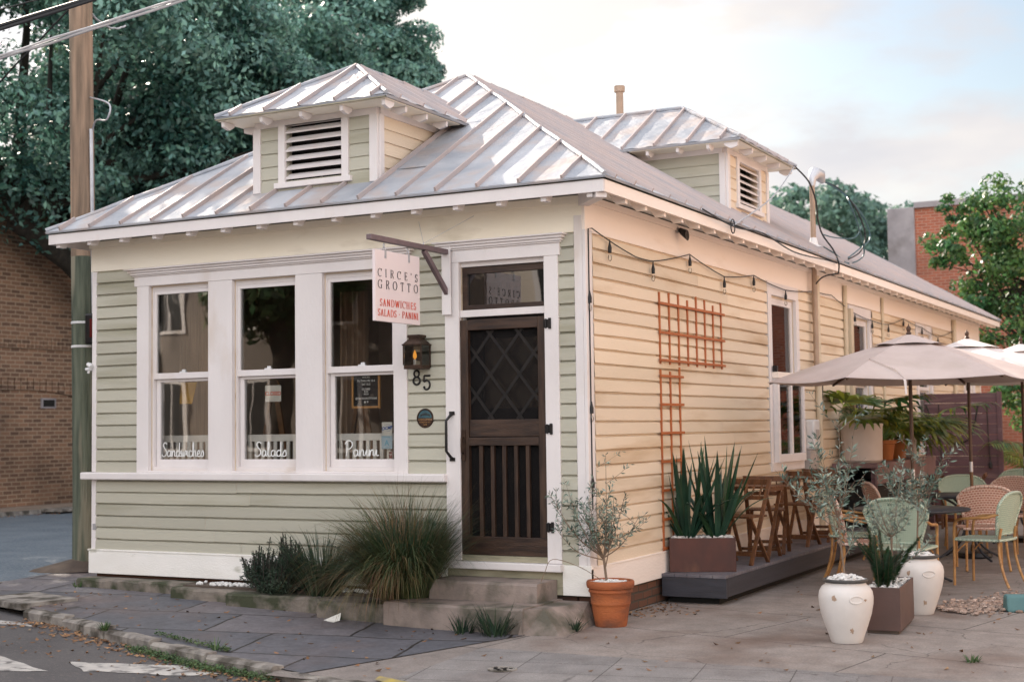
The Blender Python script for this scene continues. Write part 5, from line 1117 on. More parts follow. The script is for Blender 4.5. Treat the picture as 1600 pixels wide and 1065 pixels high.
t = thing('ornamental_grass', 'big drooping clump of green and straw coloured grass left of the entry steps', 'grass clump', (-1.62, -.42, .24))
blades((-1.50, -.38, .25), 2900, .55, 1.08, .009, .68, 1.6, 3, bias=(.02, -.42), base_r=.19).build('blades', 'grass_green', t)
blades((-1.58, -.50, .27), 700, .6, 1.12, .008, .8, 2.1, 4, bias=(-.08, -.85), base_r=.17).build('dry_blades', 'grass_dry', t)
blades((-1.44, -.33, .25), 160, .8, 1.15, .004, .6, .45, 5, bias=(.35, 0), base_r=.14).build('seed_stems', 'grass_dry', t)
t = thing('dark_lily_turf', 'dark strappy leaved plant between the bushy shrub and the big grass', 'plant', (-2.42, -.36, .25))
blades((-2.40, -.34, .24), 320, .38, .74, .015, .8, .8, 6, base_r=.16, bias=(.05, -.05)).build('blades', 'grass_dark', t)
def rosem(name, label, c, rx, ry, h, n, seed, mat='rosemary', ls=.035):
    t = thing(name, label, 'shrub', c); g = random.Random(seed); mb = MB(); P = []; Nn = []
    for i in range(n):
        a = g.uniform(0, 6.283); r_ = g.random()**.5; p0 = Vector(c)+Vector((math.cos(a)*rx*.4*r_, math.sin(a)*ry*.4*r_, 0)); p1 = Vector(c)+Vector((math.cos(a)*rx*r_*g.uniform(.7, 1.25), math.sin(a)*ry*r_, h*g.uniform(.35, .98)*(1-.35*r_**2)*(1+.25*math.sin(a*3+seed))))
        m_ = p0.lerp(p1, .5)+Vector((math.cos(a), math.sin(a), 0))*rx*.15; pts = smooth_pts([tuple(p0), tuple(m_), tuple(p1)], 4); mb.tube(pts, [.004]*len(pts), 4, cap=False)
        for k in range(46):
            t_ = g.uniform(.12, 1); q = Vector(pts[min(int(t_*(len(pts)-1)), len(pts)-1)])+Vector((g.gauss(0, .014), g.gauss(0, .014), g.gauss(0, .012))); P.append(q); Nn.append([g.gauss(0, 1), g.gauss(0, 1), g.gauss(0, .6)])
    mb.build('stems', 'bark', t); Nn = np.array(Nn); Nn /= np.linalg.norm(Nn, axis=1, keepdims=True); leaf_mesh('foliage', mat, t, np.array(P), Nn, ls, .22, seed); return t
rosem('dark_shrub', 'dense dark needle leaved shrub leftmost against the white skirting', (-2.88, -.30, .24), .36, .24, .46, 400, 3)
# weeds along steps and kerb
def weed(x, y, z, s_, seed, label, n=34, mat='weed_leaf', wd=.012):
    o = blades((x, y, z), n, s_*.5, s_, wd, .9, .6, seed, base_r=s_*.35); o = o.build('weed', mat, origin=(x, y, z)); return tag(o, label, 'weed')
weed(-.72, -.82, .06, .26, 1, 'small dark green weed against the lower step, left of the larger weed', 60, 'grass_dark')
weed(-.42, -.84, .06, .34, 2, 'leafy dark green weed growing against the right end of the lower step', 110, 'grass_dark')
weed(.08, -.45, .08, .16, 3, 'little weed between the step cheek wall and the terracotta pot', 40, 'grass_dark')
weed(-5.38, -.24, .16, .13, 4, 'small weed at the foot of the left house corner', 30)
weed(-3.35, -1.99, .10, .10, 5, 'small weed in the kerb joint below the middle window', 40); weed(-2.02, -2.22, .06, .13, 6, 'tall sprig growing on the kerb stone nearest the steps', 12)
weed(3.12, -.66, .05, .10, 7, 'little green weed in a concrete joint at the far right', 50)
g = random.Random(21); P = []; Nn = []
for i in range(2600):
    u = g.random(); x = -2.9+1.7*u+g.gauss(0, .05); y = ky(x)-.10+g.gauss(0, .045); P.append((x, y, az(x, y)+.012+abs(g.gauss(0, .018)))); Nn.append((g.gauss(0, .5), g.gauss(0, .5), 1))
for i in range(500):
    x = g.uniform(-2.9, -1.9); y = ky(x)+.16+g.gauss(0, .02); P.append((x, y, gz(x, y)+.018+abs(g.gauss(0, .01)))); Nn.append((g.gauss(0, .5), g.gauss(0, .5), 1))
Nn = np.array(Nn); Nn /= np.linalg.norm(Nn, axis=1, keepdims=True)
tag(leaf_mesh('kerb_moss', 'weed_leaf', None, np.array(P), Nn, .022, .6, 5, origin=(-2.3, -2.4, -.05)), 'low green moss and weeds in the gutter along the kerb', 'moss', kind='stuff')
# fallen leaves
P = []; Nn = []; g = random.Random(5)
def lf(x, y, z): P.append((x, y, z)); Nn.append((g.gauss(0, .25), g.gauss(0, .25), 1))
for i in range(520):
    x = -4.7+4.5*g.random(); y = ky(x)-.06-abs(g.gauss(0, .13)); lf(x, y, az(x, y)+.008+g.random()*.012)
for i in range(150): x = g.uniform(-6, -1); y = g.uniform(ky(x)-.9, ky(x)-.1); lf(x, y, az(x, y)+.008)
for i in range(110): x = g.uniform(-5.3, -.5); y = g.uniform(ky(x)+.1, -.4); lf(x, y, gz(x, y)+.012)
for i in range(120): x = g.uniform(-.3, 4.5); y = g.uniform(-2.6, 3.5); lf(x, y, gz(x, y)+.010)
for i in range(90): x = abs(g.gauss(0, .22))+.05; y = g.uniform(.4, 1.4); lf(x, y, gz(x, y)+.010)
for i in range(500): x = -15.7+abs(g.gauss(0, .18)); y = g.uniform(6, 20); lf(x, y, az(x, y)+.012)
Nn = np.array(Nn); Nn /= np.linalg.norm(Nn, axis=1, keepdims=True)
tag(leaf_mesh('leaf_litter', 'dry_leaf', None, np.array(P), Nn, .045, .55, 9, origin=(-2, -1.5, 0), curl=.5), 'fallen brown leaves scattered on pavement and gutter', 'leaves', kind='stuff')
# valve cover in the apron
t = thing('valve_cover', 'small round dark iron cover set in the driveway apron', 'manhole cover', (.25, -1.97, gz(.25, -1.97)))
mb = MB(); mb.lathe([(0, .003), (.085, .003), (.088, .007), (.10, .007), (.103, .0)], (.25, -1.97, gz(.25, -1.97)), 28); mb.build('ring', 'kerb_stone', t); mb = MB()
for i in range(9): a = i*.7; r_ = .02+.055*((i*37) % 10)/10; mb.box((.25+r_*math.cos(a)-.012, -1.97+r_*math.sin(a)-.006, gz(.25, -1.97)+.0035), (.25+r_*math.cos(a)+.012, -1.97+r_*math.sin(a)+.006, gz(.25, -1.97)+.008))
mb.build('studs', 'black_iron', t)
mb = MB(); mb.add([(-.40, -2.50, .030), (-.05, -2.62, .026), (.12, -2.76, .024), (-.1, -2.74, .024), (-.36, -2.62, .028)], [(0, 4, 3, 2, 1)]); struct(mb.build('kerb_marking', 'yellow_paint'))
t = thing('paper_scrap', 'crumpled white paper scrap lying under the big grass clump', 'litter', (-1.98, -.82, .07))
mb = MB(); mb.add([(-2.10, -.80, .085), (-1.97, -.90, .078), (-1.90, -.80, .105), (-1.93, -.74, .16), (-2.02, -.80, .10)], [(0, 1, 4), (1, 2, 4), (2, 3, 4), (0, 4, 3)]); mb.build('sheet', 'paper', t)

# ================================================================== PATIO
t = thing('timber_deck', 'low grey timber deck platform along the side wall carrying the folding chairs', 'deck', (.35, 4.3, .1))
mb = MB(); x = .05
while x < .66: mb.box((x, 1.46, .315), (min(x+.118, .675), 8.4, .342)); x += .122
mb.build('boards', 'deck_wood', t, bevel=.002)
mb = MB(); mb.box((.05, 1.462, .14), (.66, 1.50, .313)); mb.build('front_board', 'deck_side', t, bevel=.003)
mb = MB(); mb.box((.622, 1.502, .15), (.66, 8.4, .313)); mb.build('side_board', 'deck_side', t, bevel=.003)
mb = MB(); mb.box((.08, 1.56, .06), (.56, 8.3, .14)); mb.build('underframe', 'black_void', t)

def stems(mb, base, top, n, r0, seed, spread):
    pass
def olive(t, base, h, spread, nb, seed, leaf=.038, trunk_r=.009, fork=.35, dens=26, lean=(0, 0), low=.3):
    """thin potted olive: trunk, arching branches, paired narrow leaves"""
    g = random.Random(seed); base = Vector(base); mb = MB(); P = []; Nn = []; A = []
    f = base+Vector((lean[0]*fork, lean[1]*fork, h*fork))
    mb.tube(smooth_pts([tuple(base), tuple(base.lerp(f, .5)+Vector((g.uniform(-.01, .01), 0, 0))), tuple(f)], 4), [trunk_r*1.2]+[trunk_r]*8, 6)
    for i in range(nb):
        a = 2*math.pi*i/nb+g.uniform(-.5, .5); l = h*(1-fork)*g.uniform(.6, 1.1); r_ = spread*g.uniform(.35, 1.0); s0 = base.lerp(f, g.uniform(low/fork if low < fork else .8, 1)) if i % 3 == 0 else f
        d = Vector((math.cos(a), math.sin(a), 0)); e = s0+d*r_+Vector((lean[0], lean[1], 0))*(1-fork)+Vector((0, 0, l*g.uniform(.55, 1)*(1.15-r_/spread*.55)))
        m_ = s0.lerp(e, .45)+d*r_*g.uniform(-.05, .2)+Vector((0, 0, -l*.06)); pts = [Vector(p) for p in smooth_pts([tuple(s0), tuple(m_), tuple(e)], 6)]
        mb.tube(pts, [trunk_r*.55*(1-.75*j/(len(pts)-1)) for j in range(len(pts))], 5, cap=False)
        subs = [(pts, .35)]
        for k in range(4):
            j = g.randrange(3, len(pts)-2); q = pts[j]; dd = Vector((g.gauss(0, 1), g.gauss(0, 1), g.uniform(.2, 1.4))).normalized(); ll = l*g.uniform(.15, .42); tw = [q+dd*ll*x+Vector((0, 0, .04*x*x)) for x in (0, .33, .66, 1)]; mb.tube(tw, [.0022, .002, .0015, .001], 4, cap=False); subs.append((tw, .1))
        for tw, st in subs:
            n = int(dens*(1 if st > .2 else .6))
            for k in range(n):
                tt = st+(1-st)*g.random(); x = tt*(len(tw)-1); i0 = min(int(x), len(tw)-2); q = tw[i0].lerp(tw[i0+1], x-i0); ax = (tw[i0+1]-tw[i0]).normalized()
                o_ = ax.orthogonal().normalized(); o_ = Matrix.Rotation(g.uniform(0, 6.28), 3, ax) @ o_; ld = (o_+ax*g.uniform(.3, 1.1)).normalized(); P.append(q+ld*leaf*.5); A.append(ld)
    mb.build('branches', 'bark_light', t, smooth=True)
    vs = MB()
    for q, ld in zip(P, A):
        sd_ = ld.cross(Vector((g.gauss(0, 1), g.gauss(0, 1), g.gauss(0, 1)))).normalized(); s_ = leaf*g.uniform(.7, 1.25)
        vs.add([q-ld*s_*.5, q+sd_*s_*.12, q+ld*s_*.5, q-sd_*s_*.12], [(0, 1, 2, 3)])
    vs.build('leaves', 'olive_leaf', t)
def stones(parent, c, r_, z, n, s0, s1, seed, heap=.03):
    g = random.Random(seed); pts = []
    for i in range(n): a = g.uniform(0, 6.283); q = r_*g.random()**.5; pts.append((c[0]+q*math.cos(a), c[1]+q*math.sin(a), z+heap*(1-(q/r_)**2)+g.uniform(0, .01)))
    mb = MB(); mb.lathe([(r_*.98, -.03), (r_*.6, heap*.6), (0, heap)], (c[0], c[1], z-.004), 20, closed=True); mb.build('pot_fill', 'pebble', parent)
    return pebbles('stones', 'pebble', pts, s0, s1, parent, seed)
# terracotta pot with olive
pc = (.215, -.055); z0 = gz(*pc)
t = thing('potted_olive', 'small olive tree in a round terracotta pot at the house corner', 'potted tree', (pc[0], pc[1], z0))
mb = MB(); mb.lathe([(.0, 0), (.125, 0), (.132, .03), (.150, .15), (.153, .17), (.158, .175), (.160, .185), (.158, .195), (.166, .26), (.172, .27), (.178, .275), (.178, .285), (.172, .292), (.173, .30), (.188, .306), (.194, .325), (.194, .35), (.186, .362), (.172, .363), (.166, .34), (.16, .32), (0, .32)], (pc[0], pc[1], z0), 48); mb.build('pot', 'terracotta', t, smooth=True)
stones(t, pc, .165, z0+.335, 120, .009, .018, 2, .018)
olive(t, (pc[0]-.03, pc[1], z0+.33), 1.16, .42, 18, 12, .048, .011, .18, 26, (-.12, -.03), .10)
mb = MB(); mb.tube(smooth_pts([(pc[0]-.04, pc[1]-.01, z0+.34), (.02, -.2, .55), (-.16, -.33, .62), (-.22, -.36, .52), (-.25, -.37, .44)], 5), .003, 5); mb.build('low_branch', 'bark_light', t)
# corten trough with flax
t = thing('flax_planter', 'rust brown steel trough planter with tall sword leaved plants on the deck end', 'planter', (.28, 1.72, .342))
M_ = Matrix.Translation((.30, 1.83, .345)) @ Matrix.Rotation(R(24), 4, 'Z')
mb = MB(); hw, hd, hh = .30, .155, .305
for a, b in (((-hw, -hd, 0), (hw, -hd+.008, hh)), ((-hw, hd-.008, 0), (hw, hd, hh)), ((-hw, -hd+.008, 0), (-hw+.008, hd-.008, hh)), ((hw-.008, -hd+.008, 0), (hw, hd-.008, hh))): mb.box(a, b, M_)
mb.build('trough', 'corten', t, bevel=.002)
mb = MB(); mb.box((-hw+.009, -hd+.009, .05), (hw-.009, hd-.009, hh-.02), M_); mb.build('soil', 'dirt', t)
g = random.Random(4); pebbles('stones', 'pebble', [M_ @ Vector((g.uniform(-hw+.02, hw-.02), g.uniform(-hd+.02, hd-.02), hh-.012+g.uniform(0, .02))) for _ in range(260)], .010, .019, t, 3)
def sword(mb, base, az_, l, lean, wd, bend, g, n=9):
    d = Vector((math.cos(az_), math.sin(az_), 0)); v = (d*lean+Vector((0, 0, 1))).normalized(); p = Vector(base); side = Vector((-math.sin(az_), math.cos(az_), 0)); vs = []
    for i in range(n+1):
        t_ = i/n; w_ = wd*(.75+.5*math.sin(min(1, t_*1.5)*math.pi*.5))*(1-t_**3.2)+.001; nrm = side.cross(v).normalized()
        vs += [p-side*w_*.5+nrm*w_*.22, p.copy(), p+side*w_*.5+nrm*w_*.22]; p = p+v*(l/n); v = (v+(d*.5+Vector((0, 0, -1)))*bend*t_**1.5/n*3).normalized()
    mb.add(vs, [(i*3+k, i*3+k+1, (i+1)*3+k+1, (i+1)*3+k) for i in range(n) for k in range(2)])
for cx_, sd0, n in ((-.14, 1, 27), (.13, 2, 27)):
    g = random.Random(sd0); mb = MB()
    for i in range(n):
        a = 2*math.pi*i/n*1.618*2+g.uniform(-.3, .3); b_ = M_ @ Vector((cx_+.05*math.cos(a), .04*math.sin(a), hh-.02)); outer = i % 3 == 0
        sword(mb, b_, a, g.uniform(.50, .70) if outer else g.uniform(.62, .96), g.uniform(.5, .9) if outer else g.uniform(.05, .60), g.uniform(.040, .058), g.uniform(.7, 1.5) if outer else g.uniform(0, .12), g)
    mb.build('flax_leaves', 'flax_leaf', t)
# white urns with thin olives
def urn(name, label, c, s_=1.0, rz=0, seed=1, oh=.95, nb=11, lean=(0, 0)):
    z = gz(*c); t = thing(name, label, 'potted tree', (c[0], c[1], z))
    prof = [(0, 0), (.110, 0), (.116, .01), (.128, .05), (.155, .125), (.182, .21), (.195, .28), (.198, .33), (.192, .37), (.172, .405), (.150, .42), (.146, .428), (.150, .434)]
    mb = MB(); mb.lathe([(a*s_, b*s_) for a, b in prof]+[(.14*s_, .426*s_), (0, .42*s_)], (c[0], c[1], z), 56); mb.build('vase', 'ceramic', t, smooth=True)
    mb = MB(); mb.lathe([(.150*s_, .435*s_), (.162*s_, .44*s_), (.166*s_, .45*s_), (.162*s_, .46*s_), (.146*s_, .462*s_), (.140*s_, .446*s_)], (c[0], c[1], z), 48, closed=True); mb.build('rim', 'ceramic_rim', t, smooth=True)
    g = random.Random(seed+40); 
    for (an, zz, sz) in ((-1.75, .335, .022), (-1.05, .10, .024), (-.55, .32, .013), (-2.4, .2, .010))[:3 if seed == 1 else 2]:
        mb = MB(); ctr = None; n = 13; q = []
        def prf(zv):
            zv = zv/s_
            for (ra, za), (rb_, zb_) in zip(prof[1:], prof[2:]):
                if za <= zv <= zb_ and zb_ > za: return (ra+(rb_-ra)*(zv-za)/(zb_-za))*s_
            return .15*s_
        for k in range(n):
            th = 2*math.pi*k/n; rr = sz*g.uniform(.45, 1.15); a2 = an+rz+rr*math.cos(th)/(.18*s_); z2 = zz*s_+rr*math.sin(th); r_ = prf(z2)+.0012; q.append((c[0]+r_*math.cos(a2), c[1]+r_*math.sin(a2), z+z2))
        r0 = prf(zz*s_)+.0022; q.append((c[0]+r0*math.cos(an+rz), c[1]+r0*math.sin(an+rz), z+zz*s_)); mb.add(q, [(k, (k+1) % n, n) for k in range(n)]); mb.build('chipped_glaze', 'chip', t)
    # raised oval handle
    an = -1.35+rz+.42; mb = MB(); mb.tube([(c[0]+(.197*s_)*math.cos(an+.25*math.cos(a)), c[1]+(.197*s_)*math.sin(an+.25*math.cos(a)), z+.325*s_+.026*math.sin(a)) for a in [i*math.pi/8 for i in range(17)]], .007, 6); mb.build('handle', 'ceramic', t, smooth=True)
    stones(t, c, .142*s_, z+.442*s_, 110, .011, .021, seed+5, .035)
    olive(t, (c[0], c[1], z+.45*s_), oh, .42, nb, seed+3, .055, .008, .36, 24, lean, .1)
    return t
urn('potted_olive_urn', 'sparse olive tree in the front white glazed urn with a black rim', (2.15, -.17), 1.0, 0, 1, 1.25, 11, (-.10, 0))
urn('potted_olive_urn', 'olive tree in the rear white glazed urn, behind the brown box planter', (2.30, 1.60), 1.06, 0, 4, 1.15, 11, (.05, 0))
# brown box planter with foxtail fern and olive
t = thing('box_planter', 'brown square box planter with green foxtail fern plumes between the two white urns', 'planter', (2.25, .75, .08))
M_ = Matrix.Translation((2.265, .70, .085)) @ Matrix.Rotation(R(5), 4, 'Z'); hw, hd, hh = .135, .40, .345
mb = MB()
for a, b in (((-hw, -hd, .02), (hw, -hd+.01, hh)), ((-hw, hd-.01, .02), (hw, hd, hh)), ((-hw, -hd+.01, .02), (-hw+.01, hd-.01, hh)), ((hw-.01, -hd+.01, .02), (hw, hd-.01, hh))): mb.box(a, b, M_)
mb.build('box', 'brown_box', t, bevel=.003)
mb = MB(); mb.box((-hw+.02, -hd+.02, -.004), (hw-.02, hd-.02, .0195), M_); mb.box((-hw+.011, -hd+.011, .1), (hw-.011, hd-.011, hh-.03), M_); mb.build('soil', 'dirt', t)
g = random.Random(4); pebbles('stones', 'pebble', [M_ @ Vector((g.uniform(-hw+.02, hw-.02), g.uniform(-hd+.02, hd-.02), hh-.022+g.uniform(0, .02))) for _ in range(210)], .010, .019, t, 9)
g = random.Random(31); P = []; Nn = []; mb = MB(); fm = MB()
for i in range(13):
    a = 2*math.pi*i/13+g.uniform(-.3, .3); l = g.uniform(.30, .48); lean = g.uniform(.05, .7); b_ = M_ @ Vector((g.uniform(-.07, .05), g.uniform(-.30, .0), hh-.03)); v = Vector((math.cos(a)*lean, math.sin(a)*lean, 1)).normalized(); pts = [b_+v*l*x+Vector((math.cos(a), math.sin(a), 0))*.06*x*x for x in lin(0, 1, 6)]
    mb.tube(pts, [.003]*7, 4)
    for k in range(950):
        t_ = g.random(); x = t_*6; i0 = min(int(x), 5); q = pts[i0].lerp(pts[i0+1], x-i0); o_ = v.orthogonal().normalized(); o_ = Matrix.Rotation(g.uniform(0, 6.28), 3, v) @ o_; r_ = .036*math.sin(min(1, t_*2.0+.2)*math.pi*.5)*(1-t_**7)+.006
        d = (o_+v*.45).normalized(); e = q+d*r_; sd_ = d.cross(v).normalized(); fm.add([q-sd_*.0018, q+sd_*.0018, e], [(0, 1, 2)]); fm.add([q+d*r_*.3-sd_*.003, q+d*r_*.9, q+d*r_*.3+sd_*.003], [(0, 1, 2)])
mb.build('fern_stems', 'bark_light', t); fm.build('fern_plumes', 'fern_leaf', t)
olive(t, M_ @ Vector((0, .18, hh-.02)), .98, .38, 11, 77, .046, .008, .36, 20, (0, 0), .1)

# woven cafe chairs -------------------------------------------------
def cafe_chair(label, frame_r, weave, backweave, rimm, open_w=.50):
    """local frame: front +Y, back -Y, seat height .45"""
    t = thing('cafe_chair', label, 'chair', (0, 0, 0))
    bm_ = lambda: MB()
    sw, sd_ = .235, .22
    mb = bm_(); n = 16; vs = []
    for i in range(n+1):
        th = math.pi*i/n; x = -sw+2*sw*i/n; yb = -sd_-.03*math.sin(th); yf = sd_+.02*math.sin(th)
        for j in range(7): u = j/6; vs.append((x, yb+(yf-yb)*u, .452-.012*math.sin(th)*math.sin(math.pi*u)))
    m_ = 7; mb.add(vs, [(i*m_+j, (i+1)*m_+j, (i+1)*m_+j+1, i*m_+j+1) for i in range(n) for j in range(6)]); mb.add([(x, y, z-.018) for x, y, z in vs], [(i*m_+j+1, (i+1)*m_+j+1, (i+1)*m_+j, i*m_+j) for i in range(n) for j in range(6)])
    mb.build('seat', weave, t, world=False)
    rim = [vs[i*m_] for i in range(n+1)]+[vs[n*m_+j] for j in range(1, 7)]+[vs[i*m_+6] for i in range(n-1, -1, -1)]+[vs[j] for j in range(5, -1, -1)]
    mb = bm_(); mb.tube([(x, y, z-.008) for x, y, z in rim], .014, 8, cap=False); mb.build('seat_rim', rimm, t, world=False, smooth=True)
    # wrap-around back: narrow at the seat, wide and rounded above
    def bk(u, v):  # u -1..1, v 0..1
        w_ = .205+.065*math.sin(v*math.pi*.5); th = u*(.95+.15*v)
        zt = .50+.40*v*(1-.30*abs(u)**2.6*v)
        return (w_*math.sin(th)/math.sin(.98) if True else 0, -.155-.10*math.cos(th)-.075*v+.02, zt)
    mb = bm_(); nu, nv = 20, 10; q = [bk(-1+2*i/nu, j/nv) for i in range(nu+1) for j in range(nv+1)]
    mb.add(q, [(i*(nv+1)+j, (i+1)*(nv+1)+j, (i+1)*(nv+1)+j+1, i*(nv+1)+j+1) for i in range(nu) for j in range(nv)])
    mb.add([(x, y+.008, z) for x, y, z in q], [(i*(nv+1)+j+1, (i+1)*(nv+1)+j+1, (i+1)*(nv+1)+j, i*(nv+1)+j) for i in range(nu) for j in range(nv)])
    mb.build('backrest', backweave, t, world=False, smooth=True)
    mb = bm_(); mb.tube([bk(-1, j/nv) for j in range(nv+1)]+[bk(-1+2*i/nu, 1) for i in range(1, nu+1)]+[bk(1, 1-j/nv) for j in range(1, nv+1)], .016, 8); mb.tube([bk(-1+2*i/nu, 0) for i in range(nu+1)], .010, 8); mb.build('back_rim', rimm, t, world=False, smooth=True)
    for s_ in (-1, 1):
        a = bk(s_, .62); mb = bm_(); mb.tube(smooth_pts([(a[0], a[1]-.01, a[2]-.0), (a[0]+s_*.015, a[1]+.10, a[2]-.035), (s_*.265, .03, .655), (s_*.26, .14, .645), (s_*.245, .20, .61), (s_*.238, .215, .54), (s_*.236, .218, .45)], 5), .0135, 8); mb.build('armrest', frame_r, t, world=False, smooth=True)
        mb = bm_(); mb.tube([(s_*.236, .218, .45), (s_*.236, .222, .2), (s_*.238, .225, .0)], .0135, 8); mb.build('leg', frame_r, t, world=False, smooth=True)
        mb = bm_(); mb.tube(smooth_pts([(s_*.19, -.235, .56), (s_*.195, -.215, .45), (s_*.205, -.215, .30), (s_*.215, -.255, .12), (s_*.225, -.305, 0)], 4), .0135, 8); mb.build('leg', frame_r, t, world=False, smooth=True)
        mb = bm_(); mb.tube(smooth_pts([(s_*.237, .217, .30), (s_*.22, .12, .40), (s_*.2, .06, .435)], 4), .007, 6); mb.build('brace', frame_r, t, world=False)
    return t
GC = cafe_chair('x', 'bamboo', 'weave_green', 'weave_green_chevron', 'weave_green'); PC = cafe_chair('x', 'bamboo', 'weave_pink', 'weave_pink', 'weave_pink_check')
GC['group'] = 'green woven cafe chairs on the patio'; PC['group'] = 'pink woven cafe chairs on the patio'
used = {}
def chair(src, x, y, rz, label):
    z = gz(x, y)+.004
    if src.name not in used: used[src.name] = 1; src.location = (x, y, z); src.rotation_euler.z = R(rz); src['label'] = label; return src
    return dup(src, (x, y, z), R(rz), label)
def cafe_table(x, y, r_, label, seed=0, rz=0):
    z = gz(x, y); t = thing('cafe_table', label, 'table', (x, y, z), R(rz), 'round dark cafe tables on the patio')
    mb = MB(); mb.lathe([(0, .715), (r_*.9, .715), (r_*.985, .722), (r_, .730), (r_, .742), (r_*.985, .747), (0, .747)], (0, 0, 0), 48); mb.build('tabletop', 'table_dark', t, world=False, smooth=True)
    for k in range(4):
        a = k*math.pi/2+math.pi/4; c, s_ = math.cos(a), math.sin(a); mb = MB(); mb.tube([(c*q, s_*q, h) for q, h in smooth_pts([(r_*.62, .712), (r_*.50, .70), (.14, .62), (.055, .52), (.045, .36), (.07, .27), (r_*.45, .10), (r_*.78, .008)], 4)], .014, 8); mb.build('leg', 'table_dark', t, world=False, smooth=True)
    mb = MB(); mb.lathe([(.058, .34), (.058, .40), (.04, .41)], (0, 0, 0), 16); mb.build('collar', 'table_dark', t, world=False)
    return t
T1, T2, T3 = (1.80, 3.75), (1.83, 6.55), (2.05, 9.0)
cafe_table(*T1, .56, 'nearest round dark cafe table, behind the rear white urn'); cafe_table(*T2, .56, 'round dark cafe table in the second row, under the second parasol'); cafe_table(*T3, .52, 'farthest round dark cafe table, under the rearmost parasol')
chair(GC, 1.95, 2.72, -4, 'green woven cafe chair seen from behind, right behind the box planter and rear urn')
chair(GC, 2.46, 3.95, 78, 'green woven cafe chair with chevron back on the right side of the nearest table')
chair(GC, 1.15, 4.05, -80, 'green woven cafe chair left of the nearest table, half hidden by olive branches')
chair(GC, 1.55, 7.95, 195, 'green woven cafe chair behind the second table, tilted away near the purple partition')
chair(GC, 1.85, 10.2, 175, 'green woven cafe chair at the back of the farthest table')
chair(PC, 1.48, 3.15, -72, 'pink woven cafe chair near the deck edge, behind the front white urn')
chair(PC, 2.18, 5.45, 20, 'pink woven cafe chair between the nearest and the second table')
chair(PC, 2.10, 7.55, 165, 'pink woven cafe chair on the far side of the second table')
chair(PC, 1.12, 5.95, -60, 'pink woven cafe chair left of the second table behind the box planter olive')
chair(PC, 2.62, 7.1, 95, 'pink woven cafe chair at the right frame edge beside the second table')
chair(PC, 2.55, 8.4, 40, 'pink woven cafe chair in front of the farthest table at the frame edge')

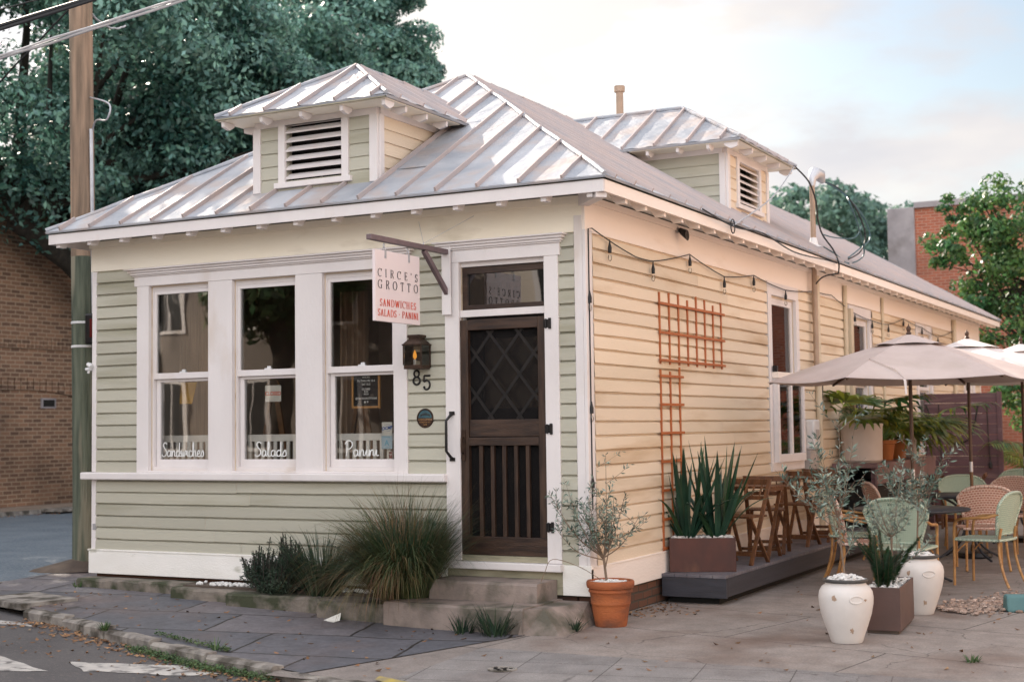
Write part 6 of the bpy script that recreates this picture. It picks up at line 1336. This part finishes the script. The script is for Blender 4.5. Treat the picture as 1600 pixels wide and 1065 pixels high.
# parasols ---------------------------------------------------------
def parasol(x, y, zap, zr, r_, rot, label, mat, polem, flap=True, seed=1):
    z = gz(x, y); t = thing('parasol', label, 'parasol', (x, y, z), 0, 'market parasols over the patio'); n = 6; g = random.Random(seed)
    ap = Vector((x, y, zap)); C_ = [Vector((x+r_*math.cos(R(rot+60*k)), y+r_*math.sin(R(rot+60*k)), zr)) for k in range(n)]
    def surf(k, u, v, lift=0):   # u 0..1 between ribs, v 0 apex..1 rim
        a = ap.lerp(C_[k], v); b = ap.lerp(C_[(k+1) % n], v); p = a.lerp(b, u); sag = math.sin(math.pi*u)*v
        p.z += .022*math.sin(math.pi*v)-.035*sag*.8+lift; q = (ap-p); q.z = 0; p += q*.045*sag; return p
    top = .16; mb = MB(); nu, nv = 10, 12
    for k in range(n):
        q = [surf(k, i/nu, top+(1-top)*j/nv) for i in range(nu+1) for j in range(nv+1)]
        mb.add(q, [(i*(nv+1)+j, i*(nv+1)+j+1, (i+1)*(nv+1)+j+1, (i+1)*(nv+1)+j) for i in range(nu) for j in range(nv)])
        mb.add([p-Vector((0, 0, .004)) for p in q], [(i*(nv+1)+j, (i+1)*(nv+1)+j, (i+1)*(nv+1)+j+1, i*(nv+1)+j+1) for i in range(nu) for j in range(nv)])
    cn = mb.build('canopy', mat, t, smooth=True)
    mb = MB()
    for k in range(n):
        q = [surf(k, i/6, .02+.24*j/4, .035-.02*(j/4)+(.02*math.sin(math.pi*i/6) if j == 4 else 0)) for i in range(7) for j in range(5)]
        mb.add(q, [(i*5+j, i*5+j+1, (i+1)*5+j+1, (i+1)*5+j) for i in range(6) for j in range(4)])
    mb.build('vent_cap', mat, cn, smooth=True)
    mb = MB(); mb.tube([(x, y, z+.02), (x, y, z+1.0)], .019, 10); mb.build('pole', 'umbrella_pole', t, smooth=True)
    mb = MB(); mb.tube([(x, y, z+1.12), (x, y, zap-.02)], .019, 10); mb.build('pole', polem, t, smooth=True)
    mb = MB(); mb.lathe([(.021, 0), (.021, .12)], (x, y, z+1.0), 12); mb.build('joint_sleeve', 'galv', t, smooth=True)
    mb = MB(); mb.lathe([(.02, 0), (.03, .01), (.016, .03), (.024, .05), (.024, .07), (.008, .09), (0, .12)], (x, y, zap+.03), 12); mb.build('finial', 'umbrella_wood', t, smooth=True)
    mb = MB(); mb.lathe([(.0, 0), (.045, 0), (.045, .05), (0, .05)], (x, y, zap-.32-.0), 12); mb.build('hub', 'umbrella_wood', t)
    mb = MB(); mb.lathe([(.0, 0), (.20, 0), (.21, .02), (.19, .06), (.04, .075), (.03, .15), (.0, .15)], (x, y, z), 24); mb.build('base', 'black_iron', t, smooth=True)
    for k in range(n):
        rb = MB(); pts = [surf(k, 0, v, -.022) for v in (.04, .25, .5, .75, .985)]
        for p, q in zip(pts, pts[1:]): rb.beam(p, q, .016, .02)
        ro = rb.build('rib', 'umbrella_wood', t); st = MB(); st.beam(ap-Vector((0, 0, .30)), surf(k, 0, .5, -.03), .014, .018); st.build('strut', 'umbrella_wood', ro)
    if flap:
        mb = MB(); p0 = surf(3, .98, .64, .012); p1 = surf(4, .30, .86, .014); p2 = surf(4, .38, 1.0, .0)+Vector((.0, -.02, -.01)); sd_ = Vector((0, 0, 1))
        mb.strip([p0, p0.lerp(p1, .5), p1, p2, p2+Vector((.01, -.01, -.13))], [.03, .028, .026, .024, .018], [Vector((.3, -.5, .6)).normalized()]*3+[Vector((1, .2, 0)).normalized()]*2); mb.build('tie_strap', 'canvas_light', t)
    return t
parasol(1.78, 3.95, 2.53, 2.10, 1.42, 18, 'nearest parasol, large cream canopy with shade in its colour, over the front table', 'canvas_shaded', 'umbrella_wood')
parasol(1.86, 6.75, 2.62, 2.17, 1.42, 8, 'second parasol, canopy in a paler, sunlit tone, half hidden behind the nearest one', 'canvas_light', 'umbrella_wood', False, 2)
parasol(2.12, 9.2, 2.66, 2.2, 1.42, 25, 'rearmost parasol, cut by the right frame edge', 'canvas_light', 'umbrella_wood', False, 3)

# folding wooden chairs on the deck ---------------------------------
def folding_chair():
    """local: front +Y"""
    t = thing('folding_chair', 'x', 'chair', (0, 0, 0), 0, 'brown wooden folding chairs on the deck')
    w_ = .20
    for s_ in (-1, 1):
        mb = MB(); mb.beam((s_*w_, .20, 0), (s_*w_, -.22, .80), .022, .040, (1, 0, 0)); mb.build('back_leg', 'stool_wood', t, world=False, bevel=.003)     # front foot to back top
        mb = MB(); mb.beam((s_*(w_-.026), -.20, 0), (s_*(w_-.026), .15, .445), .022, .038, (1, 0, 0)); mb.build('leg', 'stool_wood', t, world=False, bevel=.003)
    mb = MB()
    for k in range(6): mb.box((-w_+.012, -.17+k*.062, .44), (w_-.012, -.17+k*.062+.050, .458))
    mb.build('seat', 'stool_wood', t, world=False, bevel=.002)
    mb = MB(); mb.box((-w_+.012, -.228, .745), (w_-.012, -.206, .80)); mb.box((-w_+.012, -.160, .60), (w_-.012, -.140, .64)); mb.build('back_rail', 'stool_wood', t, world=False, bevel=.002)
    for k in range(4): x = -.12+.08*k; mb = MB(); mb.beam((x, -.150, .64), (x, -.212, .746), .022, .010, (1, 0, 0)); mb.build('back_slat', 'stool_wood', t, world=False)
    for y, z, xx in ((.155, .085, w_-.012), (-.165, .05, w_-.038)): mb = MB(); mb.box((-xx, y-.01, z), (xx, y+.01, z+.034)); mb.build('stretcher', 'stool_wood', t, world=False)
    return t
FC = folding_chair()
def fold(x, y, rz, label, first=[True]):
    if first[0]: first[0] = False; FC.location = (x, y, .343); FC.rotation_euler.z = R(rz); FC['label'] = label; return
    dup(FC, (x, y, .343), R(rz), label)
fold(.42, 2.62, 170, 'brown folding chair nearest the flax planter on the deck'); fold(.32, 3.75, 12, 'second brown folding chair from the flax planter, its back to the planter')
fold(.34, 4.75, 172, 'third brown folding chair from the flax planter'); fold(.30, 6.0, 8, 'fourth brown folding chair on the deck, behind the front urn olive'); 
def bistro_table(x, y, rz, label, s_=.27, h=.72, zz=.343):
    t = thing('bistro_table', label, 'table', (x, y, zz), R(rz), 'brown folding bistro tables')
    mb = MB()
    for k in range(7): mb.box((-s_, -s_+k*.078, h-.02), (s_, -s_+k*.078+.068, h))
    mb.build('tabletop', 'stool_wood', t, world=False, bevel=.002); mb = MB(); mb.box((-s_+.02, -s_+.01, h-.055), (-s_+.04, s_-.01, h-.0205)); mb.box((s_-.04, -s_+.01, h-.055), (s_-.02, s_-.01, h-.0205)); mb.build_each('apron', 'stool_wood', t, world=False)
    for sx_ in (-1, 1):
        for sy_ in (-1, 1): mb = MB(); mb.beam((sx_*(s_-.045-.02*(sy_ > 0)), sy_*(s_-.03), 0), (sx_*(s_-.045-.02*(sy_ > 0)), -sy_*(s_-.05), h-.03), .02, .034, (1, 0, 0)); mb.build('leg', 'stool_wood', t, world=False)
    mb = MB(); mb.box((-s_+.05, -s_+.03, .05), (s_-.05, -s_+.05, .08)); mb.box((-s_+.07, s_-.05, .05), (s_-.07, s_-.03, .08)); mb.build_each('stretcher', 'stool_wood', t, world=False)
bistro_table(.34, 3.2, 0, 'brown slatted bistro table between the first two folding chairs'); bistro_table(.34, 5.4, 0, 'brown slatted bistro table between the third and fourth folding chairs')
bistro_table(.55, 12.1, 0, 'brown slatted bistro table in front of the purple partition', zz=.085); 
dup(FC, (.95, 11.9, .085), R(95), 'brown folding chair right of the far bistro table by the purple partition'); dup(FC, (.45, 11.3, .085), R(10), 'brown folding chair in front of the far bistro table by the purple partition')

# serving counter with pots, palm, boxes
t = thing('serving_counter', 'long mauve topped serving counter against the side wall with a dark opening below', 'counter', (.35, 9, .08))
mb = MB(); mb.box((.04, 7.35, 1.10), (.62, 11.0, 1.16)); mb.build('worktop', 'counter_top', t, bevel=.005); mb = MB(); mb.box((.585, 7.35, .90), (.61, 11.0, 1.099)); mb.build('fascia', 'counter_top', t)
for y in (7.4, 9.15, 10.9): mb = MB(); mb.box((.52, y, .085), (.585, y+.07, 1.099)); mb.build('post', 'purple_wood', t)
mb = MB(); mb.box((.06, 7.4, .09), (.10, 10.97, 1.09)); mb.build('back_panel', 'black_void', t)
t = thing('cooler', 'black cooler box standing under the serving counter', 'cooler', (.3, 7.9, .08)); mb = MB(); mb.box((.12, 7.55, .085), (.50, 8.9, .86)); mb.build('body', 'black_void', t, bevel=.02); mb = MB(); mb.box((.11, 7.54, .861), (.51, 8.91, .90)); mb.build('lid', 'rubber', t, bevel=.01)
def frond(mb, base, az_, l, droop, g, fan=False, nl=26, wd=.035):
    d = Vector((math.cos(az_), math.sin(az_), 0)); v = (d*.8+Vector((0, 0, .9))).normalized(); p = Vector(base); pts = []
    for i in range(9): pts.append(p.copy()); p = p+v*(l/8); v = (v+Vector((0, 0, -droop))/8*2).normalized()
    mb.tube(pts, [.009-.0009*i for i in range(9)], 5)
    side = Vector((-math.sin(az_), math.cos(az_), 0))
    if fan:
        c = pts[5]; ax = (pts[6]-pts[5]).normalized()
        for k in range(nl):
            th = -1.9+3.8*k/(nl-1); dd = (ax*math.cos(th)+side*math.sin(th)).normalized(); L_ = l*.62*g.uniform(.85, 1.05); q = [c, c+dd*L_*.5+Vector((0, 0, .01)), c+dd*L_*.85-Vector((0, 0, .05*L_)), c+dd*L_-Vector((0, 0, .20*L_))]
            s2 = dd.cross(side.cross(ax)).normalized(); mb.strip(q, [.006, wd, wd*.6, .002], s2)
    else:
        for k in range(nl):
            x = 1+7*k/nl; i0 = min(int(x), 7); q0 = pts[i0].lerp(pts[i0+1], x-i0); ax = (pts[i0+1]-pts[i0]).normalized(); L_ = l*.34*math.sin(math.pi*(.15+.8*k/nl))
            for s_ in (-1, 1):
                dd = (side*s_+ax*.7+Vector((0, 0, -.25))).normalized(); q = [q0, q0+dd*L_*.5, q0+dd*L_+Vector((0, 0, -L_*.35))]; mb.strip(q, [.008, wd*.55, .001], ax.cross(dd).cross(dd).normalized())
t = thing('potted_palm', 'large fan palm in a big white tub on the serving counter', 'potted palm', (.33, 7.95, 1.16))
mb = MB(); mb.lathe([(0, 0), (.22, 0), (.255, .03), (.265, .46), (.275, .48), (.275, .50), (.25, .50), (.24, .45), (0, .45)], (.33, 7.75, 1.162), 32); mb.build('tub', 'barrel_white', t, smooth=True)
g = random.Random(9); mb = MB()
for i in range(12): frond(mb, (.33, 7.75, 1.60), i*2*math.pi/12+.3, g.uniform(.6, 1.0), g.uniform(.4, 1.1), g, True, 15, .075)
mb.build('fronds', 'palm_leaf', t)
def small_pot(name, label, x, y, z, s_, mat, seed, plant=True):
    t = thing(name, label, 'potted plant', (x, y, z)); mb = MB(); mb.lathe([(0, 0), (.08*s_, 0), (.105*s_, .16*s_), (.12*s_, .165*s_), (.122*s_, .20*s_), (.10*s_, .20*s_), (0, .18*s_)], (x, y, z), 24); mb.build('pot', mat, t, smooth=True)
    g = random.Random(seed); mb = MB()
    for i in range(11): frond(mb, (x, y, z+.19*s_), i*.6+g.random(), g.uniform(.5, .8)*s_, g.uniform(.5, 1.2), g, True, 13, .065)
    mb.build('fronds', 'palm_leaf', t)
small_pot('potted_palm', 'fan palm in an orange pot beside the white tub on the counter', .36, 8.85, 1.162, 1.35, 'orange_pot', 4); small_pot('potted_palm', 'bright green palm in an orange pot at the far end of the serving counter', .34, 9.75, 1.162, 1.3, 'orange_pot', 6); small_pot('potted_palm', 'yellowish green palm in a white pot near the purple partition end of the counter', .36, 10.55, 1.162, 1.5, 'barrel_white', 8)
t = thing('meter_box', 'pale rounded electricity meter box on the side wall right of the serving hatch', 'meter box', (.1, 6.35, 1.5))
mb = MB(); mb.box((.03, 6.22, 1.36), (.14, 6.48, 1.72)); mb.build('housing', 'white_plastic', t, bevel=.02); mb = MB(); mb.box((.03, 6.10, 1.12), (.12, 6.46, 1.355)); mb.build('lower_box', 'grey_box', t, bevel=.006); mb = MB(); mb.box((.1405, 6.29, 1.48), (.15, 6.41, 1.60)); mb.build('dial', 'grey_box', t, bevel=.004)
t = thing('plank_partition', 'dark purple plank partition standing out from the side wall at the back of the patio', 'partition', (.6, 13, .08))
mb = MB(); z = .10
while z < 2.1: mb.box((.06, 12.96+rnd.uniform(-.003, .003), z), (1.20, 13.0, min(z+.165, 2.12))); z += .170
mb.build('planks', 'purple_wood', t, bevel=.003); mb = MB(); mb.box((1.201, 12.94, .08), (1.27, 13.02, 2.14)); mb.build('post', 'purple_wood', t, bevel=.003)
t = thing('palm_crate', 'drooping palm growing in a wooden crate beside the purple partition', 'potted palm', (1.6, 14.2, .08))
mb = MB()
for k in range(4): mb.box((1.32, 13.9, .10+k*.17), (1.92, 14.45, .10+k*.17+.15))
mb.build('crate', 'stool_wood', t, bevel=.004); g = random.Random(2); mb = MB()
for i in range(12): frond(mb, (1.62, 14.2, .72), i*.55, g.uniform(1.3, 1.9), g.uniform(.35, .9), g, False, 30, .05)
mb.build('fronds', 'palm_leaf', t); mb = MB(); mb.tube([(1.62, 14.2, .70), (1.62, 14.2, .95)], [.09, .05], 8); mb.build('trunk', 'bark', t)
# gravel bed and teal block
g = random.Random(12); pts = []
for i in range(2600):
    u = g.random(); v = g.gauss(0, .30); v *= .55; pts.append((2.52+1.5*u+v*.8, 1.72+3.2*u-v*.45, .088+g.random()*.02))
tag(pebbles('gravel_bed', 'gravel', pts, .012, .024, origin=(3, 2.5, .09)), 'reddish gravel strip on the ground right of the tables', 'gravel', kind='stuff')
t = thing('parking_block', 'chipped teal painted concrete parking block at the right frame edge', 'parking block', (3.4, 2.1, .08))
mb = MB(); a = Vector((2.93, 1.98, .08)); d = Vector((.86, .36, 0)).normalized(); s_ = Vector((-d.y, d.x, 0))
mb.prism([a-s_*.09, a-s_*.06+Vector((0, 0, .14)), a+s_*.06+Vector((0, 0, .14)), a+s_*.09], d*1.7); mb.build('block', 'teal_paint', t, bevel=.02)

# ================================================================== UTILITY POLE AND WIRES
t = thing('utility_pole', 'tall weathered wooden utility pole at the left house corner, greenish lower half', 'utility pole', (-6.4, .92, .15))
pp = lambda z: Vector((-6.405-.016*(z-.1), .92-.004*z, z))
mb = MB(); mb.tube([pp(z) for z in (.05, 1, 2, 3, 3.6)], [.150, .136, .131, .130, .129], 22); mb.build('pole_base', 'pole_green', t, smooth=True)
mb = MB(); mb.tube([pp(z) for z in (3.6, 5, 7, 9, 11)], [.129, .127, .124, .12, .115], 22, ); mb.build('pole_upper', 'pole_wood', t, smooth=True)
mb = MB(); mb.tube([pp(.05)+Vector((.152, .0, 0)), pp(5.0)+Vector((.152, -.02, 0))], .020, 8); mb.build('conduit', 'galv', t, smooth=True)
mb = MB(); mb.tube(smooth_pts([tuple(pp(4.98)+Vector((.15, 0, 0))), tuple(pp(5.08)+Vector((.26, -.05, 0))), tuple(pp(5.05)+Vector((.48, -.12, 0))), tuple(pp(5.22)+Vector((.50, -.1, 0))), tuple(pp(5.36)+Vector((.12, 0, 0)))], 5), .010, 6); mb.build('wire_loop', 'galv', t)
for z in (2.60, 2.86): mb = MB(); mb.lathe([(.134, 0), (.137, .005), (.137, .022), (.134, .027)], pp(z), 24, closed=True); mb.build('band', 'white_plastic', t)
mb = MB(); q = []; 
for i in range(14):
    a = 2*math.pi*i/14; g = random.Random(i); r_ = .30+g.uniform(0, .16)+.25*max(0, math.cos(a-3.6)); q.append((-6.4+r_*math.cos(a), .92+r_*math.sin(a), gz(-6.4, .9)+.012))
q.append((-6.4, .92, gz(-6.4, .9)+.16)); mb.add(q, [(i, (i+1) % 14, 14) for i in range(14)]); mb.build('root_soil', 'dirt', t)
t = thing('signal_housing', 'narrow dark housing with a red lens on the right side of the utility pole', 'signal', (-6.12, .8, 2.8))
mb = MB(); mb.box((-6.285, .75, 2.63), (-6.14, .93, 2.96)); mb.build('housing', 'black_iron', t, bevel=.02); mb = MB(); mb.box((-6.20, .738, 2.70), (-6.145, .749, 2.90)); mb.build('lens', 'red_glass', t, bevel=.003)
def wire(name, label, a, b, sag, r_, mat='rubber', n=24, strands=1):
    mb = MB()
    for k in range(strands):
        off = Vector((0, 0, .028*k)); ph = k*math.pi
        pts = [Vector(a).lerp(Vector(b), i/n)+Vector((0, 0, -sag*4*(i/n)*(1-i/n)))+off+Vector((0, .004*math.sin(i*2+ph), .004*math.sin(i*1.3+ph))) for i in range(n+1)]; mb.tube(pts, r_, 6)
    return tag(mb.build(name, mat, origin=a), label, 'power line')
def at(px, py, y):   # point of the photograph's pixel ray on the vertical plane y
    d = fw*2209+r2*(px-800)-u2*(py-532.5); k = (y-CAM.y)/d.y; return CAM+d*k
def far(p, q, k0, k1): p = Vector(p); q = Vector(q); return tuple(p+(q-p)*k0), tuple(p+(q-p)*k1)
a_, b_ = far(at(0, 45, -1.2), at(145, 0, -.6), -3, 6); wire('overhead_wire', 'thick black overhead cable crossing the top left corner in front of the pole', a_, b_, 0, .020, 'rubber', 24, 2)
a_, b_ = far(at(0, 92, -1.4), at(290, 0, -1.0), -2, 4); wire('overhead_wire', 'pair of pale silvery overhead cables crossing below the black cable', a_, b_, 0, .013, 'galv', 60, 2)
a_, b_ = far(at(0, 128, 1.6), at(95, 28, 1.2), -3, 2.2); wire('overhead_wire', 'thin dark wire rising steeply to the utility pole at the far left', a_, b_, 0, .012)
a_, b_ = far(at(140, 18, 1.0), at(170, 30, 2.0), 0, 2); wire('overhead_wire', 'short grey wire leaving the pole towards the trees', a_, b_, .1, .012, 'galv')
a_, b_ = far(at(0, 15, 3), at(60, 0, 3), -2, 4); wire('overhead_wire', 'uppermost thin wire in the top left corner', a_, b_, 0, .01)

# ================================================================== BUILDINGS AND WALLS BEYOND
t = thing('brick_building', 'brown brick building with an arch band across the side street on the left', 'building', (-18, 12, .2))
mb = MB(); mb.box((-24, -14, .1), (-17.5, 60, 6.8)); mb.build('wall', 'brick_brown', t)
mb = MB()
for y in np.arange(-2, 40, .105): mb.box((-17.5, y, 3.42), (-17.455, y+.092, 3.66)); 
mb.build('soldier_course', 'brick_brown', t)
mb = MB(); mb.box((-17.5, -14, .2), (-17.42, 60, .55)); mb.box((-17.5, -14, .55), (-17.44, 60, .80)); mb.build('plinth', 'brick_brown', t)
def arch(yc, span, z0, rise):
    mb = MB(); n = 40
    for i in range(n):
        u0 = -1+2*i/n+.004; u1 = -1+2*(i+1)/n-.004; f = lambda u: z0+rise*(1-u*u)
        mb.add([(-17.5, yc+u0*span, f(u0)), (-17.5, yc+u1*span, f(u1)), (-17.5, yc+u1*span, f(u1)+.24), (-17.5, yc+u0*span, f(u0)+.24), (-17.45, yc+u0*span, f(u0)), (-17.45, yc+u1*span, f(u1)), (-17.45, yc+u1*span, f(u1)+.24), (-17.45, yc+u0*span, f(u0)+.24)], [(4, 5, 6, 7), (0, 1, 5, 4), (3, 7, 6, 2), (0, 4, 7, 3), (1, 2, 6, 5)])
    return mb
arch(10.3, 3.4, 1.95, .62).build('arch_band', 'brick_brown', t); arch(17.8, 3.4, 1.95, .62).build('arch_band', 'brick_brown', t)
mb = MB(); mb.box((-17.5, 10.88, 2.19), (-17.47, 11.28, 2.40)); v_ = mb.build('vent', 'stucco_grey', t); mb = MB(); mb.box((-17.469, 10.93, 2.225), (-17.46, 11.23, 2.365)); mb.build('grille', 'black_void', v_)
t = thing('red_brick_building', 'red brick building with a grey stucco pier behind the end of the cottage', 'building', (4, 27, .1))
mb = MB(); mb.box((-2.9, 27, .05), (16, 34, 7.25)); mb.build('wall', 'brick_red', t)
mb = MB(); mb.box((-3.60, 26.9, .05), (-2.899, 29, 7.28)); mb.build('pier', 'stucco_grey', t, bevel=.02); mb = MB(); mb.box((-2.9, 26.9, 7.25), (16, 34, 7.40)); mb.build('coping', 'stucco_grey', t)
# across the street behind the camera, seen mirrored in the panes and lit by the sun
def far_house(name, label, x0, x1, y0, y1, h, mat, face, wins, cols):
    t = thing(name, label, 'building', ((x0+x1)/2, (y0+y1)/2, 0)); mb = MB(); mb.box((x0, y0, -.1), (x1, y1, h)); mb.build('wall', mat, t)
    mb = MB(); mb.box((x0-.3, y0-.3, h), (x1+.3, y1+.3, h+.25)); mb.build('roof', 'stucco_grey', t)
    for c in cols:
        for z in wins:
            f = MB(); p = MB()
            if face == 'y': f.box((c-.6, y1, z-.1), (c+.6, y1+.05, z+1.9)); p.box((c-.45, y1+.051, z), (c-.03, y1+.06, z+1.8)); p.box((c+.03, y1+.051, z), (c+.45, y1+.06, z+1.8))
            else: f.box((x0-.05, c-.6, z-.1), (x0, c+.6, z+1.9)); p.box((x0-.06, c-.45, z), (x0-.051, c-.03, z+1.8)); p.box((x0-.06, c+.03, z), (x0-.051, c+.45, z+1.8))
            fo_ = f.build('window', 'trim', t); p.build('pane', 'rubber', fo_)
far_house('pale_house', 'pale stucco two storey house across the street, mirrored in the transom glass', -12, 1.5, -30, -20, 7.5, 'pale_wall', 'y', (1.2, 4.4), (-10, -7.5, -5, -2.5, 0))
far_house('grey_house', 'grey brown three storey house across the street, mirrored in the front windows', -46, -12.6, -32, -21, 12, 'grey_wall', 'y', (1.2, 4.6, 8.0), tuple(range(-44, -13, 3)))
far_house('warm_stucco_house', 'warm peach stucco house beyond the patio, right of the picture', 13.0, 20, -6, 26, 8.0, 'stucco_pale', 'x', (1.2, 4.6), (-3, 1, 5, 9, 13, 17, 21))

# ================================================================== TREES
tree('oak_tree', 'large dark oak with a crooked trunk in front of the brown brick wall', 'tree', (-16.6, 12.1, .2), [(-16.6, 12.0, .1), (-16.6, 12.3, .8), (-16.6, 12.85, 1.7), (-16.6, 12.95, 3.0), (-16.6, 12.1, 4.3), (-16.6, 10.8, 5.2), (-16.7, 9.4, 5.9)], [.55, .36, .30, .28, .28, .26, .22],
     [((-16.5, 10.5, 9.5), (5.0, 5.5, 4.2), 150, 125000), ((-15.0, 13.5, 7.8), (3.6, 3.5, 2.9), 60, 40000)], 'oak_leaf', .145, 3, group='big trees beyond the side street', branch_n=9, clump=.19)
tree('oak_tree', 'tall teal green oak rising directly behind the left dormer', 'tree', (-17.3, 18.5, .2), [(-17.3, 18.5, 0), (-17.3, 18.5, 3), (-17.0, 18.5, 6)], [.4, .32, .25],
     [((-17.6, 17.8, 8.8), (4.3, 4.3, 4.7), 150, 120000), ((-15.9, 19.9, 10.8), (2.7, 2.6, 3.3), 70, 50000)], 'oak_leaf', .155, 5, group='big trees beyond the side street', branch_n=9, clump=.19)
tree('oak_tree', 'dark oak in the left background behind the utility pole wires', 'tree', (-23, 24, .2), [(-23, 24, 0), (-23, 24, 4), (-22.6, 24, 8)], [.5, .4, .3],
     [((-24, 24, 11.5), (6.0, 6.0, 5.5), 110, 50000)], 'oak_leaf_warm', .26, 7, group='big trees beyond the side street', branch_n=9, clump=.2)
tree('oak_tree', 'oak filling the gap low behind the cottage roof at the left', 'tree', (-25, 30, .2), [(-25, 30, 0), (-25, 30, 3), (-25, 30, 6)], [.4, .32, .25],
     [((-25, 30, 9.3), (5.0, 5.0, 5.6), 100, 50000)], 'oak_leaf', .21, 8, group='big trees beyond the side street', branch_n=7, clump=.2)
tree('street_tree', 'sunlit fresh green tree at the right edge in front of the red brick building', 'tree', (.9, 21.2, .1), [(.9, 21.2, 0), (.85, 21.2, 1.5), (.75, 21.2, 3.0), (.9, 21.2, 4.4)], [.13, .11, .09, .06],
     [((1.1, 21.2, 4.1), (2.0, 2.0, 1.7), 60, 9500), ((1.0, 21.0, 5.9), (1.7, 1.8, 1.3), 44, 6500), ((-.75, 21.0, 6.3), (.9, .6, .5), 12, 900), ((-.6, 21.0, 5.3), (1.2, .9, .7), 18, 1900), ((1.2, 20.8, 2.2), (1.4, 1.0, .9), 22, 2600), ((-.8, 21.0, 4.0), (1.0, .7, .6), 14, 1300)], 'crape_leaf', .125, 11, branch_n=9, clump=.24, inner=.3)
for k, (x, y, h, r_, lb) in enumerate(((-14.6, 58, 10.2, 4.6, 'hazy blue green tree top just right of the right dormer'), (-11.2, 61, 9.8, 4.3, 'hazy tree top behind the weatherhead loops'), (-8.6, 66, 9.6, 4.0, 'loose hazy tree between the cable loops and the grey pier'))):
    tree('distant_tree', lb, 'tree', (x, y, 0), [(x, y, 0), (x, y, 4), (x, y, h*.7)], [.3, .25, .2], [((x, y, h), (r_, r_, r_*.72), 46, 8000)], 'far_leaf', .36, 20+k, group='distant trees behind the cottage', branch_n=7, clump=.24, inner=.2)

tree('oak_tree', 'dark oak across the street, mirrored in the middle front window', 'tree', (-17.5, -19, 0), [(-17.5, -19, 0), (-17.5, -19, 3), (-17.5, -19, 5)], [.3, .25, .2], [((-17.5, -19, 6.0), (2.6, 2.2, 2.6), 40, 9000)], 'oak_leaf_warm', .3, 50, branch_n=7, clump=.24, inner=.4)
